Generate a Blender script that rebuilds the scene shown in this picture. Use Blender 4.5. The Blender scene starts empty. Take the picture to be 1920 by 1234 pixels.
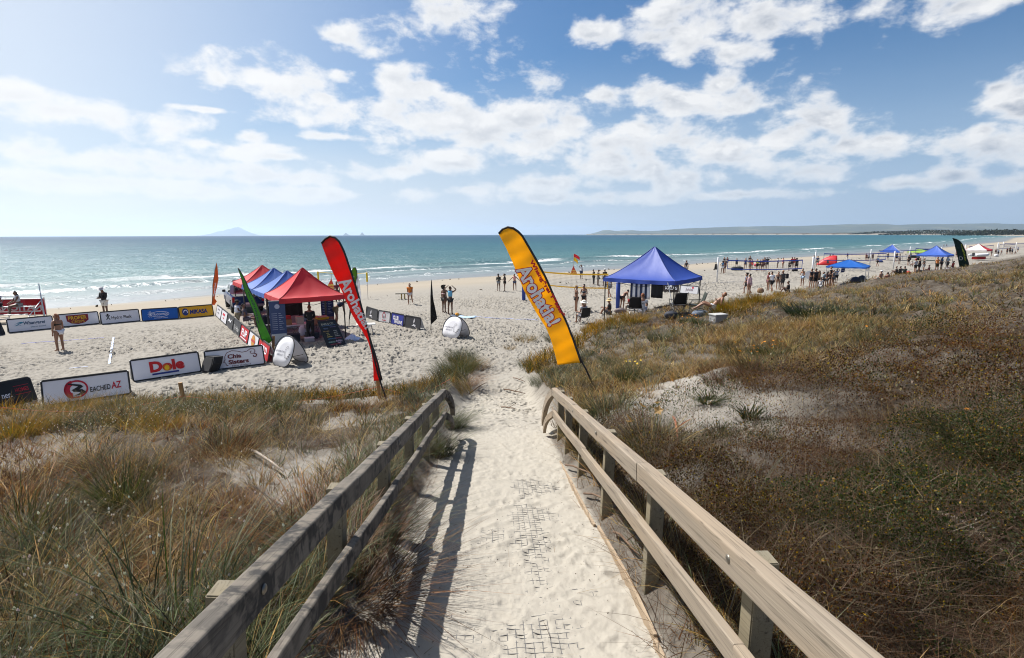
import bpy, bmesh, math, random
import numpy as np
from mathutils import Vector, Matrix

S = bpy.context.scene
COL = S.collection
rng = np.random.default_rng(7)
RD = random.Random(5)
rad = math.radians
W = bpy.data.worlds.new("World"); S.world = W; W.use_nodes = True

# ------------------------------------------------------------------ camera
F = 1000.0
CAM = Vector((0, 0, 4.85))
PITCH = math.atan(177 / F)
CM = Matrix.Rotation(rad(90) - PITCH, 3, 'X') @ Matrix.Rotation(rad(-0.2), 3, 'Z')
cd = bpy.data.cameras.new("camera"); cam = bpy.data.objects.new("camera", cd); COL.objects.link(cam)
cd.sensor_width = 36; cd.lens = 36 * F / 1920; cd.clip_end = 60000; cd.clip_start = .05
cam.matrix_world = Matrix.Translation(CAM) @ CM.to_4x4()
S.camera = cam

def ray(px, py):
    return CM @ Vector(((px - 960) / F, -(py - 617) / F, -1))
def at(px, py, z=0.0):
    d = ray(px, py); t = (z - CAM.z) / d.z
    return CAM + d * t
def atY(px, py, Y):
    d = ray(px, py); return CAM + d * (Y / d.y)

# ------------------------------------------------------------------ numpy noise
def _h(ix, iy, s):
    n = (ix.astype(np.int64) * 374761393 + iy.astype(np.int64) * 668265263 + s * 974634721) & 0x7fffffff
    n = ((n ^ (n >> 13)) * 1274126177) & 0x7fffffff
    return ((n ^ (n >> 16)) & 0xffff) / 65535.0
def vn(x, y, s=0):
    x = np.asarray(x, float); y = np.asarray(y, float)
    fx = np.floor(x); fy = np.floor(y); u = x - fx; v = y - fy
    u = u * u * (3 - 2 * u); v = v * v * (3 - 2 * v)
    a = _h(fx, fy, s); b = _h(fx + 1, fy, s); c = _h(fx, fy + 1, s); d = _h(fx + 1, fy + 1, s)
    return (a * (1 - u) + b * u) * (1 - v) + (c * (1 - u) + d * u) * v
def fbm(x, y, o=4, s=0, g=.5):
    r = 0; a = 1; t = 0
    for k in range(o):
        r = r + a * vn(np.asarray(x) * 2 ** k + 17.3 * k, np.asarray(y) * 2 ** k - 9.1 * k, s + k); t += a; a *= g
    return r / t
def sst(x, a, b):
    t = np.clip((np.asarray(x, float) - a) / (b - a), 0, 1); return t * t * (3 - 2 * t)

# ------------------------------------------------------------------ lie of the land
FOOT = np.array([(-400, -260), (-120, -20), (-60, 8), (-30, 12.5), (-13.6, 14), (-8.4, 15), (-3.6, 15.7), (-1.4, 16.6), (.5, 20), (4, 28), (17, 40.5),
                 (30, 52.5), (54, 69.5), (98, 107), (200, 195), (420, 330), (640, 580), (1000, 880), (1500, 1500), (1500, 2100), (1200, 3200), (700, 5200)], float)
SHORE = np.array([(-420, -300), (-150, -50), (-80, 12), (-42, 44), (-39.8, 45.7), (-36.7, 48.3), (-31.5, 56.3), (-16.5, 68.8), (-8.4, 76), (0, 82.4), (9.3, 89), (24, 100),
                  (43, 117), (75, 141), (110, 168), (152, 201), (231, 277), (330, 366), (600, 650), (900, 930), (1280, 1500), (1330, 2020), (1080, 3050), (560, 5200)], float)
def sdist(pts, poly):
    d = np.full(len(pts), 1e9)
    for a, b in zip(poly[:-1], poly[1:]):
        e = b - a; t = np.clip(((pts - a) @ e) / (e @ e), 0, 1)
        q = pts - a - t[:, None] * e
        d = np.minimum(d, np.sqrt((q * q).sum(1)))
    return d
def inside(pts, poly):
    x, y = pts[:, 0], pts[:, 1]; r = np.zeros(len(pts), bool)
    n = len(poly)
    for i in range(n):
        a = poly[i]; b = poly[(i + 1) % n]
        if a[1] == b[1]: continue
        c = ((a[1] > y) != (b[1] > y)) & (x < (b[0] - a[0]) * (y - a[1]) / (b[1] - a[1]) + a[0])
        r ^= c
    return r
LANDTAIL = np.array([(9000, 9000), (30000, 3000), (30000, -30000), (-30000, -30000), (-30000, -21000)], float)
def signed(pts, poly):
    d = sdist(pts, poly); i = inside(pts, np.vstack([poly, LANDTAIL])); return np.where(i, d, -d)
SEA = -1.0
def beach_z(pts):
    """beach and sea bed: 0 on the dry beach, falling seaward"""
    s = signed(pts, SHORE)
    z = np.where(s > 0, SEA - .05 + 1.05 * sst(s, 0, 24), SEA - .05 - .03 * np.minimum(-s, 150))
    return z, s
# path frame: camera-relative, l across, s along the ramp, h square to it
PA = math.atan(.1946); PY = rad(1.72)
PR = Matrix.Rotation(PY, 3, 'Z') @ Matrix.Rotation(-PA, 3, 'X')
def pp(l, s, h):
    return CAM + PR @ Vector((l, s, -h))
HG = 1.76
def lat(x, y): return x * math.cos(PY) + y * math.sin(PY)      # across the path, camera at 0
def land(pts):
    x, y = pts[:, 0], pts[:, 1]
    bz, s = beach_z(pts)
    d = signed(pts, FOOT)
    far = sst(np.hypot(x, y), 60, 220)
    sl = .195 + .06 * sst(x, 1.2, 9) * sst(y, -5, 6)
    cap = 3.1 + .55 * sst(x, 2, 12)
    dr = np.maximum(d - 1.2 * sst(x, 9, 22), 0); fr = sst(x, 5, 14)
    a = sl * np.maximum(d, 0) * (1 - fr) + fr * .25 * dr * dr / (dr + 2.2) + .22 * sst(d, 0, 2.5) * (1 - fr)
    z = cap - np.log1p(np.exp(np.clip((cap - a) * 2.2, -40, 40))) / 2.2 + np.log1p(np.exp(-2.2 * a)) / 2.2 * 0
    z = np.minimum(np.where(d > 0, np.maximum(z, 0) , 0), a)
    l = lat(x, y); y2 = y * math.cos(PY)
    hum = (fbm(x * .33 + 3, y * .33, 4, 11) - .5) * .55 + (fbm(x * 1.1, y * 1.1, 3, 5) - .5) * .22
    rightb = sst(x, 1.5, 6)
    z = z + hum * sst(d, .2, 3) * (.55 + 1.0 * rightb) * (1 - far)
    # sandy knoll at the right of the ramp, hummock left of the exit
    z += .22 * np.exp(-(((x - 3.6) / 2.2) ** 2 + ((y - 8.6) / 2.4) ** 2))
    z += .5 * np.exp(-(((x + 1.5) / .75) ** 2 + ((y - 15.6) / 1.9) ** 2))
    # the ramp corridor
    gp = CAM.z - HG / math.cos(PA) - .1946 * y2
    w = (1 - sst(np.abs(l - .03), .90, 1.14)) * (1 - sst(y, 9.2, 12.5))
    wR = (1 - sst(np.abs(l - .03), .90, 2.2)) * (1 - sst(y, 9.2, 12.5))
    bank = gp + .17 + .05 * (vn(y * 1.7, x * 2, 3) - .5) + .16 * sst(np.abs(l), 1.1, 2.2)
    z = z * (1 - wR) + bank * wR
    z = z * (1 - w) + (gp + .012 * (fbm(x * 3.1, y * 2.2, 3, 9) - .42) * 1.6) * w
    # trampled sand from the ramp's foot to the beach
    w2 = (1 - sst(np.abs(l - .05 + .12 * np.maximum(y - 9, 0) * 0), .75, 1.5)) * sst(y, 9.2, 12) * (1 - sst(y, 15, 18))
    z = z * (1 - w2) + np.maximum(gp, 0) * w2
    z = np.where(d > 0, np.maximum(z, 0) + bz * 0, 0) + np.where(d > 0, 0, bz)
    veg = sst(d, .1, 1.0)
    veg = veg * (1 - (1 - sst(np.abs(l - .03), 1.0, 1.2)) * (1 - sst(y, 10, 12)))
    veg = veg * (1 - (1 - sst(np.abs(l - .05), .8, 1.5)) * sst(y, 9, 11))
    path = w
    return z, s, d, veg, path, np.maximum(w, w2)
# footprints: a periodic tile of trodden pits
TN, TS = 640, 8.0
def make_tile():
    t = np.zeros((TN, TN)); g = np.arange(-34, 35)
    GX, GY = np.meshgrid(g, g)
    r = np.random.default_rng(21)
    for k in range(1500):
        cx, cy = r.integers(0, TN, 2); an = r.uniform(0, math.pi)
        L = r.uniform(.085, .165) * TN / TS; B = L * r.uniform(.4, .62); dp = r.uniform(.025, .062)
        u = (GX * math.cos(an) + GY * math.sin(an)) / L; v = (-GX * math.sin(an) + GY * math.cos(an)) / B
        q = np.sqrt(u * u + v * v)
        f = -dp * (1 - sst(q, .45, 1.0)) + .45 * dp * np.exp(-((q - 1.18) / .2) ** 2)
        ix = (cx + g) % TN; iy = (cy + g) % TN
        sub = t[np.ix_(iy, ix)]
        t[np.ix_(iy, ix)] = np.where(q < 1.05, f + sub * .35, sub + f)
    return t
TILE = make_tile()
def tsample(x, y):
    u = (x / TS * TN) % TN; v = (y / TS * TN) % TN
    i = np.floor(u).astype(int); j = np.floor(v).astype(int); a = u - i; b = v - j
    i0 = i % TN; j0 = j % TN; i1 = (i + 1) % TN; j1 = (j + 1) % TN
    return (TILE[j0, i0] * (1 - a) + TILE[j0, i1] * a) * (1 - b) + (TILE[j1, i0] * (1 - a) + TILE[j1, i1] * a) * b
def trod(x, y):
    a = tsample(x, y); c, s = math.cos(.65), math.sin(.65)
    b = tsample((x * c + y * s) * .83 + 3.1, (y * c - x * s) * .83)
    m = sst(fbm(x * .21, y * .21, 2, 31), .42, .58)
    return a * (1 - m) + b * m + .35 * np.minimum(a, b)
def surf(P):
    z, s, d, veg, path, sw = land(P)
    r_ = np.hypot(P[:, 0], P[:, 1])
    tro = sst(s, 20, 34) * (1 - sst(d, -.5, 2.2)) + sst(P[:, 1], 8.6, 10.5) * sw * 1.0
    tro = np.clip(tro, 0, 1) * (.38 + .72 * sst(fbm(P[:, 0] * .22 + .1 * P[:, 1], P[:, 1] * .16, 3, 41), .36, .6))
    amp = tro * 1.75 * (1 - .45 * (1 - sst(P[:, 1], 11, 16))) + (.24 * veg) * (1 - tro) + .20 * path * (1 - sst(P[:, 1], 8.2, 9.2))
    z = z + trod(P[:, 0], P[:, 1]) * amp * (1 - sst(r_, 70, 140))
    z = z + (fbm(P[:, 0] * 6, P[:, 1] * 6, 3, 77) - .5) * .055 * np.clip(amp, 0, .9) * (1 - sst(r_, 25, 60))
    z = z + (fbm(P[:, 0] * 16, P[:, 1] * 13, 3, 78) - .5) * .022 * path * (1 - sst(r_, 8, 14)) * (.4 + 1.2 * vn(P[:, 0] * 2, P[:, 1] * 2, 79))
    return z, s, d, veg, path, sw, tro
def ground_z(x, y, fine=False):
    p = np.array([[x, y]], float); return float(land(p)[0][0])
def on(px, py, z0=0.0):
    """point of the terrain seen at that spot of the picture (marched)"""
    d = ray(px, py)
    ts = np.geomspace(1.0, 400, 1600); p = np.array([[d.x * t, d.y * t] for t in ts])
    z = land(p)[0]; zr = CAM.z + d.z * ts
    k = np.argmax(zr < z)
    if zr[k] >= z[k]: k = len(ts) - 1
    return Vector((p[k, 0], p[k, 1], z[k]))

# ------------------------------------------------------------------ scene helpers
def tag(o, label=None, cat=None, group=None, kind=None):
    if label: o['label'] = label
    if cat: o['category'] = cat
    if group: o['group'] = group
    if kind: o['kind'] = kind
    return o
def thing(name, label, cat, loc=(0, 0, 0), rz=0.0, group=None):
    o = bpy.data.objects.new(name, None); COL.objects.link(o); o.location = loc; o.rotation_euler = (0, 0, rz)
    o.empty_display_size = .2
    return tag(o, label, cat, group)
def link(name, me, mat=None, parent=None, smooth=False):
    o = bpy.data.objects.new(name, me); COL.objects.link(o)
    if mat is not None:
        for m in (mat if isinstance(mat, (list, tuple)) else [mat]): me.materials.append(m)
    if parent is not None: o.parent = parent
    if smooth: me.polygons.foreach_set('use_smooth', [True] * len(me.polygons))
    return o
def mesh(name, v, f, mat=None, parent=None, smooth=False):
    me = bpy.data.meshes.new(name); me.from_pydata([tuple(q) for q in v], [], f); me.update()
    return link(name, me, mat, parent, smooth)
def np_mesh(name, verts, loops, starts, mat=None, parent=None, smooth=True, attrs=()):
    me = bpy.data.meshes.new(name)
    me.vertices.add(len(verts)); me.vertices.foreach_set('co', np.asarray(verts, np.float32).ravel())
    me.loops.add(len(loops)); me.loops.foreach_set('vertex_index', np.asarray(loops, np.int32))
    me.polygons.add(len(starts)); me.polygons.foreach_set('loop_start', np.asarray(starts, np.int32))
    if smooth: me.polygons.foreach_set('use_smooth', np.ones(len(starts), bool))
    for an, typ, val in attrs:
        a = me.attributes.new(an, typ, 'POINT')
        a.data.foreach_set('value' if typ == 'FLOAT' else 'color', np.asarray(val, np.float32).ravel())
    me.update(calc_edges=True)
    return link(name, me, mat, parent)
class MB:
    """collects boxes, bars, tubes and lathes into one mesh"""
    def __init__(s): s.v = []; s.f = []
    def add(s, v, f):
        n = len(s.v); s.v += [Vector(q) for q in v]; s.f += [tuple(i + n for i in q) for q in f]; return s
    def box(s, c, size, M=None, bev=0):
        bm = bmesh.new(); bmesh.ops.create_cube(bm, size=1)
        for q in bm.verts: q.co = Vector((q.co.x * size[0], q.co.y * size[1], q.co.z * size[2]))
        if bev: bmesh.ops.bevel(bm, geom=bm.edges[:], offset=bev, segments=2, affect='EDGES', profile=.6)
        bm.verts.index_update()
        M = M or Matrix.Identity(3)
        s.add([M @ q.co + Vector(c) for q in bm.verts], [[q.index for q in f.verts] for f in bm.faces]); bm.free(); return s
    def tube(s, pts, r, n=8, cap=True):
        pts = [Vector(p) for p in pts]; rs = r if isinstance(r, (list, tuple)) else [r] * len(pts)
        v = []; f = []; up = None
        for i, p in enumerate(pts):
            t = (pts[min(i + 1, len(pts) - 1)] - pts[max(i - 1, 0)]).normalized()
            if up is None: up = t.orthogonal().normalized()
            a = (up - t * up.dot(t)); a = a.normalized() if a.length > 1e-6 else t.orthogonal().normalized(); up = a
            b = t.cross(a)
            for k in range(n):
                q = 2 * math.pi * k / n; v.append(p + (a * math.cos(q) + b * math.sin(q)) * rs[i])
        for i in range(len(pts) - 1):
            for k in range(n): f.append((i * n + k, i * n + (k + 1) % n, (i + 1) * n + (k + 1) % n, (i + 1) * n + k))
        if cap: f.append(tuple(range(n - 1, -1, -1))); f.append(tuple((len(pts) - 1) * n + k for k in range(n)))
        return s.add(v, f)
    def lathe(s, prof, c=(0, 0, 0), n=16, M=None):
        M = M or Matrix.Identity(3); v = []; f = []
        for r, z in prof:
            for k in range(n):
                q = 2 * math.pi * k / n; v.append(Vector(c) + M @ Vector((r * math.cos(q), r * math.sin(q), z)))
        m = len(prof)
        for i in range(m - 1):
            for k in range(n): f.append((i * n + k, i * n + (k + 1) % n, (i + 1) * n + (k + 1) % n, (i + 1) * n + k))
        f.append(tuple(range(n - 1, -1, -1))); f.append(tuple((m - 1) * n + k for k in range(n)))
        return s.add(v, f)
    def prism(s, poly, a, b):
        """poly: 2-D outline, a(u,v)->3-D front, b(u,v)->3-D back"""
        n = len(poly); v = [a(*p) for p in poly] + [b(*p) for p in poly]
        f = [tuple(range(n)), tuple(range(2 * n - 1, n - 1, -1))] + [(i, i + n, (i + 1) % n + n, (i + 1) % n) for i in range(n)]
        return s.add(v, f)
    def build(s, name, mat, parent=None, smooth=False): return mesh(name, s.v, s.f, mat, parent, smooth)

# ------------------------------------------------------------------ materials
def nd(nt, typ, **kw):
    n = nt.nodes.new(typ)
    for k, v in kw.items():
        if k == 'inp':
            for a, b in v.items():
                if hasattr(b, 'is_output'): nt.links.new(b, n.inputs[a])
                else: n.inputs[a].default_value = b
        else: setattr(n, k, v)
    return n
def mix(nt, fac, a, b, typ='RGBA', blend='MIX'):
    n = nt.nodes.new('ShaderNodeMix'); n.data_type = typ
    if typ == 'RGBA': n.blend_type = blend
    ix = {'RGBA': (6, 7, 2), 'FLOAT': (2, 3, 0)}[typ]
    for i, val in ((0, fac), (ix[0], a), (ix[1], b)):
        if hasattr(val, 'is_output'): nt.links.new(val, n.inputs[i])
        elif i and typ == 'RGBA' and len(val) == 3: n.inputs[i].default_value = (*val, 1)
        else: n.inputs[i].default_value = val
    return n.outputs[ix[2]]
def ramp(nt, x, *st, interp='LINEAR'):
    n = nt.nodes.new('ShaderNodeValToRGB'); e = n.color_ramp.elements; n.color_ramp.interpolation = interp
    while len(e) < len(st): e.new(.5)
    for i, (p, c) in enumerate(st):
        e[i].position = p; c = (c, c, c) if not hasattr(c, '__len__') else c
        e[i].color = (*c, 1)
    nt.links.new(x, n.inputs[0]); return n.outputs[0]
def mth(nt, op, a, b=None, c=None, clamp=False):
    n = nt.nodes.new('ShaderNodeMath'); n.operation = op; n.use_clamp = clamp
    for i, q in enumerate((a, b, c)):
        if q is None: continue
        if hasattr(q, 'is_output'): nt.links.new(q, n.inputs[i])
        else: n.inputs[i].default_value = q
    return n.outputs[0]
def noise(nt, vec, scale, detail=4, rough=.5, dist=0.0, dim='3D'):
    n = nd(nt, 'ShaderNodeTexNoise', noise_dimensions=dim)
    n.inputs['Scale'].default_value = scale; n.inputs['Detail'].default_value = detail; n.inputs['Roughness'].default_value = rough; n.inputs['Distortion'].default_value = dist
    if vec is not None: nt.links.new(vec, n.inputs['Vector'])
    return n.outputs['Fac']
def attr(nt, name, fac=True):
    n = nd(nt, 'ShaderNodeAttribute', attribute_name=name); return n.outputs['Fac' if fac else 'Color']
def new_mat(name):
    m = bpy.data.materials.new(name); m.use_nodes = True; nt = m.node_tree
    return m, nt, nt.nodes['Principled BSDF']
def bump(nt, b, h, strength=.5, dist=.01):
    n = nd(nt, 'ShaderNodeBump'); n.inputs['Strength'].default_value = strength; n.inputs['Distance'].default_value = dist
    nt.links.new(h, n.inputs['Height']); nt.links.new(n.outputs[0], b.inputs['Normal'])
_mc = {}
def plain(name, col, rough=.6, metal=0.0, var=.12, scale=9.0, trans=0.0, bmp=0.0):
    """a real-world colour with a little procedural unevenness; trans = thin cloth that lets light through"""
    key = (name,)
    if key in _mc: return _mc[key]
    m, nt, b = new_mat(name)
    tc = nd(nt, 'ShaderNodeTexCoord').outputs['Object']
    n = noise(nt, tc, scale, 3)
    c = mix(nt, n, tuple(q * (1 - var) for q in col), tuple(min(1, q * (1 + var)) for q in col))
    nt.links.new(c, b.inputs['Base Color']); b.inputs['Roughness'].default_value = rough; b.inputs['Metallic'].default_value = metal
    if bmp: bump(nt, b, n, bmp, .02)
    if trans:
        t = nd(nt, 'ShaderNodeBsdfTranslucent'); nt.links.new(c, t.inputs[0])
        ms = nd(nt, 'ShaderNodeMixShader'); ms.inputs[0].default_value = trans
        nt.links.new(b.outputs[0], ms.inputs[1]); nt.links.new(t.outputs[0], ms.inputs[2])
        nt.links.new(ms.outputs[0], nt.nodes['Material Output'].inputs[0])
    _mc[key] = m; return m
# ================================================================== light and sky
SAZ, SEL = rad(-52), rad(52)          # sun: to the left of the view, fairly high
sd = Vector((math.sin(SAZ) * math.cos(SEL), math.cos(SAZ) * math.cos(SEL), math.sin(SEL)))
sl = bpy.data.lights.new("sun", 'SUN'); sl.energy = 5.0; sl.angle = rad(.53); sl.color = (1, .955, .89)
so = bpy.data.objects.new("sun", sl); COL.objects.link(so); so.rotation_euler = sd.to_track_quat('Z', 'Y').to_euler(); so.location = (-30, 20, 60)
S.view_settings.view_transform = 'Standard'; S.view_settings.look = 'None'; S.view_settings.exposure = .7; S.view_settings.gamma = 1
S.cycles.max_bounces = 6; S.cycles.diffuse_bounces = 3; S.cycles.glossy_bounces = 3; S.cycles.transmission_bounces = 3; S.cycles.transparent_max_bounces = 6
S.cycles.volume_bounces = 2; S.cycles.use_denoising = True; S.cycles.filter_width = 1.05; S.cycles.sample_clamp_indirect = 6
S.cycles.caustics_reflective = False; S.cycles.caustics_refractive = False

nt = W.node_tree; nt.nodes.clear()
out = nd(nt, 'ShaderNodeOutputWorld')
sky = nd(nt, 'ShaderNodeTexSky', sky_type='NISHITA', sun_disc=False, sun_elevation=SEL, sun_rotation=SAZ, air_density=1.15, dust_density=.35, ozone_density=3.0, altitude=5)
skc = mix(nt, 1.0, sky.outputs[0], (.60, .86, 1.08), blend='MULTIPLY')
bg1 = nd(nt, 'ShaderNodeBackground', inp={'Color': skc, 'Strength': .053})
dirn = nd(nt, 'ShaderNodeTexCoord').outputs['Generated']
sep = nd(nt, 'ShaderNodeSeparateXYZ', inp={0: dirn})
az = mth(nt, 'ARCTAN2', sep.outputs[0], sep.outputs[1]); el = mth(nt, 'ARCSINE', sep.outputs[2])
ae = nd(nt, 'ShaderNodeCombineXYZ', inp={0: az, 1: el, 2: 0.0}).outputs[0]
CL = [(660, 78, 58, 26), (625, 66, 26, 10), (700, 95, 25, 14), (855, 35, 92, 42), (470, 135, 75, 30), (560, 165, 85, 36), (610, 185, 40, 24), (410, 150, 18, 18), (640, 145, 24, 14),
      (740, 145, 48, 20), (790, 165, 60, 30), (700, 215, 140, 30), (830, 225, 120, 55), (900, 250, 90, 50), (985, 225, 60, 42), (1010, 260, 65, 40), (1075, 225, 60, 38),
      (850, 300, 90, 25), (750, 318, 42, 15), (880, 355, 34, 11), (1015, 155, 40, 22), (1110, 64, 42, 22), (1330, 40, 110, 55), (1290, 15, 80, 40), (1440, 40, 150, 42), (1385, 95, 80, 22), (1225, 72, 38, 18),
      (1140, 178, 50, 16), (1200, 176, 55, 26), (1275, 185, 75, 30), (1345, 160, 36, 26), (1410, 185, 60, 26), (1150, 300, 85, 36), (1130, 270, 50, 20), (1200, 235, 40, 22), (1290, 262, 70, 34), (1360, 280, 90, 34),
      (1470, 250, 80, 34), (1545, 220, 55, 36), (1560, 275, 90, 30), (1660, 265, 48, 28), (1530, 318, 85, 22), (1290, 335, 70, 26), (1200, 320, 80, 20), (1700, 345, 90, 14),
      (1800, 8, 130, 32), (1900, 195, 75, 40), (1865, 165, 40, 16), (1870, 275, 85, 42), (1850, 245, 50, 20), (1790, 330, 60, 16), (1900, 340, 80, 18),
      (30, 178, 75, 24), (110, 205, 110, 24), (210, 222, 120, 25), (310, 240, 80, 26), (380, 268, 60, 16), (450, 282, 75, 15), (520, 292, 40, 7), (470, 258, 30, 10), (620, 255, 50, 8), (380, 205, 50, 4),
      (60, 285, 130, 22), (200, 300, 170, 22), (330, 318, 170, 18), (520, 330, 150, 14), (660, 325, 55, 16), (150, 340, 330, 16), (420, 360, 300, 14), (1020, 345, 120, 16), (1100, 370, 160, 12), (1400, 365, 130, 10)]
def wang(px, py):
    d = ray(px, py).normalized(); return math.atan2(d.x, d.y), math.asin(d.z)
fld = None
for (px, py, rx, ry) in CL:
    a, e = wang(px, py); a2, e2 = wang(px + rx, py); a3, e3 = wang(px, py - ry)
    ia = 1 / max(.004, abs(a2 - a)); ie = 1 / max(.004, abs(e3 - e))
    v = nd(nt, 'ShaderNodeVectorMath', operation='MULTIPLY_ADD', inp={0: ae, 1: (ia, ie, 0), 2: (-a * ia, -e * ie, 0)}).outputs[0]
    L = nd(nt, 'ShaderNodeVectorMath', operation='LENGTH', inp={0: v}).outputs['Value']
    if fld is None: fld = L
    else:
        n = nd(nt, 'ShaderNodeMath', operation='SMOOTH_MIN', inp={0: fld, 1: L, 2: .35}); fld = n.outputs[0]
def cloud_noise(off):
    v = nd(nt, 'ShaderNodeVectorMath', operation='MULTIPLY_ADD', inp={0: ae, 1: (1, 1.7, 1), 2: off}).outputs[0]
    return noise(nt, v, 13.0, 8, .58, .15)
n0 = cloud_noise((0, 0, .3)); n1 = cloud_noise((-.012, .03, .3))
# fair-weather cumulus where the blobs are; the low air thickens to the left, towards the sun
dens = mth(nt, 'ADD', mth(nt, 'SUBTRACT', 1.2, fld), mth(nt, 'MULTIPLY', mth(nt, 'SUBTRACT', n0, .5), 5.0))
m0 = nd(nt, 'ShaderNodeMapRange', interpolation_type='SMOOTHSTEP', inp={0: dens, 1: -.34, 2: .82, 3: 0.0, 4: 1.0}).outputs[0]
core = nd(nt, 'ShaderNodeMapRange', interpolation_type='SMOOTHSTEP', inp={0: dens, 1: .2, 2: 1.3, 3: 0.0, 4: 1.0}).outputs[0]
relief = mth(nt, 'MULTIPLY_ADD', mth(nt, 'SUBTRACT', n0, n1), 4.6, .30, clamp=True)
grey = mth(nt, 'MULTIPLY', core, mth(nt, 'MULTIPLY_ADD', relief, -.75, .85, clamp=True), clamp=True)
right = nd(nt, 'ShaderNodeMapRange', inp={0: az, 1: -.45, 2: .6, 3: 0.22, 4: 1.15}).outputs[0]
ccol = mix(nt, mth(nt, 'MULTIPLY', grey, right), (1.0, 1.0, 1.0), (.42, .47, .56))
fade = nd(nt, 'ShaderNodeMapRange', inp={0: el, 1: 0.0, 2: .14, 3: .35, 4: 1.0}).outputs[0]
bg2 = nd(nt, 'ShaderNodeBackground', inp={'Color': ccol, 'Strength': .60})
ms = nd(nt, 'ShaderNodeMixShader', inp={0: mth(nt, 'MULTIPLY', mth(nt, 'MULTIPLY', m0, fade), .96), 1: bg1.outputs[0], 2: bg2.outputs[0]})
# thin high veil, whiter towards the sun
veil_el = nd(nt, 'ShaderNodeMapRange', interpolation_type='SMOOTHSTEP', inp={0: el, 1: 0.0, 2: .32, 3: 1.0, 4: 0.0}).outputs[0]
veil_az = nd(nt, 'ShaderNodeMapRange', interpolation_type='SMOOTHSTEP', inp={0: az, 1: -.85, 2: .7, 3: 1.0, 4: .95}).outputs[0]
sv = nd(nt, 'ShaderNodeVectorMath', operation='MULTIPLY', inp={0: ae, 1: (1.0, 5.5, 1)}).outputs[0]
vn_ = noise(nt, sv, 5.0, 6, .6, .4)
veil = mth(nt, 'MULTIPLY', mth(nt, 'MULTIPLY', veil_el, veil_az), nd(nt, 'ShaderNodeMapRange', inp={0: vn_, 1: .3, 2: .7, 3: .9, 4: 1.0}).outputs[0])
top_az = nd(nt, 'ShaderNodeMapRange', interpolation_type='SMOOTHSTEP', inp={0: az, 1: -.95, 2: .15, 3: .80, 4: 0.0}).outputs[0]
vf = mth(nt, 'MAXIMUM', veil, top_az)
vcol = mix(nt, nd(nt, 'ShaderNodeMapRange', inp={0: az, 1: -.7, 2: .6, 3: 0.0, 4: 1.0}).outputs[0], (.88, .925, .98), (.43, .56, .76))
bg3 = nd(nt, 'ShaderNodeBackground', inp={'Color': vcol, 'Strength': .605})
ms2 = nd(nt, 'ShaderNodeMixShader', inp={0: vf, 1: bg1.outputs[0], 2: bg3.outputs[0]})
ms.inputs[1].default_value if False else nt.links.new(ms2.outputs[0], ms.inputs[1])
nt.links.new(ms.outputs[0], out.inputs[0])

# ================================================================== people
DG = bpy.context.evaluated_depsgraph_get
def skin_mesh(name, joints, edges, radii, root=0, sub=1, smooth=True):
    """one continuous surface grown round a skeleton"""
    me = bpy.data.meshes.new(name + "_skeleton"); me.from_pydata([tuple(j) for j in joints], edges, []); me.update()
    o = bpy.data.objects.new(name, me); COL.objects.link(o)
    o.modifiers.new("skin", 'SKIN')
    if not me.skin_vertices: me.attributes.new('x', 'FLOAT', 'POINT')
    sv = me.skin_vertices[0].data if me.skin_vertices else None
    if sv is None: raise RuntimeError("no skin layer")
    for i, r in enumerate(radii): sv[i].radius = r if isinstance(r, tuple) else (r, r); sv[i].use_root = (i == root)
    if sub: m = o.modifiers.new("sub", 'SUBSURF'); m.levels = sub; m.render_levels = sub
    dg = DG(); ev = o.evaluated_get(dg); r = bpy.data.meshes.new_from_object(ev, depsgraph=dg)
    bpy.data.objects.remove(o); bpy.data.meshes.remove(me); r.name = name
    if smooth: r.polygons.foreach_set('use_smooth', [True] * len(r.polygons))
    return r
D_ = ((.14, .02, -1), (.02, .12, -1)); LG = ((.02, .02, -1), (0, -.03, -1))
def mir(p): return tuple((-x, y, z) for x, y, z in p)
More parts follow.
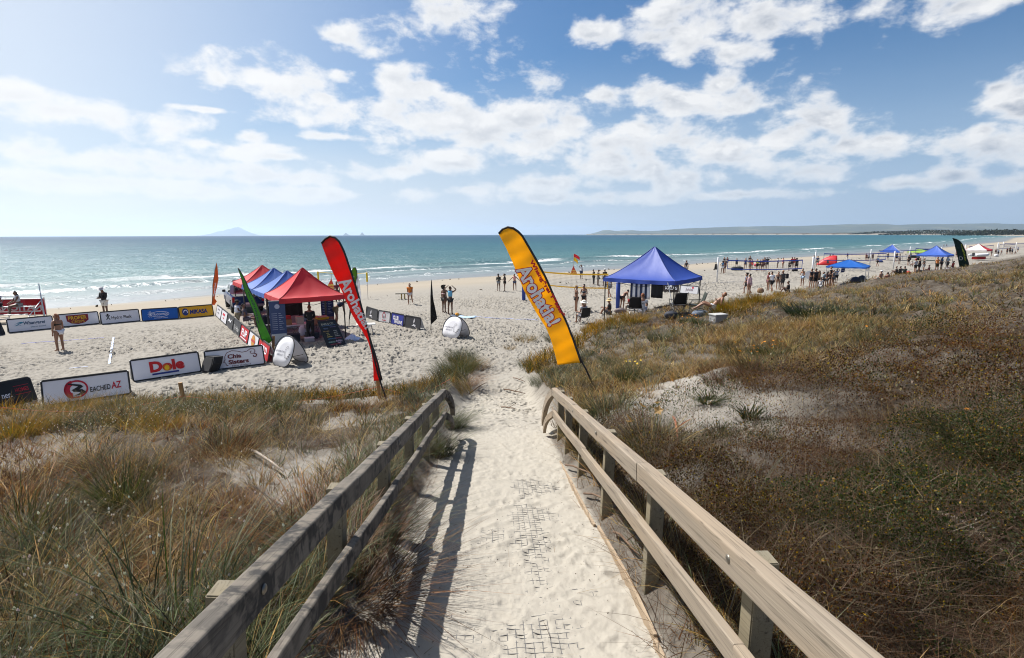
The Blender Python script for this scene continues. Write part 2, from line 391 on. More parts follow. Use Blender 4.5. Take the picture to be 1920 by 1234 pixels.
POSES = {
 'stand': dict(aR=D_, aL=mir(D_), lR=LG, lL=((-.10, .05, -1), (0, -.04, -1))),
 'akimbo': dict(aR=((.72, -.15, -.7), (-.75, .35, -.5)), aL=mir(((.72, -.15, -.7), (-.75, .35, -.5))), lR=((.12, .02, -1), (.04, 0, -1)), lL=((-.12, .02, -1), (-.04, 0, -1))),
 'headhands': dict(aR=((.85, .05, .55), (-.72, .0, .62)), aL=mir(((.85, .05, .55), (-.72, .0, .62))), lR=LG, lL=((-.12, 0, -1), (-.03, 0, -1))),
 'phone': dict(aR=((.16, .2, -1), (-.35, .9, .05)), aL=mir(((.16, .2, -1), (-.35, .9, .05))), lR=LG, lL=((-.08, .02, -1), (0, -.02, -1)), hd=(0, .35, 1)),
 'crossed': dict(aR=((.2, .2, -1), (-.85, .5, .12)), aL=mir(((.2, .2, -1), (-.8, .5, -.02))), lR=LG, lL=((-.1, .04, -1), (0, 0, -1))),
 'walk': dict(aR=((.12, -.4, -1), (.02, .0, -1)), aL=((-.12, .35, -1), (.0, .5, -1)), lR=((.02, .42, -.9), (0, -.08, -1)), lL=((-.02, -.30, -.95), (0, -.62, -.8)), tor=(0, .06, 1)),
 'bend': dict(aR=((.05, .25, -1), (-.05, .3, -1)), aL=((-.05, .35, -1), (.05, .3, -1)), lR=((.05, .18, -1), (0, -.16, -1)), lL=((-.05, .05, -1), (0, -.2, -1)), tor=(0, .85, .55), hd=(0, .8, .5)),
 'sit': dict(pel=(0, 0, .13), aR=((.15, .55, -.75), (-.25, .8, .2)), aL=mir(((.15, .55, -.75), (-.25, .8, .2))), lR=((.14, .72, .66), (.0, .5, -.86)), lL=((-.16, .78, .6), (.05, .45, -.88)), tor=(0, -.05, 1), hd=(0, .15, 1)),
 'chair': dict(pel=(0, 0, .47), aR=((.15, .1, -1), (0, 1, -.05)), aL=mir(((.15, .1, -1), (0, 1, -.05))), lR=((.12, 1, .02), (.0, .22, -1)), lL=((-.12, 1, .02), (0, .1, -1)), tor=(0, -.12, 1)),
 'bench': dict(pel=(0, 0, .0), aR=((.1, .5, -.85), (-.2, .8, -.4)), aL=mir(((.1, .5, -.85), (-.2, .8, -.4))), lR=((.1, .95, -.1), (.0, .05, -1)), lL=((-.1, 1, -.05), (-.05, .2, -1)), tor=(0, .12, 1)),
 'recline': dict(pel=(0, 0, .26), aR=((.3, -.2, -.6), (0, .9, -.1)), aL=((-.2, .1, -.8), (0, .9, .1)), lR=((.08, .85, .45), (0, .75, -.66)), lL=((-.08, .9, .35), (0, .8, -.5)), tor=(0, -.72, .62), hd=(0, -.35, .95)),
 'reach': dict(aR=((1, .1, .05), (1, .15, .12)), aL=mir(D_), lR=LG, lL=((-.12, .04, -1), (0, 0, -1))),
 'spread': dict(aR=((.75, .05, -.65), (.7, .15, -.7)), aL=mir(((.75, .05, -.65), (.7, .15, -.7))), lR=((.1, .08, -1), (0, -.08, -1)), lL=((-.12, .02, -1), (0, -.02, -1)), tor=(.05, .05, 1)),
 'visor': dict(aR=((.6, .35, .25), (-.55, .1, .75)), aL=mir(D_), lR=LG, lL=((-.1, .04, -1), (0, -.03, -1))),
 'crouch': dict(pel=(0, 0, .42), aR=((.15, .6, -.7), (-.1, .9, .0)), aL=mir(((.15, .6, -.7), (-.1, .9, .0))), lR=((.2, .95, .05), (0, -.35, -.9)), lL=((-.2, .6, -.7), (0, -.7, -.55)), tor=(0, .35, .9)),
}
def V3(*a): return Vector(a)
def skeleton(pose):
    p = POSES[pose]; J = {}
    pel = Vector(p.get('pel', (0, 0, .93))); up = Vector(p.get('tor', (0, 0, 1))).normalized(); fw = Vector((0, 1, 0)); fw = (fw - up * up.dot(fw)).normalized(); rt = fw.cross(up)
    J['pel'] = pel; J['waist'] = pel + up * .13; J['low'] = pel + up * .22; J['chest'] = pel + up * .34 + fw * .01; J['bust'] = pel + up * .285 + fw * .02; J['nb'] = pel + up * .475; J['neck'] = pel + up * .535 + fw * .01
    hd = Vector(p.get('hd', tuple(up))).normalized(); hf = (fw - hd * hd.dot(fw)).normalized(); hr = hf.cross(hd)
    J['jaw'] = J['neck'] + hd * .065 + hf * .025; J['head'] = J['neck'] + hd * .145 + hf * .015; J['top'] = J['neck'] + hd * .205 + hf * .0
    for s, q in (('R', 1), ('L', -1)):
        J['sh' + s] = J['nb'] + rt * .165 * q - up * .035
        a, b = (Vector(v).normalized() for v in p['a' + s])
        A = lambda v: (rt * v.x + fw * v.y + Vector((0, 0, 1)) * v.z).normalized() if up.z < .9 else v
        J['ua' + s] = J['sh' + s] + A(a) * .15; J['el' + s] = J['sh' + s] + A(a) * .28; J['fo' + s] = J['el' + s] + A(b) * .10; J['wr' + s] = J['el' + s] + A(b) * .245
        J['pa' + s] = J['wr' + s] + A(b) * .075; J['_d' + s] = A(b)
        J['hip' + s] = pel + rt * .085 * q - Vector((0, 0, .045))
        t, c = (Vector(v).normalized() for v in p['l' + s])
        J['th' + s] = J['hip' + s] + t * .18; J['mt' + s] = J['hip' + s] + t * .29; J['kn' + s] = J['hip' + s] + t * .42; J['ca' + s] = J['kn' + s] + c * .14; J['an' + s] = J['kn' + s] + c * .40
        ff = Vector((q * .15, 1, 0)).normalized() if abs(c.z) > .4 else Vector((0, .5, .8)).normalized()
        J['he' + s] = J['an' + s] - ff * .04 + V3(0, 0, -.05); J['toe' + s] = J['an' + s] + ff * .15 + V3(0, 0, -.055)
    if 'pel' not in p:
        m = min(J['anR'].z, J['anL'].z) - .08
        for k in J:
            if k[0] != '_': J[k] = J[k] - V3(0, 0, m)
    J['_up'], J['_fw'], J['_rt'], J['_hd'], J['_hf'], J['_hr'] = up, fw, rt, hd, hf, hr
    return J
_pc = {}
def body_mesh(pose):
    k = ('body', pose)
    if k in _pc: return _pc[k]
    J = skeleton(pose); n = []; R = []; E = []
    def v(p, r, par=None):
        n.append(p); R.append(r)
        if par is not None: E.append((par, len(n) - 1))
        return len(n) - 1
    pe = v(J['pel'], .118); wa = v(J['waist'], .108, pe); lo = v(J['low'], .112, wa); ch = v(J['chest'], .128, lo); nb = v(J['nb'], .072, ch); ne = v(J['neck'], .052, nb)
    ja = v(J['jaw'], .066, ne); he = v(J['head'], .094, ja); v(J['top'], .062, he)
    hf, hr, hd = J['_hf'], J['_hr'], J['_hd']
    v(J['head'] + hf * .104 - hd * .015, .014, he)                                   # nose
    for q in (1, -1): v(J['head'] + hr * .098 * q - hd * .005 - hf * .01, .015, he)  # ears
    for s, q in (('R', 1), ('L', -1)):
        sh = v(J['sh' + s], .058, nb); ua = v(J['ua' + s], .047, sh); el = v(J['el' + s], .037, ua); fo = v(J['fo' + s], .038, el); wr = v(J['wr' + s], .024, fo); pa = v(J['pa' + s], (.032, .020), wr)
        d = J['_d' + s]; sd_ = d.cross(V3(0, 0, 1)); sd_ = sd_.normalized() if sd_.length > .1 else V3(0, 1, 0); nr = sd_.cross(d) * -1
        for j, (off, L) in enumerate(((-.027, .062), (-.009, .072), (.009, .068), (.027, .052))):
            a = v(J['pa' + s] + sd_ * off + d * L * .62, .0085, pa); v(J['pa' + s] + sd_ * off * 1.1 + d * L + nr * .016, .0070, a)
        a = v(J['pa' + s] - sd_ * .038 - d * .012 + nr * .012, .010, pa); v(J['pa' + s] - sd_ * .052 + d * .024 + nr * .022, .008, a)
        hp = v(J['hip' + s], .092, pe); th = v(J['th' + s], .082, hp); mt = v(J['mt' + s], .068, th); kn = v(J['kn' + s], .052, mt); ca = v(J['ca' + s], .054, kn); an = v(J['an' + s], .034, ca)
        v(J['he' + s], .030, an); v(J['toe' + s], (.036, .022), an)
    m = skin_mesh("body_" + pose, n, E, R); _pc[k] = m; return m
def chain_mesh(key, pose, chains, grow=.016, base=None):
    k = (key, pose)
    if k in _pc: return _pc[k]
    J = skeleton(pose); n = []; R = []; E = []; ix = {}
    RR = dict(pel=.122, waist=.112, low=.115, chest=.13, bust=.13, nb=.085, shR=.062, shL=.062, uaR=.050, uaL=.050, elR=.043, elL=.043, foR=.042, foL=.042, wrR=.032, wrL=.032, hipR=.097, hipL=.097, thR=.088, thL=.088, mtR=.078, mtL=.078, knR=.062, knL=.062, caR=.06, caL=.06, anR=.044, anL=.044)
    for ch in chains:
        prev = None
        for c in ch:
            w = 1.0
            if isinstance(c, tuple): c, w = c
            if c not in ix: ix[c] = len(n); n.append(J[c]); R.append(RR[c] * w + grow)
            if prev is not None: E.append((prev, ix[c]))
            prev = ix[c]
    m = skin_mesh(key, n, E, R); _pc[k] = m; return m
TOPS = dict(
 tee=[('waist', 'low', 'chest', 'nb'), ('nb', 'shR', 'uaR'), ('nb', 'shL', 'uaL')],
 loose=[(('pel', 1.08), ('waist', 1.12), ('low', 1.1), 'chest', 'nb'), ('nb', 'shR', ('uaR', 1.15)), ('nb', 'shL', ('uaL', 1.15))],
 tank=[('waist', 'low', 'chest', ('nb', .8)), ('nb', ('shR', .9)), ('nb', ('shL', .9))],
 jacket=[(('pel', 1.05), 'waist', 'low', 'chest', 'nb'), ('nb', 'shR', 'uaR', 'elR', 'foR', 'wrR'), ('nb', 'shL', 'uaL', 'elL', 'foL', 'wrL')],
 bra=[(('low', 1.0), ('bust', 1.0), ('chest', .98))], suit=[('pel', 'waist', 'low', 'chest'), ('pel', ('hipR', .95)), ('pel', ('hipL', .95))],
 dress=[('thR', 'hipR', 'pel', 'waist', 'low', 'chest', ('nb', .8)), ('pel', 'hipL', 'thL')])
BOTS = dict(
 shorts=[('pel', 'hipR', 'thR', 'mtR'), ('pel', 'hipL', 'thL', 'mtL')], short=[('pel', 'hipR', 'thR'), ('pel', 'hipL', 'thL')], brief=[('pel', ('hipR', .95)), ('pel', ('hipL', .95))],
 pants=[('pel', 'hipR', 'thR', 'mtR', 'knR', 'caR', 'anR'), ('pel', 'hipL', 'thL', 'mtL', 'knL', 'caL', 'anL')])
def hair_mesh(kind, pose):
    k = ('hair' + kind, pose)
    if k in _pc: return _pc[k]
    J = skeleton(pose); h, hd, hf = J['head'], J['_hd'], J['_hf']; dn = V3(0, 0, -1)
    if kind == 'afro': P = [h + hd * .03 - hf * .02, h + hd * .10 - hf * .03, h - hf * .09]; R = [.115, .105, .10]; E = [(0, 1), (0, 2)]
    else:
        P = [h + hd * .045 + hf * .035, h + hd * .06 - hf * .025, h + hd * .01 - hf * .055, h - hd * .06 - hf * .055]; R = [.068, .078, .080, .058]; E = [(0, 1), (1, 2), (2, 3)]
        if kind == 'long': P += [h - hd * .15 - hf * .085, h - hd * .29 - hf * .10 + dn * .03]; R += [.066, .045]; E += [(3, 4), (4, 5)]
        if kind == 'pony': P += [h + hd * .02 - hf * .13, h - hd * .10 - hf * .15, h - hd * .20 - hf * .13]; R += [.026, .032, .014]; E += [(2, 4), (4, 5), (5, 6)]
        if kind == 'bun': P += [h + hd * .10 - hf * .09]; R += [.042]; E += [(1, 4)]
    m = skin_mesh('hair_' + kind, P, E, R); _pc[k] = m; return m
def face_mesh(pose):
    k = ('face', pose)
    if k in _pc: return _pc[k]
    J = skeleton(pose); h, hd, hf, hr = J['head'], J['_hd'], J['_hf'], J['_hr']; M = Matrix((hr, hf, hd)).transposed(); mb = MB()
    for q in (1, -1):
        mb.box(h + hf * .088 + hd * .008 + hr * .033 * q, (.026, .012, .011), M, .003); mb.box(h + hf * .088 + hd * .027 + hr * .034 * q, (.034, .010, .007), M)
    mb.box(h + hf * .082 - hd * .052, (.044, .010, .010), M, .003)
    me = bpy.data.meshes.new("face"); me.from_pydata([tuple(q) for q in mb.v], [], mb.f); me.update(); _pc[k] = me; return me
def hat_mesh(kind, pose):
    k = ('hat' + kind, pose)
    if k in _pc: return _pc[k]
    J = skeleton(pose); h, hd, hf, hr = J['head'], J['_hd'], J['_hf'], J['_hr']; M = Matrix((hr, hf, hd)).transposed(); mb = MB(); c = h + hd * .04 - hf * .01
    if kind == 'sun': mb.lathe([(.10, -.01), (.21, -.025), (.215, -.02), (.112, .012), (.105, .07), (.06, .10), (.01, .105)], c, 18, M)
    else:
        mb.lathe([(.104, -.01), (.107, .02), (.095, .065), (.055, .095), (.01, .10)], c, 16, M); mb.box(c + hf * .13 + hd * .0, (.15, .12, .012), M, .004)
    me = bpy.data.meshes.new("hat"); me.from_pydata([tuple(q) for q in mb.v], [], mb.f); me.update(); _pc[k] = me; return me
SKIN = [plain("skin_fair", (.40, .235, .16), .5, var=.06), plain("skin_tanned", (.255, .13, .08), .5, var=.06), plain("skin_brown", (.125, .062, .038), .5, var=.06)]
FACE = plain("face_features", (.06, .025, .02), .6)
def fab(col, name=None):
    return plain("cloth_%02x%02x%02x" % tuple(int(255 * min(1, q) ** .45) for q in col), col, .85, var=.1, scale=14)
BLK, WHT, NVY, GRY, RED, PNK = (.012, .012, .014), (.78, .78, .80), (.015, .025, .08), (.25, .26, .28), (.55, .02, .025), (.75, .36, .36)
LBL, KHA, ORG, YEL, CHA, TEAL = (.12, .36, .55), (.36, .29, .19), (.62, .19, .03), (.70, .80, .06), (.05, .052, .058), (.02, .18, .20)
BRN, DKB, BLO, GNG = (.05, .022, .012), (.012, .008, .007), (.36, .22, .09), (.20, .07, .03)
def part(name, me, mat, parent):
    o = bpy.data.objects.new(name, me); COL.objects.link(o); o.parent = parent
    if not me.materials: me.materials.append(mat)
    o.material_slots[0].link = 'OBJECT'; o.material_slots[0].material = mat; return o
def person(px, py, h, face, pose, top, bot, hair, label, hat=None, skin=1, group=None, loc=None, build=1.0, scale=None, shoes=None):
    p = loc if loc is not None else at(px, py, 0.0)
    if loc is None:
        for _ in range(4):
            z = float(beach_z(np.array([[p.x, p.y]]))[0][0]); p = at(px, py, z)
    k = scale or max(.62, min(1.14, h * p.y / F / 1.70))
    o = thing("person", label, "person", p, rad(face), group); o.scale = (k * build, k * build, k)
    part("body", body_mesh(pose), SKIN[skin], o); part("face", face_mesh(pose), FACE, o)
    if top: part("swim_top" if top[0] in ('bra', 'suit') else "shirt", chain_mesh(top[0], pose, TOPS[top[0]], .03 if top[0] == 'bra' else .018 if top[0] == 'suit' else .022), fab(top[1]), o)
    if bot: part("swim_bottom" if bot[0] == 'brief' else ("trousers" if bot[0] == 'pants' else "shorts"), chain_mesh(bot[0], pose, BOTS[bot[0]], .014 if bot[0] == 'brief' else .018), fab(bot[1]), o)
    if hair: part("hair", hair_mesh(hair[0], pose), fab(hair[1]), o)
    if hat: part("hat", hat_mesh(hat[0], pose), fab(hat[1]), o)
    return o
# ================================================================== lettering and printed boards
_tc = {}
def text2d(s, bold=0.0, shear=0.0):
    k = (s, bold, shear)
    if k not in _tc:
        cu = bpy.data.curves.new("t", 'FONT'); cu.body = s; cu.size = 1; cu.offset = bold; cu.shear = shear; cu.resolution_u = 3; cu.fill_mode = 'BOTH'
        o = bpy.data.objects.new("t", cu); COL.objects.link(o); dg = DG(); me = bpy.data.meshes.new_from_object(o.evaluated_get(dg), depsgraph=dg)
        v = np.array([(q.co.x, q.co.y) for q in me.vertices]) if len(me.vertices) else np.zeros((1, 2)); f = [tuple(p.vertices) for p in me.polygons]
        bpy.data.objects.remove(o); bpy.data.curves.remove(cu); bpy.data.meshes.remove(me)
        v[:, 0] -= v[:, 0].min(); _tc[k] = (v / .7, f)     # capital height about 1
    return _tc[k]
def put_text(name, s, mp, w, h, mat, parent, bold=0.01, shear=0.0, fit=True, taper=0.0):
    """mp(x, y) turns text coordinates (0..w, 0..h) into a point"""
    v, f = text2d(s, bold, shear); W_ = v[:, 0].max()
    sx = w / W_ if fit else h
    pts = [mp(x * sx, y * h * (1 - taper * x / W_)) for x, y in v]
    return mesh(name, pts, f, mat, parent)
def ink(c): return plain("print_%02x%02x%02x" % tuple(int(255 * min(1, q) ** .45) for q in c), c, .7, var=.04)
def disc_poly(u, v, ru, rv, n=20, a0=0, a1=2 * math.pi): return [(u + ru * math.cos(a0 + (a1 - a0) * i / n), v + rv * math.sin(a0 + (a1 - a0) * i / n)) for i in range(n)]
def ring_polys(u, v, ru, rv, t, n=24, a0=0.0, a1=2 * math.pi, t2=None):
    out = []
    for i in range(n):
        q0, q1 = a0 + (a1 - a0) * i / n, a0 + (a1 - a0) * (i + 1) / n
        ta = t + ((t2 if t2 is not None else t) - t) * i / n; tb = t + ((t2 if t2 is not None else t) - t) * (i + 1) / n
        out.append([(u + ru * math.cos(q0), v + rv * math.sin(q0)), (u + ru * math.cos(q1), v + rv * math.sin(q1)), (u + (ru - tb) * math.cos(q1), v + (rv - tb) * math.sin(q1)), (u + (ru - ta) * math.cos(q0), v + (rv - ta) * math.sin(q0))])
    return out
def stroke(pts, w):
    out = []
    for (a, b) in zip(pts[:-1], pts[1:]):
        dx, dy = b[0] - a[0], b[1] - a[1]; L = math.hypot(dx, dy) or 1; nx, ny = -dy / L * w / 2, dx / L * w / 2
        out.append([(a[0] + nx, a[1] + ny), (a[0] - nx, a[1] - ny), (b[0] - nx, b[1] - ny), (b[0] + nx, b[1] + ny)])
    return out
tube_m = plain("grey_plastic_tube", (.42, .44, .46), .5); blk_m = plain("black_trim", (.014, .014, .016), .6)
def board(bl, br, h, lean, col, items, label, group, z=0.0, depth=.34, corner=.07, edge=True, dw=2.45):
    """a padded A-frame court board standing on the sand; items are laid out in metres from its lower left corner"""
    bl, br = Vector(bl), Vector(br); U = (br - bl); U.z = 0; Wd = U.length; U.normalize(); N0 = U.cross(V3(0, 0, 1)); a = rad(lean)
    Vv = V3(0, 0, 1) * math.cos(a) - N0 * math.sin(a); N = U.cross(Vv); o = bl
    root = thing("court_board", label, "board", (bl + br) / 2 - N0 * depth * .3, math.atan2(U.y, U.x), group)
    inv = (Matrix.Translation(root.location) @ Matrix.Rotation(math.atan2(U.y, U.x), 4, 'Z')).inverted()
    P = lambda u, v, d: inv @ (o + U * u + Vv * v + N * d)
    c = corner; out = [(c, .02), (Wd - c, .02), (Wd - .02, c), (Wd - .02, h - c), (Wd - c, h - .02), (c, h - .02), (.02, h - c), (.02, c)]
    # gently slack cloth
    nu, nv = 16, 6; v = []; f = []; ph = RD.uniform(0, 6)
    for j in range(nv + 1):
        for i in range(nu + 1):
            u, w = i / nu, j / nv; cx = .02 + u * (Wd - .04); cy = .02 + w * (h - .04)
            if j in (0, nv) : cx = min(max(cx, c), Wd - c)
            v.append(P(cx, cy, .004 + .008 * math.sin(u * 9 + ph + 3 * w) * math.sin(math.pi * w) * math.sin(math.pi * u)))
    for j in range(nv):
        for i in range(nu): k = j * (nu + 1) + i; f.append((k, k + 1, k + nu + 2, k + nu + 1))
    mesh("panel", v, f, plain("banner_%02x%02x%02x" % tuple(int(255 * min(1, q) ** .45) for q in col), col, .55, var=.05, scale=3, trans=.18), root, True)
    mb = MB(); m = len(out)
    for i in range(m):
        p, q = out[i], out[(i + 1) % m]; mb.tube([P(p[0], p[1], 0), P(q[0], q[1], 0)], .022, 6)
    if edge:
        mb.prism([(.03, h - .065), (Wd - .03, h - .065), (Wd - .06, h - .02), (.06, h - .02)], lambda x, y: P(x, y, .016), lambda x, y: P(x, y, -.01))
        mb.prism([(.05, .0), (Wd - .05, .0), (Wd - .02, .045), (.02, .045)], lambda x, y: P(x, y, .016), lambda x, y: P(x, y, -.01))
        for x in (.005, Wd - .045): mb.prism([(x, .06), (x + .04, .06), (x + .04, h - .06), (x, h - .06)], lambda q, y: P(q, y, .015), lambda q, y: P(q, y, -.01))
    mb.build("frame", blk_m, root)
    top = o + Vv * h; t2 = MB()
    for u in (.03, Wd - .03):
        foot = o + U * u - N0 * depth * 1.6; t2.tube([inv @ (top + U * u - Vv * .03), inv @ foot], .02, 6)
    t2.tube([inv @ (o + U * .03 - N0 * depth * 1.6), inv @ (o + U * (Wd - .03) - N0 * depth * 1.6)], .02, 6); t2.build("rear_frame", tube_m, root)
    bk = [P(.05, .03, -.03)]
    A = o + U * .05 + Vv * (h - .05); B = o + U * (Wd - .05) + Vv * (h - .05); C_ = o + U * (Wd - .05) - N0 * depth * 1.5 + V3(0, 0, .05); D = o + U * .05 - N0 * depth * 1.5 + V3(0, 0, .05)
    mesh("rear_panel", [inv @ A, inv @ B, inv @ C_, inv @ D], [(0, 1, 2, 3)], plain("banner_back", (.5, .5, .52), .6, trans=.2), root)
    kx = Wd / dw; decorate(root, lambda u, v, d: P(u * kx, v, d), items, .016)
    return root
def decorate(root, P, items, d0):
    for i, it in enumerate(items):
        k = it[0]; d = d0 + .0012 * i
        if k == 't':
            _, s, cx, cy, w, h, col = it[:7]; kw = it[7] if len(it) > 7 else {}
            rot = kw.pop('rot', 0.0) if kw else 0; nm = kw.pop('name', 'lettering') if kw else 'lettering'; cr, sr = math.cos(rot), math.sin(rot)
            put_text(nm, s, lambda x, y: P(cx + (x - w / 2) * cr - (y - h / 2) * sr, cy + (x - w / 2) * sr + (y - h / 2) * cr, d), w, h, ink(col), root, **kw)
        else:
            _, polys, col = it; v = []; f = []
            for q in polys: n = len(v); v += [P(x, y, d) for x, y in q]; f.append(tuple(range(n, n + len(q))))
            mesh("emblem", v, f, ink(col), root)
# ================================================================== feather flags
def resample(pl, n):
    p = np.array(pl, float); s = np.concatenate([[0], np.cumsum(np.hypot(*np.diff(p, axis=0).T))]); t = np.linspace(0, s[-1], n)
    return np.stack([np.interp(t, s, p[:, 0]), np.interp(t, s, p[:, 1])], 1)
def feather_flag(name, label, left, right, pole, Y, col, slant=0.0, texts=(), amp=.03, edge=True, pr=.022, group=None, nx=26, ny=80, dY=0.0):
    """cloth between two edges traced at its own distance Y; slant = metres nearer per metre to the right"""
    x0 = pole[-1][0]
    base = atY(pole[-1][0], pole[-1][1], Y)
    def W3(px, py, d=0.0):
        q = atY(px, py, Y); yy = Y - slant * (q.x - base.x); q = atY(px, py, yy)
        w = amp * (math.sin(q.z * 5.2 + q.x * 2.6) * .6 + math.sin(q.z * 2.1 - q.x * 7.5 + 1.3) * .7 + .35 * math.sin(q.z * 9 + q.x * 15) + .2 * math.sin(q.z * 17 - q.x * 9))
        return V3(q.x, q.y + w - d, q.z) - root.location
    root = thing(name, label, "flag", base, 0, group)
    L, R = resample(left, ny), resample(right, ny); v = []; f = []
    for j in range(ny):
        for i in range(nx): t = i / (nx - 1); v.append(W3(L[j, 0] * (1 - t) + R[j, 0] * t, L[j, 1] * (1 - t) + R[j, 1] * t))
    for j in range(ny - 1):
        for i in range(nx - 1): k = j * nx + i; f.append((k, k + nx, k + nx + 1, k + 1))
    cl = mesh("banner_cloth", v, f, plain("flag_%02x%02x%02x" % tuple(int(255 * min(1, q) ** .45) for q in col), col, .6, var=.06, scale=3.2, trans=.65, bmp=.6), root, True)
    sol = cl.modifiers.new("hem", 'SOLIDIFY'); sol.thickness = .004
    pts = [W3(*q) for q in resample(pole, 30)]; rs = [pr * (.55 + .45 * i / 29) for i in range(30)]
    MB().tube(pts, rs, 8).build("pole", blk_m, root, True)
    if edge:
        e = MB(); E = resample([q for q in right], 30); e.tube([W3(*q) for q in E], pr * 1.15, 6); e.build("pole_sleeve", blk_m, root, True)
    for (s, ox, oy, dx, dy, w, h, colt, bold, taper, back) in texts:
        n = math.hypot(dx, dy); dx, dy = dx / n, dy / n
        for (cc, bb, dd) in ([(back, bold + .045, .022)] if back else []) + [(colt, bold, .030)]:
            vv, ff = text2d(s, bb); W_ = text2d(s, bold)[0][:, 0].max(); off = (vv[:, 0].max() - W_) / 2
            P3 = [W3(ox + dx * (x - off) * w / W_ + dy * y * h * (1 - taper * x / W_), oy + dy * (x - off) * w / W_ - dx * y * h * (1 - taper * x / W_), dd) for x, y in vv]
            mesh("lettering", P3, ff, ink(cc), cl).matrix_parent_inverse = Matrix.Identity(4)
    return root
# ================================================================== gazebos
def gazebo(name, label, c, half_u, half_v, rz, eave, peak, col, group=None, legs=True, leg_col=(.03, .03, .032), val=.22, curve=1.35, colB=None, z0=None, tr=.3):
    c = Vector(c); z0 = c.z if z0 is None else z0
    root = thing(name, label, "gazebo", (c.x, c.y, z0), rz, group); n = 14; m = 18
    mats = [plain("canopy_%02x%02x%02x" % tuple(int(255 * min(1, q) ** .45) for q in k), k, .55, var=.05, scale=2.6, trans=tr, bmp=.55) for k in ([col] + ([colB] if colB else []))]
    v = []; f = []; fm = []
    for side in range(4):
        A = Matrix.Rotation(side * math.pi / 2, 3, 'Z'); hu, hv = (half_u, half_v) if side % 2 == 0 else (half_v, half_u); b0 = len(v)
        for i in range(n + 1):
            t = i / n
            for j in range(m + 1):
                s = (j / m) * 2 - 1
                sag = -.07 * (1 - s * s) * math.sin(math.pi * min(t * 1.0, 1)) ** 1 - .02 * (1 - s * s) * t * t
                z = eave + (peak - eave) * (1 - t) ** curve + sag * (peak - eave) / 1.3
                v.append(A @ V3(s * hu * t, -hv * t, z + .006 * math.sin(9 * s + side + 6 * t)))
        for i in range(n):
            for j in range(m): k = b0 + i * (m + 1) + j; f.append((k, k + m + 1, k + m + 2, k + 1)); fm.append(side % 2)
        b1 = len(v)
        for r, dz in enumerate((0, -val * .5, -val)):
            for j in range(m + 1):
                s = (j / m) * 2 - 1; wob = .012 * r * math.sin(11 * s + side * 2)
                v.append(A @ V3(s * (hu + .012 * r), -(hv + .012 * r + wob), eave - .02 * (1 - s * s) * (peak - eave) / 1.3 + dz))
        for r in range(2):
            for j in range(m): k = b1 + r * (m + 1) + j; f.append((k, k + m + 1, k + m + 2, k + 1)); fm.append(side % 2)
    o = mesh("canopy", v, f, mats, root, True)
    sm = MB()
    for sx, sy in ((1, 1), (1, -1), (-1, 1), (-1, -1)): sm.tube([V3(sx * half_u * t, sy * half_v * t, eave + (peak - eave) * (1 - t) ** curve + .006) for t in np.linspace(0.02, 1, 12)] + [V3(sx * (half_u + .02), sy * (half_v + .02), eave - val)], .016, 5)
    sm.build('hip_seam', plain('seam_%02x%02x%02x' % tuple(int(255 * min(1, q * .55) ** .45) for q in col), tuple(q * .55 for q in col), .6), root)
    if colB: o.data.polygons.foreach_set('material_index', fm)
    lm = plain("leg_%02x" % int(255 * leg_col[0] ** .45), leg_col, .4, .3)
    if legs:
        for sx, sy in ((1, 1), (1, -1), (-1, 1), (-1, -1)):
            x, y = sx * (half_u - .06), sy * (half_v - .06); ca, sa = math.cos(rz), math.sin(rz)
            gz = min(ground_z(c.x + x * ca - y * sa, c.y + x * sa + y * ca), z0 + .4) - z0
            l = MB().box((0, 0, (eave - .03 + gz) / 2), (.045, .045, eave - .03 - gz)).box((0, 0, gz + .015), (.12, .12, .02)).build("leg", lm, root); l.location = (x, y, 0)
        fr = MB(); 
        for a, b in (((-1, -1), (1, -1)), ((1, -1), (1, 1)), ((1, 1), (-1, 1)), ((-1, 1), (-1, -1))):
            p, q = V3(a[0] * (half_u - .06), a[1] * (half_v - .06), eave - .12), V3(b[0] * (half_u - .06), b[1] * (half_v - .06), eave - .12); mid = (p + q) / 2
            for s1, e1 in ((p, mid), (mid, q)):
                fr.tube([s1, e1 + V3(0, 0, -.28)], .012, 5); fr.tube([s1 + V3(0, 0, -.28), e1], .012, 5)
        fr.tube([V3(0, 0, peak - .03), V3(0, 0, eave - .1)], .02, 6)
        fr.build("roof_frame", lm, root)
    return root
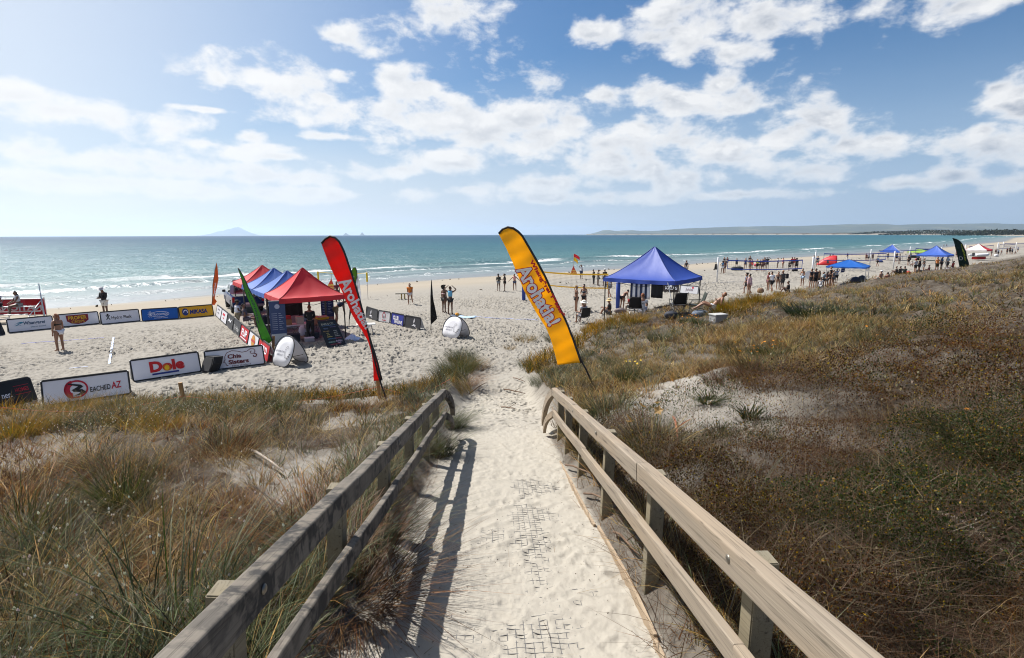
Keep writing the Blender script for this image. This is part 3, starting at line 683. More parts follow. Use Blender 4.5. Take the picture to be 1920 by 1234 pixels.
# ================================================================== smaller furniture
def folding_table(loc, rz, L, D, H, label, cloth=None, group=None):
    r = thing("folding_table", label, "table", loc, rz, group)
    MB().box((0, 0, H), (L, D, .04), bev=.008).build("tabletop", plain("table_white", (.62, .62, .60), .5) if not cloth else fab(cloth), r)
    for sx in (1, -1):
        m = MB()
        for sy in (1, -1): m.tube([(sx * (L / 2 - .12), sy * (D / 2 - .05), 0), (sx * (L / 2 - .2), sy * (D / 2 - .07), H - .02)], .013, 6)
        m.tube([(sx * (L / 2 - .14), -D / 2 + .05, .15), (sx * (L / 2 - .14), D / 2 - .05, .15)], .01, 6); m.build("leg", plain("table_steel", (.35, .35, .36), .4, .7), r)
    return r
def camp_chair(loc, rz, label, col=BLK, group=None):
    r = thing("camp_chair", label, "chair", loc, rz, group); st = plain("chair_steel", (.08, .08, .085), .4, .6)
    MB().prism([(-.26, .40), (.26, .40), (.26, .42), (-.26, .42)], lambda x, z: V3(x, .24, z + .02), lambda x, z: V3(x, -.22, z - .03)).build("seat", fab(col), r)
    v = []; f = []
    for j in range(6):
        for i in range(6):
            u, w = i / 5 * 2 - 1, j / 5; v.append((u * (.27 - .02 * w), -.22 - .16 * w - .03 * (1 - u * u), .42 + .50 * w))
    for j in range(5):
        for i in range(5): k = j * 6 + i; f.append((k, k + 1, k + 7, k + 6))
    b = mesh("backrest", v, f, fab(col), r, True); b.modifiers.new("thick", 'SOLIDIFY').thickness = .02
    fr = MB()
    for s in (1, -1):
        fr.tube([(s * .28, -.40, .95), (s * .28, -.22, .42), (s * .27, .26, 0)], .012, 6); fr.tube([(s * .28, .25, .60), (s * .28, .25, .42), (s * .27, -.28, 0)], .012, 6)
        fr.tube([(-s * .27, .26, 0), (s * .27, .25, .42)], .01, 6)
        MB().box((s * .29, .0, .61), (.06, .5, .025), bev=.008).build("armrest", fab(col), r)
    fr.build("frame", st, r); return r
def sphere_mesh(name, r, sx=1, sy=1, sz=1, n=14): 
    return MB().lathe([(max(.004, r * math.cos(a)) * sx, r * math.sin(a) * sz) for a in np.linspace(-math.pi / 2, math.pi / 2, n)], n=16)
def soft_bag(loc, size, col, label, rz=0, cat="bag", name="beach_bag", group=None):
    r = thing(name, label, cat, loc, rz, group); rg = random.Random(int(loc[0] * 977 + loc[1] * 131)); sx, sy, sz = size; v = []; f = []; n, m = 12, 7
    for j in range(m):
        t = j / (m - 1); w = (math.sin(math.pi * (.18 + .78 * t))) ** .55 if t < .98 else .12
        for i in range(n): a = 2 * math.pi * i / n; k = 1 + rg.uniform(-.12, .12); v.append((math.cos(a) * sx / 2 * w * k, math.sin(a) * sy / 2 * w * k, sz * t))
    for j in range(m - 1):
        for i in range(n): f.append((j * n + i, j * n + (i + 1) % n, (j + 1) * n + (i + 1) % n, (j + 1) * n + i))
    f.append(tuple(range((m - 1) * n, m * n))); mesh("bag", v, f, fab(col), r, True)
    MB().tube([(-sx * .2, 0, sz * .9), (-sx * .12, 0, sz * 1.18), (sx * .12, 0, sz * 1.18), (sx * .2, 0, sz * .9)], .012, 6).build("strap", fab(BLK), r); return r
def net_post(px, py, top, r, col, label, pad=None, group=None, z=0, lean=0):
    p = at(px, py, z); o = thing("net_post", label, "post", p, 0, group); o.rotation_euler = (0, rad(lean), 0)
    MB().lathe([(r, 0), (r, top), (r * .6, top + .03)], n=12).build("pole", plain("post_%02x%02x%02x" % tuple(int(255 * q ** .45) for q in col), col, .45), o, True)
    MB().box((0, -r - .015, top * .45), (.05, .04, .12), bev=.008).build("winch", plain("winch_grey", (.1, .1, .11), .4, .6), o)
    if pad: MB().lathe([(r + .04, .05), (r + .085, .07), (r + .085, 1.72), (r + .05, 1.76)], n=16).build("padding", plain("pad_blue", pad, .5), o, True)
    return o
def volley_net(a, b, zt, h, tape, label, gap=.14, tw=.09, group=None):
    a, b = Vector(a), Vector(b); r = thing("volleyball_net", label, "net", (a + b) / 2, 0, group); o = r.location
    U = (b - a); L = U.length; U.normalize(); tm = plain("tape_%02x%02x%02x" % tuple(int(255 * q ** .45) for q in tape), tape, .6)
    def P(u, z): return a + U * u + V3(0, 0, z - .10 * math.sin(math.pi * u / L)) - o
    N = U.cross(V3(0, 0, 1)) * .006
    def tp(name, z0, z1, u0, u1):
        v = []; f = []; n = 16
        for i in range(n + 1):
            u = u0 + (u1 - u0) * i / n
            for q, z in ((1, z0), (1, z1), (-1, z1), (-1, z0)): v.append(P(u, z) + N * q)
        for i in range(n):
            for k in range(4): f.append((i * 4 + k, i * 4 + (k + 1) % 4, i * 4 + 4 + (k + 1) % 4, i * 4 + 4 + k))
        mesh(name, v, f, tm, r)
    tp("top_tape", zt - tw, zt, 0, L); tp("bottom_tape", zt - h, zt - h + tw * .8, 0, L); tp("side_tape", zt - h + tw, zt - tw, 0, .06); tp("side_tape", zt - h + tw, zt - tw, L - .06, L)
    m = MB(); cs = .0035; nz = int(h / gap); nu = int(L / gap)
    v = []; f = []
    for i in range(1, nu):
        u = L * i / nu; k = len(v); v += [P(u - cs, zt - h + tw), P(u + cs, zt - h + tw), P(u + cs, zt - tw), P(u - cs, zt - tw)]; f.append((k, k + 1, k + 2, k + 3))
    for j in range(1, nz):
        z = zt - h + h * j / nz; 
        for i in range(8):
            k = len(v); u0, u1 = L * i / 8, L * (i + 1) / 8; v += [P(u0, z - cs), P(u1, z - cs), P(u1, z + cs), P(u0, z + cs)]; f.append((k, k + 1, k + 2, k + 3))
    mesh("netting", v, f, plain("net_cord", (.08, .08, .085), .8), r)
    ro = MB()
    for (p, s) in ((P(0, zt - tw / 2), -1), (P(0, zt - h + .03), -1), (P(L, zt - tw / 2), 1), (P(L, zt - h + .03), 1)): ro.tube([p, p + U * s * .95], .008, 5)
    ro.build("rope", plain("net_rope", (.55, .55, .52), .8), r)
    return r
# ================================================================== the ramp: handrails, edging, plastic ground mat
def wood(name, c1, c2, c3, stain=0.0, green=0.0):
    m, nt, b = new_mat(name)
    tc = nd(nt, 'ShaderNodeTexCoord').outputs['Object']
    g = nd(nt, 'ShaderNodeVectorMath', operation='MULTIPLY', inp={0: tc, 1: (34, 1.5, 34)}).outputs[0]
    n1 = noise(nt, g, 1.0, 5, .65, .6)
    n2 = noise(nt, nd(nt, 'ShaderNodeVectorMath', operation='MULTIPLY', inp={0: tc, 1: (5, .8, 5)}).outputs[0], 1.0, 4)
    n3 = noise(nt, nd(nt, 'ShaderNodeVectorMath', operation='MULTIPLY', inp={0: tc, 1: (150, 3, 150)}).outputs[0], 1.0, 3, .6)
    c = mix(nt, n1, c1, c2); c = mix(nt, ramp(nt, n2, (.42, 0), (.62, 1)), c, c3)
    crack = ramp(nt, n1, (.33, 1), (.40, 0)); c = mix(nt, mth(nt, 'MULTIPLY', crack, .75), c, (.05, .04, .032))
    ck = noise(nt, nd(nt, 'ShaderNodeVectorMath', operation='MULTIPLY', inp={0: tc, 1: (48, .55, 48)}).outputs[0], 1.0, 2, .4, .9)
    c = mix(nt, mth(nt, 'MULTIPLY', ramp(nt, ck, (.475, 0), (.495, 1), (.505, 1), (.525, 0)), .42), c, (.035, .028, .022))
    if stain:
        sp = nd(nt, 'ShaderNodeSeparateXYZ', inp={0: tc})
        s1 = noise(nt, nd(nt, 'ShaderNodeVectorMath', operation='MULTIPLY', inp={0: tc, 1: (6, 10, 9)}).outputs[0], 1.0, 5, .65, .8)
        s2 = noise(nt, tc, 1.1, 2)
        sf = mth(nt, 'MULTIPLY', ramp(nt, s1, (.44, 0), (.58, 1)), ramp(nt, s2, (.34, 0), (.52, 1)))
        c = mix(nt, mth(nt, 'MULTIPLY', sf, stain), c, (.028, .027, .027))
    if green: c = mix(nt, mth(nt, 'MULTIPLY', n2, green), c, (.13, .155, .085))
    nt.links.new(c, b.inputs['Base Color']); b.inputs['Roughness'].default_value = .85; b.inputs['Specular IOR Level'].default_value = .25
    bump(nt, b, mth(nt, 'ADD', n1, mth(nt, 'MULTIPLY', n3, .4)), .55, .006)
    return m
w_rail = wood("weathered_rail_timber", (.135, .110, .083), (.34, .287, .225), (.265, .21, .152))
w_mould_shade = wood("mouldy_shaded_rail_timber", (.10, .088, .072), (.225, .20, .172), (.14, .122, .10), stain=.93)  # base tones darkened to stand in for the face's shade; stain is mould
w_post = wood("treated_post_timber", (.15, .13, .095), (.25, .22, .165), (.20, .165, .11), green=.12)
w_edge = wood("edging_timber", (.28, .205, .135), (.38, .30, .215), (.31, .23, .155))
steel_d = plain("galvanised_bolt", (.20, .18, .15), .45, .8)
PR4 = PR.to_4x4()
def railing(side, inner, label, mat, joints_u, joints_l, posts, seed):
    """side +1: boards lie outside the inner face"""
    r = random.Random(seed)
    base = pp(inner, 4.6, 1.6)
    root = bpy.data.objects.new("timber_handrail", None); COL.objects.link(root)
    root.matrix_world = Matrix.Translation(base) @ PR4; tag(root, label, "handrail")
    o = Vector((inner, 4.6, -1.6))
    def board(name, s0, s1, h0, h1, th, dx=0.0, bev=.011, bolts=()):
        bm = bmesh.new(); bmesh.ops.create_cube(bm, size=1)
        n = max(2, int((s1 - s0) / .25))
        for q in bm.verts: q.co = Vector((q.co.x * th, q.co.y * (s1 - s0), q.co.z * (h1 - h0)))
        es = [e for e in bm.edges if abs(e.verts[0].co.y - e.verts[1].co.y) > .1]
        bmesh.ops.subdivide_edges(bm, edges=es, cuts=n, use_grid_fill=False)
        es = [e for e in bm.edges if abs(e.verts[0].co.y - e.verts[1].co.y) > .01]
        bmesh.ops.bevel(bm, geom=es, offset=bev, segments=3, affect='EDGES', profile=.5)
        wx, wz, ph = r.uniform(.002, .005), r.uniform(.002, .006), r.uniform(0, 6)
        for q in bm.verts:
            y = q.co.y; q.co.x += wx * math.sin(y * 2.1 + ph); q.co.z += wz * math.sin(y * 1.7 + ph * 2)
        me = bpy.data.meshes.new(name); bm.to_mesh(me); bm.free()
        c = link(name, me, mat, root, True); c.location = Vector((inner + side * (th / 2 + dx), (s0 + s1) / 2, -(h0 + h1) / 2)) - o
        for p in me.polygons: p.use_smooth = False
        for s in bolts:
            if s0 + .05 < s < s1 - .05:
                mb = MB().lathe([(.019, 0), (.019, .004), (.012, .009), (.002, .010)], n=12, M=Matrix.Rotation(-side * rad(90), 3, 'Y'))
                bo = mb.build("bolt", steel_d, c, True)
                bo.location = Vector((-side * (th / 2 - .001), s - (s0 + s1) / 2, .01))
        return c
    U0, U1, L0, L1 = .835, .965, 1.215, 1.325
    END = 8.95
    for a, b2 in zip(joints_u[:-1], joints_u[1:]): board("top_rail", a + .002, b2 - .002, U0, U1, .085, bolts=posts)
    for a, b2 in zip(joints_l[:-1], joints_l[1:]): board("lower_rail", a + .002, b2 - .002, L0, L1, .052, dx=.004)
    # end boards sweeping down into the sand
    def sweep(name, h, th, hh, s0, s1, drop):
        mb = MB(); n = 9; v = []; f = []
        for i in range(n):
            t = i / (n - 1); s = s0 + (s1 - s0) * t; hz = h + drop * (.55 * t + .45 * t * t); bow = -.05 * math.sin(math.pi * t) * .6 - .10 * t
            tx = Vector((0, s1 - s0, -drop * (.55 + .9 * t))).normalized(); up = Vector((0, -tx.z, tx.y))
            for (a, c) in ((0, .5), (1, .5), (1, -.5), (0, -.5)):
                v.append(Vector((inner + side * (a * th + bow), s, -hz)) + up * (c * hh) - o)
        for i in range(n - 1):
            for k in range(4): f.append((i * 4 + k, i * 4 + (k + 1) % 4, i * 4 + 4 + (k + 1) % 4, i * 4 + 4 + k))
        f += [(3, 2, 1, 0), tuple((n - 1) * 4 + k for k in range(4))]
        mb.add(v, f).build(name, mat, root)
    sweep("end_rail", (U0 + U1) / 2 + .015, .075, .125, END + .01, END + (.55 if side < 0 else .92), .40 if side < 0 else .66)
    sweep("lower_end_rail", (L0 + L1) / 2 + .015, .05, .105, END + .01, END + (.38 if side < 0 else .62), .24 if side < 0 else .38)
    for s in posts:
        lean = Matrix.Rotation(PA, 3, 'X') @ Matrix.Rotation(r.uniform(-.02, .02) + rad(2.2 if side < 0 else .8), 3, 'Y')
        ht = r.uniform(.868, .895)
        bm = bmesh.new(); bmesh.ops.create_cube(bm, size=1)
        for q in bm.verts: q.co = lean @ Vector((q.co.x * .095, q.co.y * .095, q.co.z * 1.5 - .75))
        bmesh.ops.bevel(bm, geom=bm.edges[:], offset=.005, segments=2, affect='EDGES')
        me = bpy.data.meshes.new("post"); bm.to_mesh(me); bm.free()
        c = link("post", me, w_post, root); c.location = Vector((inner + side * .137, s, -ht)) - o
    return root
railing(-1, -.84, "weathered timber handrail with dark mould stains, left of the sandy ramp", w_mould_shade, [-.9, 3.27, 6.1, 8.95], [-.9, 4.55, 8.95], [.55, 1.95, 3.28, 4.62, 6.0, 7.35, 8.6], 3)
railing(1, .92, "pale clean timber handrail, right of the sandy ramp", w_rail, [-.9, 3.52, 6.6, 8.95], [-.9, 2.1, 5.85, 8.95], [.72, 2.12, 3.5, 4.95, 6.45, 7.75, 8.72], 4)
# edging boards on edge along the right of the ramp
root = thing("edging_board", "thin orange timber edging half buried along the right of the ramp", "edging", pp(.905, 4, 1.76))
for (s0, s1, dl, tw) in ((.6, 3.05, 0, .0), (3.08, 4.9, .012, .012), (4.93, 7.6, -.004, -.01)):
    v = []; f = []; n = 12
    for i in range(n + 1):
        s = s0 + (s1 - s0) * i / n; l = .885 + dl + .012 * math.sin(s * 1.9) + tw * (i / n); h = 1.715 + .012 * math.sin(s * 2.7 + 1) + .03 * max(0, (s - 5.5) / 2)
        for a, c in ((0, 0), (.022, 0), (.022, .14), (0, .14)): v.append(pp(l + a, s, h + c) - root.location)
    for i in range(n):
        for k in range(4): f.append((i * 4 + k, i * 4 + 4 + k, i * 4 + 4 + (k + 1) % 4, i * 4 + (k + 1) % 4))
    f += [(0, 1, 2, 3), tuple(n * 4 + k for k in (3, 2, 1, 0))]
    mesh("board", v, f, w_edge, root)
# black plastic ground mat, mostly under the sand
matm = plain("black_plastic_mat", (.10, .098, .095), .6)
v = []; f = []
cell = .05
LI, SJ = np.meshgrid(np.arange(-.45, .80, cell), np.arange(2.0, 6.7, cell), indexing='ij')
pts = np.array([tuple(pp(a, q, HG)) for a, q in zip(LI.ravel(), SJ.ravel())])
gzz = surf(pts[:, :2])[0]
dl = (fbm(LI.ravel() * 3.0 + 3, SJ.ravel() * 1.9, 3, 71) - .5) * .020 - .0052 + .0085 * np.exp(-((LI.ravel() - .30) / .24) ** 2) + .0012 * rng.normal(size=len(pts))
pts[:, 2] = gzz + np.clip(dl, -.02, .0016); GI, GJ = LI.shape
for i in range(GI):
    for j in range(GJ):
        k = i * GJ + j
        for k2 in ((k + GJ) if i < GI - 1 else None, (k + 1) if j < GJ - 1 else None):
            if k2 is None or max(dl[k], dl[k2]) < -.004: continue
            a, q = Vector(pts[k]), Vector(pts[k2]); sd_ = (q - a).cross(Vector((0, 0, 1))).normalized() * .0019; n = len(v)
            v += [a + sd_, a - sd_, q + sd_, q - sd_, a + Vector((0, 0, -.008)), q + Vector((0, 0, -.008))]
            f += [(n, n + 1, n + 3, n + 2), (n + 1, n + 4, n + 5, n + 3), (n + 4, n, n + 2, n + 5)]
gm = mesh("ground_mat", v, f, matm); tag(gm, "black plastic grid mat showing through the sand of the ramp", "ground mat")
# ================================================================== feather flags
R2 = lambda pts, sc, ox, oy: [(ox + u / sc, oy + v / sc) for u, v in pts]
pe = R2([(58, 108), (80, 80), (110, 62), (150, 62), (190, 85), (225, 120), (270, 195), (330, 300), (400, 430), (470, 590), (540, 730), (600, 880), (655, 1042)], 3.855, 920, 410)
le = R2([(58, 112), (110, 210), (160, 320), (240, 520), (330, 680), (400, 790), (430, 860), (455, 940), (485, 1060)], 3.855, 920, 410)
pole = pe[:-1] + R2([(655, 1030), (690, 1090), (748, 1225)], 3.855, 920, 410)
ybase = on(1111, 722); YF = ybase.y
dirx, diry = 85, 145
Wr = (.74, .72, .74); Rd = (.52, .012, .022)
feather_flag("feather_flag", "large yellow feather flag with white lettering leaning left beside the right handrail", le, pe, pole, YF, (.97, .60, .03), .10,
    [("Arohatia!", 960 + 60 / 8.227, 470 + 293 / 8.227, dirx, diry, 124, 26, Wr, .035, .06, Rd), ("Whangārei Tākiwā", 960 + 270 / 8.227, 470 + 161 / 8.227, dirx, diry, 122, 6.6, Rd, .05, 0, None)], amp=.035)
pe = R2([(45, 133), (70, 100), (100, 82), (130, 85), (165, 115), (200, 185), (235, 290), (290, 460), (330, 600), (366, 750), (380, 800), (425, 930), (457, 1062)], 3.627, 590, 420)
le = R2([(46, 136), (100, 270), (150, 390), (200, 500), (260, 620), (320, 720), (356, 790), (378, 850), (392, 920), (402, 1000), (405, 1065)], 3.627, 590, 420)
pole = R2([(45, 133), (70, 100), (100, 82), (130, 85), (165, 115), (200, 185), (235, 290), (290, 460), (330, 600), (366, 750), (395, 880), (430, 1010), (484, 1190)], 3.627, 590, 420)
rb = on(723, 750)
feather_flag("feather_flag", "tall red feather flag with white lettering, its lower half twisted, left of the ramp's end", le, pe, pole, rb.y, (.74, .04, .03), .08,
    [("Arohatia!", 590 + 160 / 3.627, 420 + 392 / 3.627, 190, 330, 104, 24, Wr, .03, .5, None)], amp=.03)
# green one seen nearly edge-on
g0 = at(501, 668, 0)
feather_flag("feather_flag", "green feather flag seen almost edge on beside the left gazebos", [(446, 503), (456, 536), (468, 566), (480, 603), (494, 653)], [(447, 503), (462, 530), (477, 560), (493, 600), (511, 638)], [(446, 503), (457, 540), (470, 572), (483, 612), (501, 668)], g0.y, (.10, .34, .045), .5,
    [("Whangarei", 489, 606, -23, -64, 62, 4.8, (.015, .03, .05), .01, .35, None)], amp=.03, pr=.018)
m_ = R2([(1474, 228), (1482, 260), (1487, 330), (1480, 390), (1465, 440), (1462, 470), (1478, 490), (1462, 515)], 3.63, 0, 430); l_ = R2([(1473, 228), (1460, 290), (1449, 360), (1446, 430), (1444, 515)], 3.63, 0, 430)
feather_flag("feather_flag", "narrow orange feather flag at the far corner of the board fenced court", l_, m_, l_ + [(397.8, 588)], 33.4, (.62, .16, .02), .2, [("Whangarei Heads", 402.5, 556, 4, -26, 26, 3.4, Wr, .01, 0, None)], amp=.03, pr=.02, edge=False)
k_ = R2([(502, 530), (508, 600), (514, 690), (525, 770), (545, 870), (560, 940)], 5.61, 720, 430); l_ = R2([(500, 530), (494, 620), (491, 760), (491, 900), (495, 1003)], 5.61, 720, 430)
feather_flag("feather_flag", "plain black feather flag standing alone on the open sand", l_, k_, l_ + [(807.5, 619)], 26.9, (.014, .014, .016), .2, amp=.03, pr=.02, edge=False)
o_ = R2([(895, 82), (922, 92), (938, 140), (940, 210), (915, 320), (880, 480), (860, 650), (838, 790)], 7.256, 540, 490); l_ = R2([(893, 82), (872, 110), (864, 150), (872, 220), (880, 320), (858, 480), (842, 640), (834, 790)], 7.256, 540, 490)
feather_flag("feather_flag", "small green teardrop flag partly behind the red feather flag", l_, o_, l_[:-1] + [(655, 600), (654.5, 612)], 28.5, (.16, .32, .03), .1, [("Chia", 662.5, 530, 3, -16, 12, 3, Wr, .02, 0, None)], amp=.02, pr=.02)
l_ = [(671, 517), (669, 530), (671, 548), (675, 566)]; o_ = [(671.5, 517), (675, 532), (676.5, 550), (677, 566)]
feather_flag("feather_flag", "slim white feather flag behind the red feather flag", l_, o_, [(671, 517), (669, 530), (671, 548), (674, 566), (675, 589)], 32, (.7, .7, .72), .1, amp=.02, pr=.018, edge=False)
l_ = R2([(858, 0), (880, 80), (905, 170), (930, 280), (950, 405)], 8, 1680, 450); l_ = [(1786, 446.5)] + l_; o_ = [(1786.5, 446.5), (1796, 450)] + R2([(960, 20), (1010, 85), (1045, 180), (1075, 300), (1095, 415)], 8, 1680, 450)
feather_flag("feather_flag", "dark green feather flag with a pale ring emblem by the far blue gazebo", l_, o_, [(1786, 446.5), (1796, 450)] + R2([(960, 20), (1010, 85), (1045, 180), (1075, 300), (1095, 415), (1104, 480)], 8, 1680, 450), at(1818, 510, .2).y, (.012, .045, .038), .1,
    [("O", 1797.5, 487.5, 1, .1, 6.5, 7, Wr, -.02, 0, None), ("HOMESTEAD", 1801, 459, 8, 29, 31, 2.6, (.42, .5, .03), .01, 0, None)], amp=.04, pr=.03)

# ================================================================== court boards
def gb(a, b, *r, **k): return board(at(*a), at(*b), *r, **k)
WB = (.74, .74, .79)
brush = lambda pts, w: stroke(pts, w)
# near row
Wd, H = 2.62, .78
gb((-94, 790), (72, 751), H, 20, BLK, [('t', "ner.", 1.72, .36, .30, .17, WB), ('t', "HOMES", 2.22, .44, .42, .11, (.42, .015, .03)), ('e', stroke([(1.98, .56), (2.46, .56)], .012) + stroke([(1.98, .31), (2.46, .31)], .012), (.42, .015, .03))], "black board with white and red lettering at the left edge of the sand", "boards along the near side of the court", dw=2.6)
red = (.48, .012, .035)
gb((80, 763), (247, 739), H, 20, WB, [('e', ring_polys(.92, .38, .33, .27, .05, 28) + ring_polys(.83, .38, .24, .27, .16, 20, rad(95), rad(265), .16), red),
   ('e', [[(.72, .58), (1.05, .50), (1.12, .44), (1.00, .36), (.78, .36), (.95, .44), (.98, .46), (.70, .54)], [(.80, .37), (1.08, .36), (1.18, .27), (1.05, .19), (.84, .19), (.98, .24), (1.04, .28), (.84, .31)]], (.012, .012, .012)),
   ('t', "EACHED", 1.58, .32, .58, .15, (.012, .012, .012), dict(bold=.012, shear=.1, rot=.04)), ('t', "AZ", 2.04, .36, .30, .20, red, dict(bold=.02, shear=.1, rot=.04))], "white board with a red ring emblem and black and red lettering behind the grass", "boards along the near side of the court")
dred = (.52, .01, .012)
sunp = [[(1.22 + .07 * math.cos(a - .12), .33 + .07 * math.sin(a - .12)), (1.22 + .17 * math.cos(a), .33 + .15 * math.sin(a)), (1.22 + .07 * math.cos(a + .12), .33 + .07 * math.sin(a + .12))] for a in np.linspace(0, 2 * math.pi, 17)[:-1]] + [disc_poly(1.22, .33, .085, .085)]
gb((249, 717), (379, 697), H, 20, WB, [('t', "Dole", 1.24, .42, 1.22, .34, dred, dict(bold=.05)), ('e', sunp, (.85, .50, .01)), ('e', stroke([(.68, .16), (1.62, .16)], .06), (.015, .03, .20))], "white board with large red lettering, a yellow sun and a blue underline", "boards along the near side of the court")
mar = (.13, .015, .02)
gb((386, 697), (498, 683), H, 20, WB, [('t', "Chia", .98, .45, .46, .15, mar, dict(bold=.035)), ('t', "Sisters", 1.10, .24, .68, .15, mar, dict(bold=.035)), ('t', "New Zealand", 1.18, .09, .62, .055, (.2, .15, .15)),
   ('e', stroke([(.74, .12), (.68, .14), (.67, .22), (.60, .26), (.66, .34), (.66, .46), (.74, .60), (.92, .66), (1.1, .62), (1.25, .56), (1.42, .58), (1.54, .66), (1.66, .64), (1.70, .55), (1.64, .47), (1.54, .48), (1.52, .55), (1.58, .57)], .02) + stroke([(1.66, .47), (1.74, .42), (1.70, .34), (1.62, .35), (1.62, .40)], .034), mar)], "white board with maroon lettering inside a drawn head of curling hair", "boards along the near side of the court", dw=2.0)
# far row
NB = "boards along the seaward side of the court"
gb((-70, 641), (11, 627), .74, 18, BLK, [('e', stroke([(.4, .3), (1.2, .5)], .03), (.4, .02, .02))], "black board at the far left end of the seaward row", NB)
blu = (.01, .06, .13); tl = (.03, .22, .33)
gb((16, 625), (103, 616), .74, 18, WB, [('t', "Whangarei", 1.42, .44, 1.15, .17, blu, dict(bold=.02, shear=.12)), ('t', "District Council", 1.60, .22, .80, .075, (.12, .22, .30)), ('e', [[(.30, .36), (.52, .46), (.72, .42), (.90, .50), (.72, .52), (.55, .49)], [(.36, .32), (.60, .36), (.74, .32), (.58, .42)]], tl)], "white board with dark blue lettering and a teal wave emblem, beside the black end board", NB)
sh = [[(.62, .62), (1.85, .62), (1.84, .30), (1.62, .16), (1.24, .10), (.86, .16), (.64, .30)]]
gb((105, 615), (188, 607), .74, 18, WB, [('e', sh, (.22, .012, .022)), ('t', "PROPER", 1.24, .46, 1.02, .19, (.72, .42, .02), dict(bold=.025)), ('t', "CRISPS", 1.24, .24, .72, .14, (.72, .42, .02), dict(bold=.01))], "white board with a maroon shield and yellow lettering behind the bikini player", NB)
gb((190, 609), (264, 602), .74, 18, WB, [('t', "Hydro Flask", 1.30, .34, 1.25, .17, (.02, .02, .022), dict(bold=.012)), ('e', stroke([(.36, .24), (.58, .50)], .05) + stroke([(.36, .50), (.58, .24)], .05) + [disc_poly(.47, .52, .06, .06)], (.02, .02, .022))], "white board with black lettering and a crossed figure emblem below the man in a hat", NB)
gb((266, 603), (336, 598), .74, 18, (.008, .10, .42), [('t', "TRADEWINDS", 1.22, .36, 1.0, .13, WB, dict(bold=.005)), ('e', ring_polys(1.2, .36, .62, .17, .022, 24), WB), ('e', [q for a in np.linspace(0, math.pi, 6)[:-1] for q in stroke([(.58 - .17 * math.cos(a), .38 - .2 * math.sin(a)), (.58 + .17 * math.cos(a), .38 + .2 * math.sin(a))], .016)], WB), ('t', "OUTDOOR LIVING", 1.26, .14, .9, .05, WB)], "blue board with a white star and oval bordered lettering", NB)
gb((337, 598), (402, 592), .74, 18, (.72, .38, .012), [('t', "MIKASA", 1.38, .36, 1.25, .24, (.012, .03, .17), dict(bold=.04, shear=.08)), ('e', [disc_poly(.45, .38, .22, .22)], (.012, .03, .17)), ('e', ring_polys(.47, .36, .15, .15, .05, 16, -.4, 3.2) , WB)], "orange yellow board with dark blue lettering and a ball emblem at the court's far corner", NB)
# side row running from the far corner to the near row
a0, a1 = at(404, 592), at(502, 682); n7 = 7
side = [((.74, .74, .79), "white board with small dark marks, first after the far corner", [('e', stroke([(.5, .5), (1.4, .5)], .05) + stroke([(.6, .3), (1.2, .3)], .05), (.1, .1, .14))]),
        ((.74, .74, .79), "white board with red marks, second from the far corner", [('e', stroke([(.5, .45), (1.3, .45)], .12) + stroke([(.7, .25), (1.1, .25)], .06), red)]),
        (CHA, "charcoal board with a white flying bird print, third from the far corner", [('e', [[(.4, .3), (.8, .5), (1.2, .4), (1.6, .55), (1.2, .3), (.8, .38)]], WB)]),
        (CHA, "charcoal board with pale script in front of the man in white", [('t', "Te Hau", 1.0, .3, 1.3, .22, (.5, .5, .5), dict(shear=.2))]),
        ((.52, .012, .022), "red board with white lettering beside the man in white", [('t', "FLIP", 1.0, .38, 1.3, .30, WB, dict(bold=.03)), ('e', stroke([(.3, .12), (1.7, .12)], .05), WB)]),
        ((.74, .74, .79), "white board with a gold and red crest beside the green flag", [('e', [disc_poly(1.0, .36, .34, .26)], (.45, .20, .03)), ('e', stroke([(.6, .36), (1.4, .36)], .1), (.4, .03, .02))]),
        ((.52, .012, .022), "red board with a white stripe at the near corner of the court", [('t', "GOLD", 1.0, .38, 1.2, .26, WB, dict(bold=.03))])]
for i, (c_, lb, it) in enumerate(side):
    p = a0.lerp(a1, (i + .02) / n7); q = a0.lerp(a1, (i + .98) / n7); board(p, q, .72, 14, c_, it, lb, "boards along the right side of the court", depth=.28, dw=2.0)
# four short boards on the middle sand
MBG = "short boards on the middle sand"
leaf = lambda x: [('e', [[(x, .28), (x + .08, .40), (x + .05, .56), (x - .02, .42)], [(x - .18, .14), (x + .02, .26), (x + .22, .20), (x + .04, .18)], [(x - .1, .2), (x + .16, .12), (x + .3, .1), (x + .1, .17)]], WB)]
gb((685.5, 595), (707, 602.5), .68, 8, CHA, leaf(.62), "charcoal board with a white leaf print, farthest of the four short boards", MBG, depth=.2, dw=1.45)
gb((708.5, 603), (731, 607), .68, 8, (.74, .74, .76), [('e', [q for q in ring_polys(.7, .35, .2, .24, .05, 14, -.3, 3.6)] + stroke([(.5, .14), (.95, .14)], .05), (.42, .05, .07)), ('e', [disc_poly(.7, .32, .08, .09)], (.2, .2, .22))], "white board with a red arch emblem among the four short boards", MBG, depth=.2, dw=1.45)
gb((732.5, 607.5), (756.5, 613), .68, 8, (.035, .05, .33), [('t', "CLUB", .55, .40, .62, .20, WB, dict(bold=.05)), ('t', "MARINE", .86, .20, .85, .17, WB, dict(bold=.03))], "blue board with white lettering among the four short boards", MBG, depth=.2, dw=1.45)
gb((758, 613.5), (787.5, 619.5), .68, 8, CHA, leaf(.85), "charcoal board with a white leaf print, nearest of the four short boards", MBG, depth=.2, dw=1.45)
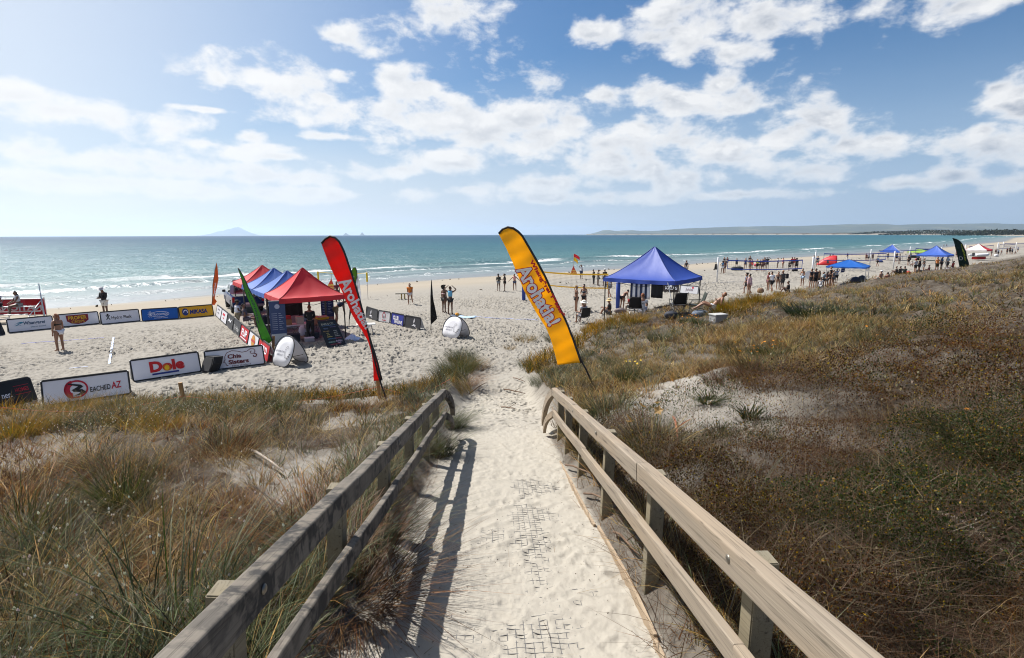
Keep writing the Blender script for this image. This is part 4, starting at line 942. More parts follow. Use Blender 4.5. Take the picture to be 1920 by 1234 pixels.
# beyond the blue gazebo
gb((1236, 547), (1272, 549), .68, 8, (.03, .018, .016), [('t', "KAURI", .95, .36, .95, .24, WB, dict(bold=.03)), ('e', [disc_poly(.9, .52, .12, .08)], WB)], "dark brown board with white lettering behind the near blue gazebo", "boards behind the near blue gazebo", depth=.2, dw=1.55)
gb((1274, 549.5), (1308.5, 552.5), .70, 8, (.76, .76, .80), [('t', "Juicies", .80, .36, .62, .2, (.12, .06, .10), dict(bold=.01)), ('e', [disc_poly(1.08, .52, .085, .085)], (.55, .05, .08))], "white board with small dark lettering and a red flower behind the near blue gazebo", "boards behind the near blue gazebo", depth=.2, dw=1.55)

# ================================================================== round pop-up signs (two sprung discs leaning together)
def popup(bl, br, h, spread, label):
    bl, br = at(*bl), at(*br); U = (br - bl).normalized(); Wd = (br - bl).length; N0 = U.cross(V3(0, 0, 1)); root = thing("popup_sign", label, "sign", (bl + br) / 2 - N0 * spread / 2, math.atan2(U.y, U.x), "round pop-up signs")
    inv = (Matrix.Translation(root.location) @ Matrix.Rotation(math.atan2(U.y, U.x), 4, 'Z')).inverted(); o = bl
    def outline(n=44):
        r = []
        for i in range(n):
            a = 2 * math.pi * i / n; c, s = math.cos(a), math.sin(a); e = .62 if s < 0 else .92
            r.append((Wd / 2 + math.copysign(abs(c) ** e, c) * Wd / 2, h * .46 + math.copysign(abs(s) ** e, s) * (h * .54 if s > 0 else h * .46)))
        return r
    for nm, sg in (("front_panel", 1), ("rear_panel", -1)):
        off = (lambda y: -N0 * (spread * .5 * (1 - (1 - y / h) ** 1.0))) if sg > 0 else (lambda y: -N0 * (spread - spread * .5 * (y / h)))
        P = lambda u, v, d=0.0: inv @ (o + U * u + V3(0, 0, max(v, .0)) + off(v) + N0 * d * 1.0)
        ol = outline(); n = len(ol); v = [P(Wd / 2, h * .48)]; f = []
        for k in (.5, 1.0): v += [P(Wd / 2 + (x - Wd / 2) * k, h * .48 + (y - h * .48) * k) for x, y in ol]
        f += [(0, 1 + i, 1 + (i + 1) % n) for i in range(n)] + [(1 + i, 1 + n + i, 1 + n + (i + 1) % n, 1 + (i + 1) % n) for i in range(n)]
        pn = mesh(nm, v, f, plain("popup_white", (.80, .80, .84), .6, var=.03, trans=.25), root, True); pn.modifiers.new("cloth", 'SOLIDIFY').thickness = .006
        MB().tube([P(x, y, .004) for x, y in ol + ol[:1]], .017, 6, cap=False).build("sprung_rim", blk_m, pn)
        if sg > 0:
            k = Wd / 1.0
            decorate(pn, lambda x, y, d: P(x, y, d), [('t', "ALTITUDE MY CLUB", .30 * Wd, .48 * h, .46 * Wd, .055, (.10, .10, .16), dict(bold=.01)), ('t', "PAPER & CO", .34 * Wd, .37 * h, .32 * Wd, .055, (.10, .10, .16), dict(bold=.01)),
                ('e', ring_polys(.66 * Wd, .48 * h, .10 * Wd, .19 * h, .012, 20, rad(40), rad(300)) + ring_polys(.68 * Wd, .46 * h, .07 * Wd, .14 * h, .01, 16, rad(60), rad(260)), (.12, .12, .14)),
                ('e', [q for j in range(3) for q in stroke([(.72 * Wd + j * .045 * Wd, .27 * h + j * .07 * h), (.78 * Wd + j * .045 * Wd, .32 * h + j * .06 * h), (.80 * Wd + j * .045 * Wd, .25 * h + j * .07 * h)], .022)], (.02, .02, .025))], .012)
    st = MB(); st.tube([inv @ (o + U * Wd * .8 + V3(0, 0, .35) - N0 * spread * .17), inv @ (o + U * Wd * .8 + V3(0, 0, .35) - N0 * spread * .83)], .012, 5); st.tube([inv @ (o + U * Wd * .2 + V3(0, 0, .35) - N0 * spread * .17), inv @ (o + U * Wd * .2 + V3(0, 0, .35) - N0 * spread * .83)], .012, 5)
    st.build("strap", blk_m, root)
popup((507, 683), (541, 691), 1.1, .95, "white round pop-up sign half in shade beside the row of near boards")
popup((826, 631), (860, 637), 1.02, .85, "white round pop-up sign alone on the open sand in full sun")

# ================================================================== gazebos
FL = V3(-10.3, 23.5, 0); ex = V3(.81, .59, 0).normalized(); ey = V3(-.59, .81, 0).normalized(); rzL = math.atan2(ex.y, ex.x)
GR, GB_ = (.60, .032, .042), (.065, .15, .48)
GG = "four gazebos in a row on the left sand"
for i, (cc, lb, e_, p_) in enumerate(((GR, "red gazebo nearest in the left row, a chalkboard menu at its front", 2.08, 3.34), (GB_, "blue gazebo second in the left row behind the nearest red one", 2.04, 3.05), (GB_, "blue gazebo third in the left row, before the far red one", 2.04, 3.05), (GR, "red gazebo farthest in the left row beside the pickup truck", 2.06, 3.08))):
    gazebo("gazebo", lb, FL + ex * 1.47 + ey * (1.47 + 3.0 * i), 1.47, 1.47, rzL, e_, p_, cc, GG, leg_col=(.02, .02, .022))
N_ = V3(7.87, 26.4, 0); aa = rad(38); du = V3(-math.cos(aa), math.sin(aa), 0); dv = V3(math.sin(aa), math.cos(aa), 0); cb = N_ + du * 1.98 + dv * 1.95 + V3(.22, 0, 0)
gb0 = ground_z(cb.x, cb.y)
BG = gazebo("gazebo", "big blue gazebo at the edge of the dune right of the yellow flag", (cb.x, cb.y, gb0), 1.98, 1.95, math.atan2(-du.y, -du.x), 2.55 - gb0, 4.2 - gb0, (.036, .085, .42), leg_col=(.02, .02, .022), val=.20, curve=1.28)
c = at(1598, 536, 0); gazebo("gazebo", "low bright blue gazebo on slanting legs beyond the dune crest", (c.x, c.y + .9, 0), 1.62, 1.62, rad(52), 1.80, 2.42, (.012, .12, .48), leg_col=(.6, .6, .6), val=.12, curve=1.0)
c = at(1761, 507.5, 0); gazebo("gazebo", "blue gazebo with a crowd under it left of the dark green flag", (c.x, c.y + 1, 0), 1.65, 1.65, rad(40), 2.05, 3.25, (.055, .135, .52), leg_col=(.3, .3, .3), val=.2)
c = at(1831, 485, 0); gazebo("gazebo", "red and white gazebo at the far right end of the beach", (c.x, c.y, 0), 1.75, 1.75, rad(36), 1.75, 2.85, (.62, .05, .06), leg_col=(.4, .4, .4), val=.3, colB=(.75, .72, .72))
c = at(1670, 488, 0); gazebo("gazebo", "white and blue striped peaked gazebo near the water's edge", (c.x, c.y, 0), 1.55, 1.55, rad(45), 1.55, 2.85, (.76, .76, .80), leg_col=(.5, .5, .5), val=.12, colB=(.03, .10, .45), curve=1.1)
c = at(1726, 488, 0); gazebo("gazebo", "lime green low gazebo behind the far blue one", (c.x, c.y, 0), 1.8, 1.6, rad(30), 1.5, 2.1, (.22, .36, .05), leg_col=(.4, .4, .4), val=.1, colB=(.30, .48, .08), curve=.95)

# red half-dome beach shelter
c = at(1549, 497, 0); r = thing("beach_shelter", "red half dome beach shelter open to the right", "tent", c, rad(-25)); v = []; f = []
n, m = 14, 12
for j in range(m + 1):
    t = j / m; x = -1.4 + 2.7 * t; H = 1.5 * math.sin(min(1, t * 1.08) * math.pi / 2) ** .8 * (1 if t < .93 else .97)
    for i in range(n + 1): a = math.pi * i / n; v.append((x, -math.cos(a) * (.45 + .75 * t), max(0, math.sin(a)) * H))
for j in range(m):
    for i in range(n): k = j * (n + 1) + i; f.append((k, k + 1, k + n + 2, k + n + 1))
mesh("shell", v, f, plain("shelter_red", (.55, .012, .02), .5, trans=.2), r, True).modifiers.new("cloth", 'SOLIDIFY').thickness = .01
MB().tube([v[m * (n + 1) + i] for i in range(n + 1)], .03, 6).build("door_hoop", fab((.3, .01, .02)), r)
MB().prism([(-.25, .35), (.25, .35), (.2, .75), (-.2, .75)], lambda x, z: V3(.2 + x, -1.02 + .35 * z, z), lambda x, z: V3(.2 + x, -.98 + .35 * z, z)).build("window", fab((.03, .03, .035)), r)
# two dark pop-up tents under the low blue gazebo
for (px, w, lb) in ((1603, .55, "dark grey pop-up shade with a round back under the low blue gazebo"), (1615, .6, "dark grey pop-up shade with a pointed top under the low blue gazebo")):
    c = at(px, 533, 0); r = thing("beach_tent", lb, "tent", c, rad(10), "dark shades under the low blue gazebo"); v = []; f = []; pk = .75 if px < 1610 else .9
    for j in range(9):
        a = math.pi * j / 8
        for i in range(9): b_ = math.pi * i / 8; sh_ = (abs(math.sin(b_)) ** (.75 if px < 1610 else 1.3)); v.append((-math.cos(b_) * w, -.4 * math.cos(a) * sh_, pk * math.sin(a) * sh_))
    for j in range(8):
        for i in range(8): k = j * 9 + i; f.append((k, k + 1, k + 10, k + 9))
    mesh("shell", v, f, plain("shade_dark", (.03, .032, .045), .6), r, True); MB().tube([(-w, 0, .02), (0, -.42, .02), (w, 0, .02)], .02, 5).build("hem", blk_m, r)

# ================================================================== volleyball courts
yel = (.80, .44, .02); bl_ = (.02, .06, .36)
pA, pB = at(982, 564), at(1158, 580)
net_post(982, 564, 2.35, .05, (.02, .05, .3), "blue padded net post behind the yellow feather flag", (.012, .05, .30))
net_post(1158, 580, 2.35, .05, (.02, .05, .3), "blue padded net post at the left side of the big blue gazebo", (.012, .05, .30))
u_ = (pB - pA).normalized(); volley_net(pA + u_ * .8, pB - u_ * .75, 2.30, 1.0, yel, "volleyball net with yellow tapes between the two blue padded posts", .10, .10)
def court(pl, pr, inl, inr, top, lbl, lbr, lbn, tape=bl_):
    A, B = at(*pl), at(*pr); net_post(pl[0], pl[1], top, .075, (.75, .75, .77), lbl, group="white net posts"); net_post(pr[0], pr[1], top, .075, (.75, .75, .77), lbr, group="white net posts")
    U = (B - A); volley_net(A + U * inl, B - U * inr, 2.25, .95, tape, lbn, .2, .12, "blue taped nets along the beach")
court((1344, 529), (1521, 528), .10, .11, 2.5, "white net post nearest the big blue gazebo, a dark bag tied to it", "white net post in front of the crowd by the low blue gazebo", "blue taped net in front of the group in the middle distance")
court((1527, 507), (1674.5, 505), .10, .11, 2.45, "white net post just left of the red beach shelter", "white net post above the three seated players in black", "blue taped net behind the low bright blue gazebo")
court((1630.6, 498), (1762, 492), .10, .20, 2.45, "slim white net post standing among the far players", "slim white net post behind the crowded blue gazebo", "blue taped net running behind the crowded blue gazebo")
court((1704, 490), (1800, 488), .1, .45, 2.5, "slim white net post right of the striped gazebo", "slim white net post hidden by the dark green flag", "blue taped net left of the dark green flag")
court((1808, 483), (1868.5, 478), .1, .15, 2.6, "white net post behind the red and white gazebo", "white net post right of the red and white gazebo", "blue taped net behind the red and white gazebo")
court((1869.5, 477), (1903, 475.5), .06, .06, 2.6, "white net post between the far right players", "white net post near the far right edge", "blue taped net above the far right players")
court((1879, 473), (1944, 472), .03, .06, 2.6, "thin white net post far off at the right", "last thin white net post at the right edge", "farthest blue taped net at the right edge")
# court lines: webbing lying on the sand
def tape_line(pts, w, col, label):
    v = []; f = []; P = []
    for a, b in zip(pts[:-1], pts[1:]):
        n = max(2, int((b - a).length / .25)); P += [a.lerp(b, i / n) for i in range(n)]
    P.append(pts[-1]); zz = surf(np.array([(p.x, p.y) for p in P]))[0]
    zz = np.array([max(zz[max(0, i - 1):i + 2]) for i in range(len(zz))])
    for i, p in enumerate(P):
        t = (P[min(i + 1, len(P) - 1)] - P[max(i - 1, 0)]); t.z = 0; t.normalize(); s = V3(-t.y, t.x, 0) * w / 2; q = V3(p.x, p.y, zz[i] + .012)
        v += [q + s, q - s, q - s - V3(0, 0, .01), q + s - V3(0, 0, .01)]
    for i in range(len(P) - 1):
        for k in range(4): f.append((i * 4 + k, i * 4 + 4 + k, i * 4 + 4 + (k + 1) % 4, i * 4 + (k + 1) % 4))
    tag(mesh("court_line", v, f, fab(col)), label, "court line")
tape_line([at(213, 634), at(205, 683)], .07, (.52, .62, .85), "pale blue court tape crossing the sand right of the bikini player")
tape_line([at(40, 645), at(120, 639), at(195, 634)], .05, (.25, .26, .55), "dim violet court tape behind the bikini player")
tape_line([at(130, 692), at(165, 688)], .05, (.5, .55, .7), "short pale court tape just above the near boards")
tape_line([at(880, 593), at(925, 597), at(990, 600), at(1070, 604)], .06, (.40, .45, .75), "blue court tape running right from the two women by the round sign")
tape_line([at(1288, 534), at(1345, 530.5), at(1420, 526)], .06, (.10, .11, .16), "dark court tape at the foot of the white post")
# sign on the white post
p = at(1343, 529); r = thing("hanging_bag", "black bag hanging on the white net post right of the big blue gazebo", "bag", (p.x - .18, p.y - .05, 1.28), 0); MB().prism([(-.13, 0), (.13, 0), (.09, .55), (-.06, .55)], lambda x, z: V3(x, -.06, z), lambda x, z: V3(x, .06, z)).build("bag", fab(BLK), r); MB().tube([(-.05, 0, .55), (.1, 0, .75), (.06, 0, .55)], .012, 5).build("strap", fab(BLK), r)

# ================================================================== lifeguard patrol flags and yellow warm-up net poles
def patrol(px, py, h, label):
    p = at(px, py, 0); 
    for _ in range(3): p = at(px, py, float(beach_z(np.array([[p.x, p.y]]))[0][0]))
    r = thing("patrol_flag", label, "flag", p, 0, "lifeguard flags"); MB().tube([(0, 0, 0), (0, 0, h)], .028, 6).build("pole", plain("pole_grey", (.4, .38, .36), .5), r)
    for nm, z0, z1, col in (("red_half", h - .45, h, (.65, .02, .03)), ("yellow_half", h - .95, h - .45, (.8, .5, .02))):
        v = []; f = []
        for j in range(4):
            for i in range(7): t = i / 6; z = z0 + (z1 - z0) * j / 3; v.append((t * .85 * (1 if nm[0] == 'r' else .7), .06 * math.sin(t * 6), z - .35 * t * t - .12 * t))
        for j in range(3):
            for i in range(6): k = j * 7 + i; f.append((k, k + 1, k + 8, k + 7))
        mesh(nm, v, f, fab(col), r, True).modifiers.new("cloth", 'SOLIDIFY').thickness = .006
    mb = MB(); w = .95; hh = 1.05
    mb.prism([(-w / 2, 0), (w / 2, 0), (0, hh)], lambda x, z: V3(x, -.45 * (1 - z / hh) - .03, z), lambda x, z: V3(x, -.45 * (1 - z / hh), z)); mb.build("red_face", fab((.62, .06, .03)), r)
    MB().prism([(0, 0), (w, 0), (0.05, hh)], lambda x, z: V3(w / 2 - .35 * x / w - .5 * (z / hh), -.45 * (1 - z / hh) + .9 * x / w * (1 - z / hh), z), lambda x, z: V3(w / 2 - .02 - .35 * x / w - .5 * (z / hh), -.43 * (1 - z / hh) + .9 * x / w * (1 - z / hh), z)).build("green_face", fab((.30, .33, .05)), r)
    decorate(r, lambda x, y, d: V3(x, -.45 * (1 - y / hh) - .03 - d, y), [('t', "SWIM", 0, .38, .6, .2, (.8, .6, .1), dict(bold=.03)), ('t', "FLAGS", 0, .14, .85, .16, (.8, .6, .1), dict(bold=.03))], .006)
patrol(1075, 512.5, 2.7, "red and yellow lifeguard flag on a pole rising from a painted wedge sign")
p = at(624, 536); 
patrol(622.5, 541, 2.9, "second lifeguard flag with a yellow wedge sign behind the red gazebo")
for (px, py, lb) in ((599, 557, "yellow sleeved practice net pole left of the second lifeguard flag"), (690, 560, "yellow sleeved practice net pole right of the red feather flag")):
    p = at(px, py); r = thing("practice_pole", lb, "post", p, 0, "yellow practice net poles"); MB().tube([(0, 0, 0), (0, 0, 2.1)], .018, 6).build("pole", plain("pole_grey", (.4, .38, .36), .5), r); MB().lathe([(.05, 1.3), (.07, 1.32), (.07, 2.0), (.05, 2.02)], n=10).build("sleeve", fab((.75, .52, .02)), r)
p0, p1 = at(599, 557), at(690, 560); u_ = p1 - p0
r = thing("practice_net", "thin yellow practice net strung between two yellow sleeved poles", "net", (p0 + p1) / 2); ln = MB(); ln.tube([p0 + V3(0, 0, 1.98) - r.location, (p0 + p1) / 2 + V3(0, 0, 1.86) - r.location, p1 + V3(0, 0, 1.98) - r.location], .025, 5); ln.build("top_rope", fab((.75, .55, .1)), r)

# ================================================================== the pickup truck
def pickup():
    rw = at(438, 586); fwv = V3(-.55, .84, 0).normalized(); rt = V3(fwv.y, -fwv.x, 0)
    base = rw + fwv * 1.35 + rt * .78
    r = thing("pickup_truck", "blue double cab pickup truck backed up to the left gazebos", "pickup truck", base, math.atan2(-fwv.x, fwv.y))
    paint = plain("truck_blue", (.010, .035, .13), .25, .3, var=.05); silver = plain("truck_silver", (.42, .44, .48), .3, .5, var=.05); gl = plain("truck_glass", (.012, .014, .018), .08)
    # side outline (y forward, z up) extruded over the width
    def ext(name, prof, hw, mat, inset=0.0, top=None):
        mb = MB(); n = len(prof); v = []
        for q in (-1, 1):
            for y, z in prof: v.append(V3(q * (hw - (inset * max(0, z - 1.0))), y, z))
        f = [tuple(range(n - 1, -1, -1)), tuple(range(n, 2 * n))] + [(i, (i + 1) % n, (i + 1) % n + n, i + n) for i in range(n)]
        bm = bmesh.new(); vs = [bm.verts.new(q) for q in v]
        for q in f: bm.faces.new([vs[i] for i in q])
        bmesh.ops.recalc_face_normals(bm, faces=bm.faces[:]); bmesh.ops.bevel(bm, geom=[e for e in bm.edges if e.calc_face_angle(0) > .5], offset=.03, segments=2, affect='EDGES')
        me = bpy.data.meshes.new(name); bm.to_mesh(me); bm.free(); return link(name, me, mat, r)
    ext("body", [(-2.55, .45), (-2.0, .45), (-1.85, .8), (-1.15, .8), (-1.0, .45), (1.15, .45), (1.3, .8), (2.0, .8), (2.15, .5), (2.55, .5), (2.6, .85), (2.5, 1.02), (1.25, 1.12), (.2, 1.12), (-.75, 1.12), (-2.55, 1.12)], .92, paint)
    ext("cab", [(-.80, 1.10), (-.62, 1.70), (-.35, 1.78), (.35, 1.78), (.62, 1.70), (1.28, 1.12)], .86, silver, .16)
    bed = MB().box((0, -1.68, 1.10), (1.58, 1.66, .06)); bed.build("bed_liner", plain("liner_black", (.012, .012, .013), .7), r)
    for sx in (-1, 1):
        for y, w in ((-.28, .62), (.38, .62)): MB().prism([(y - w / 2, 1.2), (y + w / 2 + (.25 if y > 0 else 0), 1.2), (y + w / 2 - (.04), 1.64), (y - w / 2 + .06, 1.64)], lambda a, z: V3(sx * (.868 - .16 * (z - 1.0) + .004), a, z), lambda a, z: V3(sx * (.85 - .16 * (z - 1.0)), a, z)).build("window", gl, r)
        MB().box((sx * 1.02, .95, 1.22), (.2, .08, .17), bev=.03).build("mirror", plain("truck_trim", (.02, .02, .022), .5), r)
        MB().box((sx * .84, -2.56, .92), (.14, .05, .30), bev=.02).build("tail_light", plain("tail_red", (.35, .01, .012), .2), r)
        MB().box((sx * .72, 2.57, .82), (.34, .06, .18), bev=.03).build("headlight", plain("lamp_clear", (.6, .6, .62), .1), r)
        for y in (-1.5, 1.65):
            w = MB().lathe([(.20, -.12), (.36, -.12), (.385, -.07), (.385, .07), (.36, .12), (.20, .12)], n=20, M=Matrix.Rotation(rad(90), 3, 'Y')).build("wheel", plain("tyre", (.014, .014, .014), .8), r, True); w.location = (sx * .80, y, .385)
            MB().lathe([(.03, -.10), (.22, -.09), (.235, -.125), (.235, .125), (.22, .09), (.03, .10)], n=14, M=Matrix.Rotation(rad(90), 3, 'Y')).build("rim", plain("alloy", (.35, .36, .38), .3, .7), w)
    MB().prism([(-.62, 1.2), (.62, 1.2), (.56, 1.64), (-.56, 1.64)], lambda x, z: V3(x, -.80 + .29 * (z - 1.10) - .012, z), lambda x, z: V3(x, -.78 + .29 * (z - 1.10), z)).build("rear_window", gl, r)
    MB().box((0, -2.57, .80), (1.5, .04, .52), bev=.02).build("tailgate", paint, r)
    MB().box((0, -2.62, .52), (1.7, .16, .16), bev=.04).build("rear_bumper", plain("bumper_steel", (.3, .31, .33), .3, .7), r)
    MB().box((0, -2.596, .66), (.36, .015, .12)).build("number_plate", plain("plate_white", (.7, .7, .7), .5), r)
pickup()

# ================================================================== bleachers at the left edge
r = thing("bleacher", "aluminium bleacher with a red back banner at the left edge of the beach", "bleacher", V3(-30.15, 31.0, 0), rad(8)); alu = plain("aluminium", (.50, .51, .53), .35, .7)
for i, (y, z) in enumerate(((-.9, .42), (-.2, .80), (.5, 1.18))): MB().box((0, y, z), (4.2, .26, .04), bev=.006).build("seat_plank", alu, r); 
for y, z in ((-.55, .12), (.15, .46)): MB().box((0, y, z), (4.2, .30, .03), bev=.006).build("foot_plank", alu, r)
fr = MB()
for x in (-2.05, 0, 2.05):
    fr.tube([(x, -1.0, 0), (x, .8, 0)], .025, 6); fr.tube([(x, -1.0, .05), (x, .62, 1.18)], .025, 6); fr.tube([(x, .75, 0), (x, .75, 1.25)], .025, 6); fr.tube([(x, -.2, 0), (x, -.2, .8)], .022, 6); fr.tube([(x, .75, .02), (x, -.9, .4)], .018, 6)
fr.tube([(-2.05, .75, .1), (0, .75, 1.2)], .018, 6); fr.tube([(0, .75, .1), (2.05, .75, 1.2)], .018, 6); fr.build("frame", alu, r)
MB().tube([(-2.05, .8, 1.32), (2.05, .8, 1.32)], .022, 6).build("back_rail", alu, r)
gp = MB(); gp.tube([(1.98, .6, 0), (1.98, .6, 2.05), (2.3, .2, 0)], .024, 6); gp.build("guard_post", alu, r)
v = []; f = []
for j in range(5):
    for i in range(17): v.append((-2.05 + 4.1 * i / 16, .70 + .02 * math.sin(i * 1.3) * math.sin(j), .18 + 1.02 * j / 4))
for j in range(4):
    for i in range(16): k = j * 17 + i; f.append((k, k + 1, k + 18, k + 17))
bn_ = mesh("banner", v, f, [fab((.55, .04, .06)), fab((.50, .01, .02))], r, True); bn_.data.polygons.foreach_set('material_index', [1 if i >= 12 else 0 for j in range(4) for i in range(16)])
decorate(bn_, lambda x, y, d: V3(x, .70 - d, y), [('t', "NATIONAL BE", 0, 0, -3.6, .30, (.72, .62, .64), dict(bold=.03))], .03)
for ch in bn_.children: ch.location = (0.1, 0, .62)

# ================================================================== under and about the left gazebos
def quad_panel(pts, thick, name, mat, parent):
    N = (pts[1] - pts[0]).cross(pts[3] - pts[0]).normalized(); v = list(pts) + [p - N * thick for p in pts]
    return mesh(name, [q - parent.location for q in v], [(0, 1, 2, 3), (7, 6, 5, 4)] + [(i, i + 4, (i + 1) % 4 + 4, (i + 1) % 4) for i in range(4)], mat, parent), N
bl0, br0 = at(614.5, 653), at(650, 647.5)
r = thing("chalkboard", "black chalkboard menu leaning at the front corner of the red gazebo", "chalkboard", (bl0 + br0) / 2)
tl0, tr0 = atY(595, 603, bl0.y + .45), atY(628.5, 599, br0.y + .45)
bd, N = quad_panel([bl0, br0, tr0, tl0], .02, "board", plain("chalk_black", (.010, .012, .016), .7), r)
def CP(x, y, d):
    a = bl0.lerp(br0, x); b_ = tl0.lerp(tr0, x); return a.lerp(b_, y) + N * d - r.location
yl, wt, bu, rd_, pk = (.6, .5, .15), (.5, .5, .48), (.08, .25, .5), (.45, .06, .10), (.5, .4, .55)
decorate(bd, CP, [('t', "BAKE & CO", .46, .87, .66, .07, (.45, .42, .33)), ('t', "TREATS", .28, .70, .24, .045, (.15, .2, .35)), ('t', "KITCHEN", .70, .74, .34, .035, (.18, .14, .3)), ('t', "FILLED", .26, .60, .32, .035, (.5, .33, .12)), ('t', "rolls", .28, .53, .14, .03, yl), ('t', "pies", .30, .47, .16, .035, yl), ('t', "cookies", .32, .40, .28, .045, yl), ('t', "wraps", .72, .60, .18, .035, wt), ('t', "salads", .72, .53, .2, .035, wt), ('t', "fruit", .72, .46, .2, .035, wt), ('t', "muffins", .74, .40, .28, .035, wt), ('t', "COFFEE ALL DAY", .40, .31, .46, .035, bu), ('t', "SMOOTHIES", .74, .31, .32, .035, rd_), ('t', "Bubbly", .72, .21, .34, .06, pk), ('t', "VEGAN TOO", .32, .19, .36, .05, (.35, .55, .5)), ('t', "WATER REFILLS FREE", .46, .10, .52, .035, rd_), ('t', "cash", .70, .145, .2, .04, pk), ('e', stroke([(.14, .80), (.86, .80)], .012), (.1, .2, .4))], .006)
MB().tube([tl0.lerp(tr0, .5) - r.location, (bl0 + br0) / 2 + V3(0, .95, 0) - r.location], .02, 5).build("prop_leg", fab((.2, .12, .06)), r)
def pullup(px, py, w, h, col, label, rz=0, low=(.45, .48, .52)):
    p = at(px, py); r = thing("pullup_banner", label, "banner stand", p, rz, "pull-up banners under the gazebos")
    MB().prism([(-w / 2, .08), (w / 2, .08), (w / 2, h), (-w / 2, h)], lambda x, z: V3(x, -.006, z), lambda x, z: V3(x, .006, z)).build("sheet", fab(col), r)
    MB().box((0, 0, .05), (w + .04, .16, .09), bev=.02).build("base", alu, r); MB().box((0, 0, h + .015), (w + .02, .03, .035)).build("top_bar", alu, r)
    its = [('e', [[(-w / 2 + .02, .1), (w / 2 - .02, .1), (w / 2 - .02, h * .26), (-w / 2 + .02, h * .26)]], low)]
    for j in range(9): its.append(('e', stroke([(-w * .38, h * (.72 - .045 * j)), (-w * .04, h * (.72 - .045 * j))], .02) + stroke([(w * .06, h * (.72 - .045 * j)), (w * (.2 + .17 * ((j * 7) % 3) / 2), h * (.72 - .045 * j))], .02), (.35, .38, .5)))
    its.append(('e', [disc_poly(0, h * .88, w * .16, w * .16)], (.4, .42, .55)))
    decorate(r, lambda x, y, d: V3(x, -d, y), its, .009)
pullup(525, 647, .66, 1.98, (.05, .075, .17), "blue grey pull-up banner at the front left of the red gazebo", rad(28))
pullup(616, 611, .66, 1.95, (.02, .03, .10), "dark navy pull-up banner behind the chalkboard menu", rad(24), (.25, .1, .08))
pullup(545, 600, .6, 1.9, (.55, .5, .52), "pale pull-up banner deep under the left gazebos", rad(30), (.2, .05, .05))
gz = lambda i, a, b: FL + ey * 3.0 * i + ex * a + ey * b
tb = gz(0, .75, 1.0); folding_table(tb, rzL, 1.6, .7, .72, "folding table with cardboard boxes behind the round sign", group="tables under the gazebos")
for (dx, z, sz, c_, lb) in ((-.35, .74, (.5, .36, .26), (.30, .16, .07), "brown cardboard box on the folding table"), (-.33, 1.0, (.44, .32, .14), (.40, .03, .03), "red carton stacked on the brown cardboard box"), (.3, .74, (.3, .3, .32), (.5, .45, .38), "beige tub at the right end of the folding table")):
    q = tb + ex * dx; o = thing("carton", lb, "box", (q.x, q.y, z), rzL); MB().box((0, 0, sz[2] / 2), sz, bev=.008).build("carton", fab(c_), o); MB().box((0, 0, sz[2] + .006), (sz[0] * 1.03, sz[1] * 1.03, .02), bev=.004).build("lid", fab(tuple(q * .8 for q in c_)), o)
tb2 = gz(0, 2.35, 1.55); folding_table(tb2, rzL + rad(90), 1.4, .65, .74, "folding table at the right side of the red gazebo", cloth=(.05, .05, .06), group="tables under the gazebos")
o = thing("food_tray", "yellow tray of food on the table behind the chalkboard", "tray", (tb2.x - .1, tb2.y, .76), rzL); MB().prism([(-.25, 0), (.25, 0), (.3, .1), (-.3, .1)], lambda x, z: V3(x, -.2, z), lambda x, z: V3(x, .2, z)).build("tray", fab((.65, .42, .02)), o); MB().box((0, 0, .12), (.5, .34, .06), bev=.025).build("food", fab((.5, .35, .25)), o)
folding_table(gz(1, 1.2, 1.2), rzL, 1.8, .7, .72, "long folding table deep under the second gazebo", cloth=(.12, .10, .14), group="tables under the gazebos")
folding_table(V3(-7.25, 26.1, 0), rad(20), .9, .5, .5, "low side table just right of the red gazebo", group="tables under the gazebos")
soft_bag((-7.35, 26.05, .53), (.4, .3, .16), (.6, .58, .66), "white and violet bundle on the low side table")
o = thing("sheet_bundle", "crumpled pale blue plastic bag at the foot of the red gazebo's right leg", "bag", at(661, 637)); v = []; f = []
for j in range(6):
    for i in range(10): a = 2 * math.pi * i / 10; w = (.34 - .05 * j) * (1 + .25 * math.sin(i * 2.3 + j)); v.append((math.cos(a) * w * 1.2, math.sin(a) * w * .7, .045 * j + .02 * math.sin(i * 3 + j)))
for j in range(5):
    for i in range(10): f.append((j * 10 + i, j * 10 + (i + 1) % 10, (j + 1) * 10 + (i + 1) % 10, (j + 1) * 10 + i))
f.append(tuple(range(50, 60))); mesh("bag", v, f, fab((.5, .55, .75)), o, True); MB().tube([(-.1, 0, .22), (0, 0, .3), (.1, 0, .22)], .015, 5).build("handle", fab((.5, .55, .75)), o)
for (q, sz, c_, lb) in ((gz(0, .5, .55), (.75, .4, .34), (.02, .022, .03), "black storage crate under the folding table"), (gz(0, 1.5, .7), (.55, .38, .3), (.05, .05, .06), "dark storage crate beside the woman in black"), (gz(0, 1.2, .15), (.42, .3, .16), (.42, .38, .42), "pale lilac tub on the sand before the dark crates"), (gz(1, .3, .5), (.6, .4, .4), (.03, .03, .035), "black equipment case under the second gazebo"), (gz(2, .6, .6), (.7, .45, .45), (.02, .02, .025), "black equipment case under the third gazebo")):
    o = thing("storage_crate", lb, "crate", q, rzL + RD.uniform(-.2, .2)); MB().box((0, 0, sz[2] / 2), sz, bev=.02).build("tub", fab(c_), o); MB().box((0, 0, sz[2] + .012), (sz[0] * 1.04, sz[1] * 1.04, .03), bev=.01).build("lid", fab(tuple(k * 1.6 for k in c_)), o)
camp_chair(gz(0, 1.75, 1.6), rzL + rad(150), "beige folding chair behind the woman in black", (.28, .22, .16))
camp_chair(gz(0, 1.3, 2.2), rzL + rad(200), "grey folding chair at the back of the red gazebo", (.2, .2, .22))
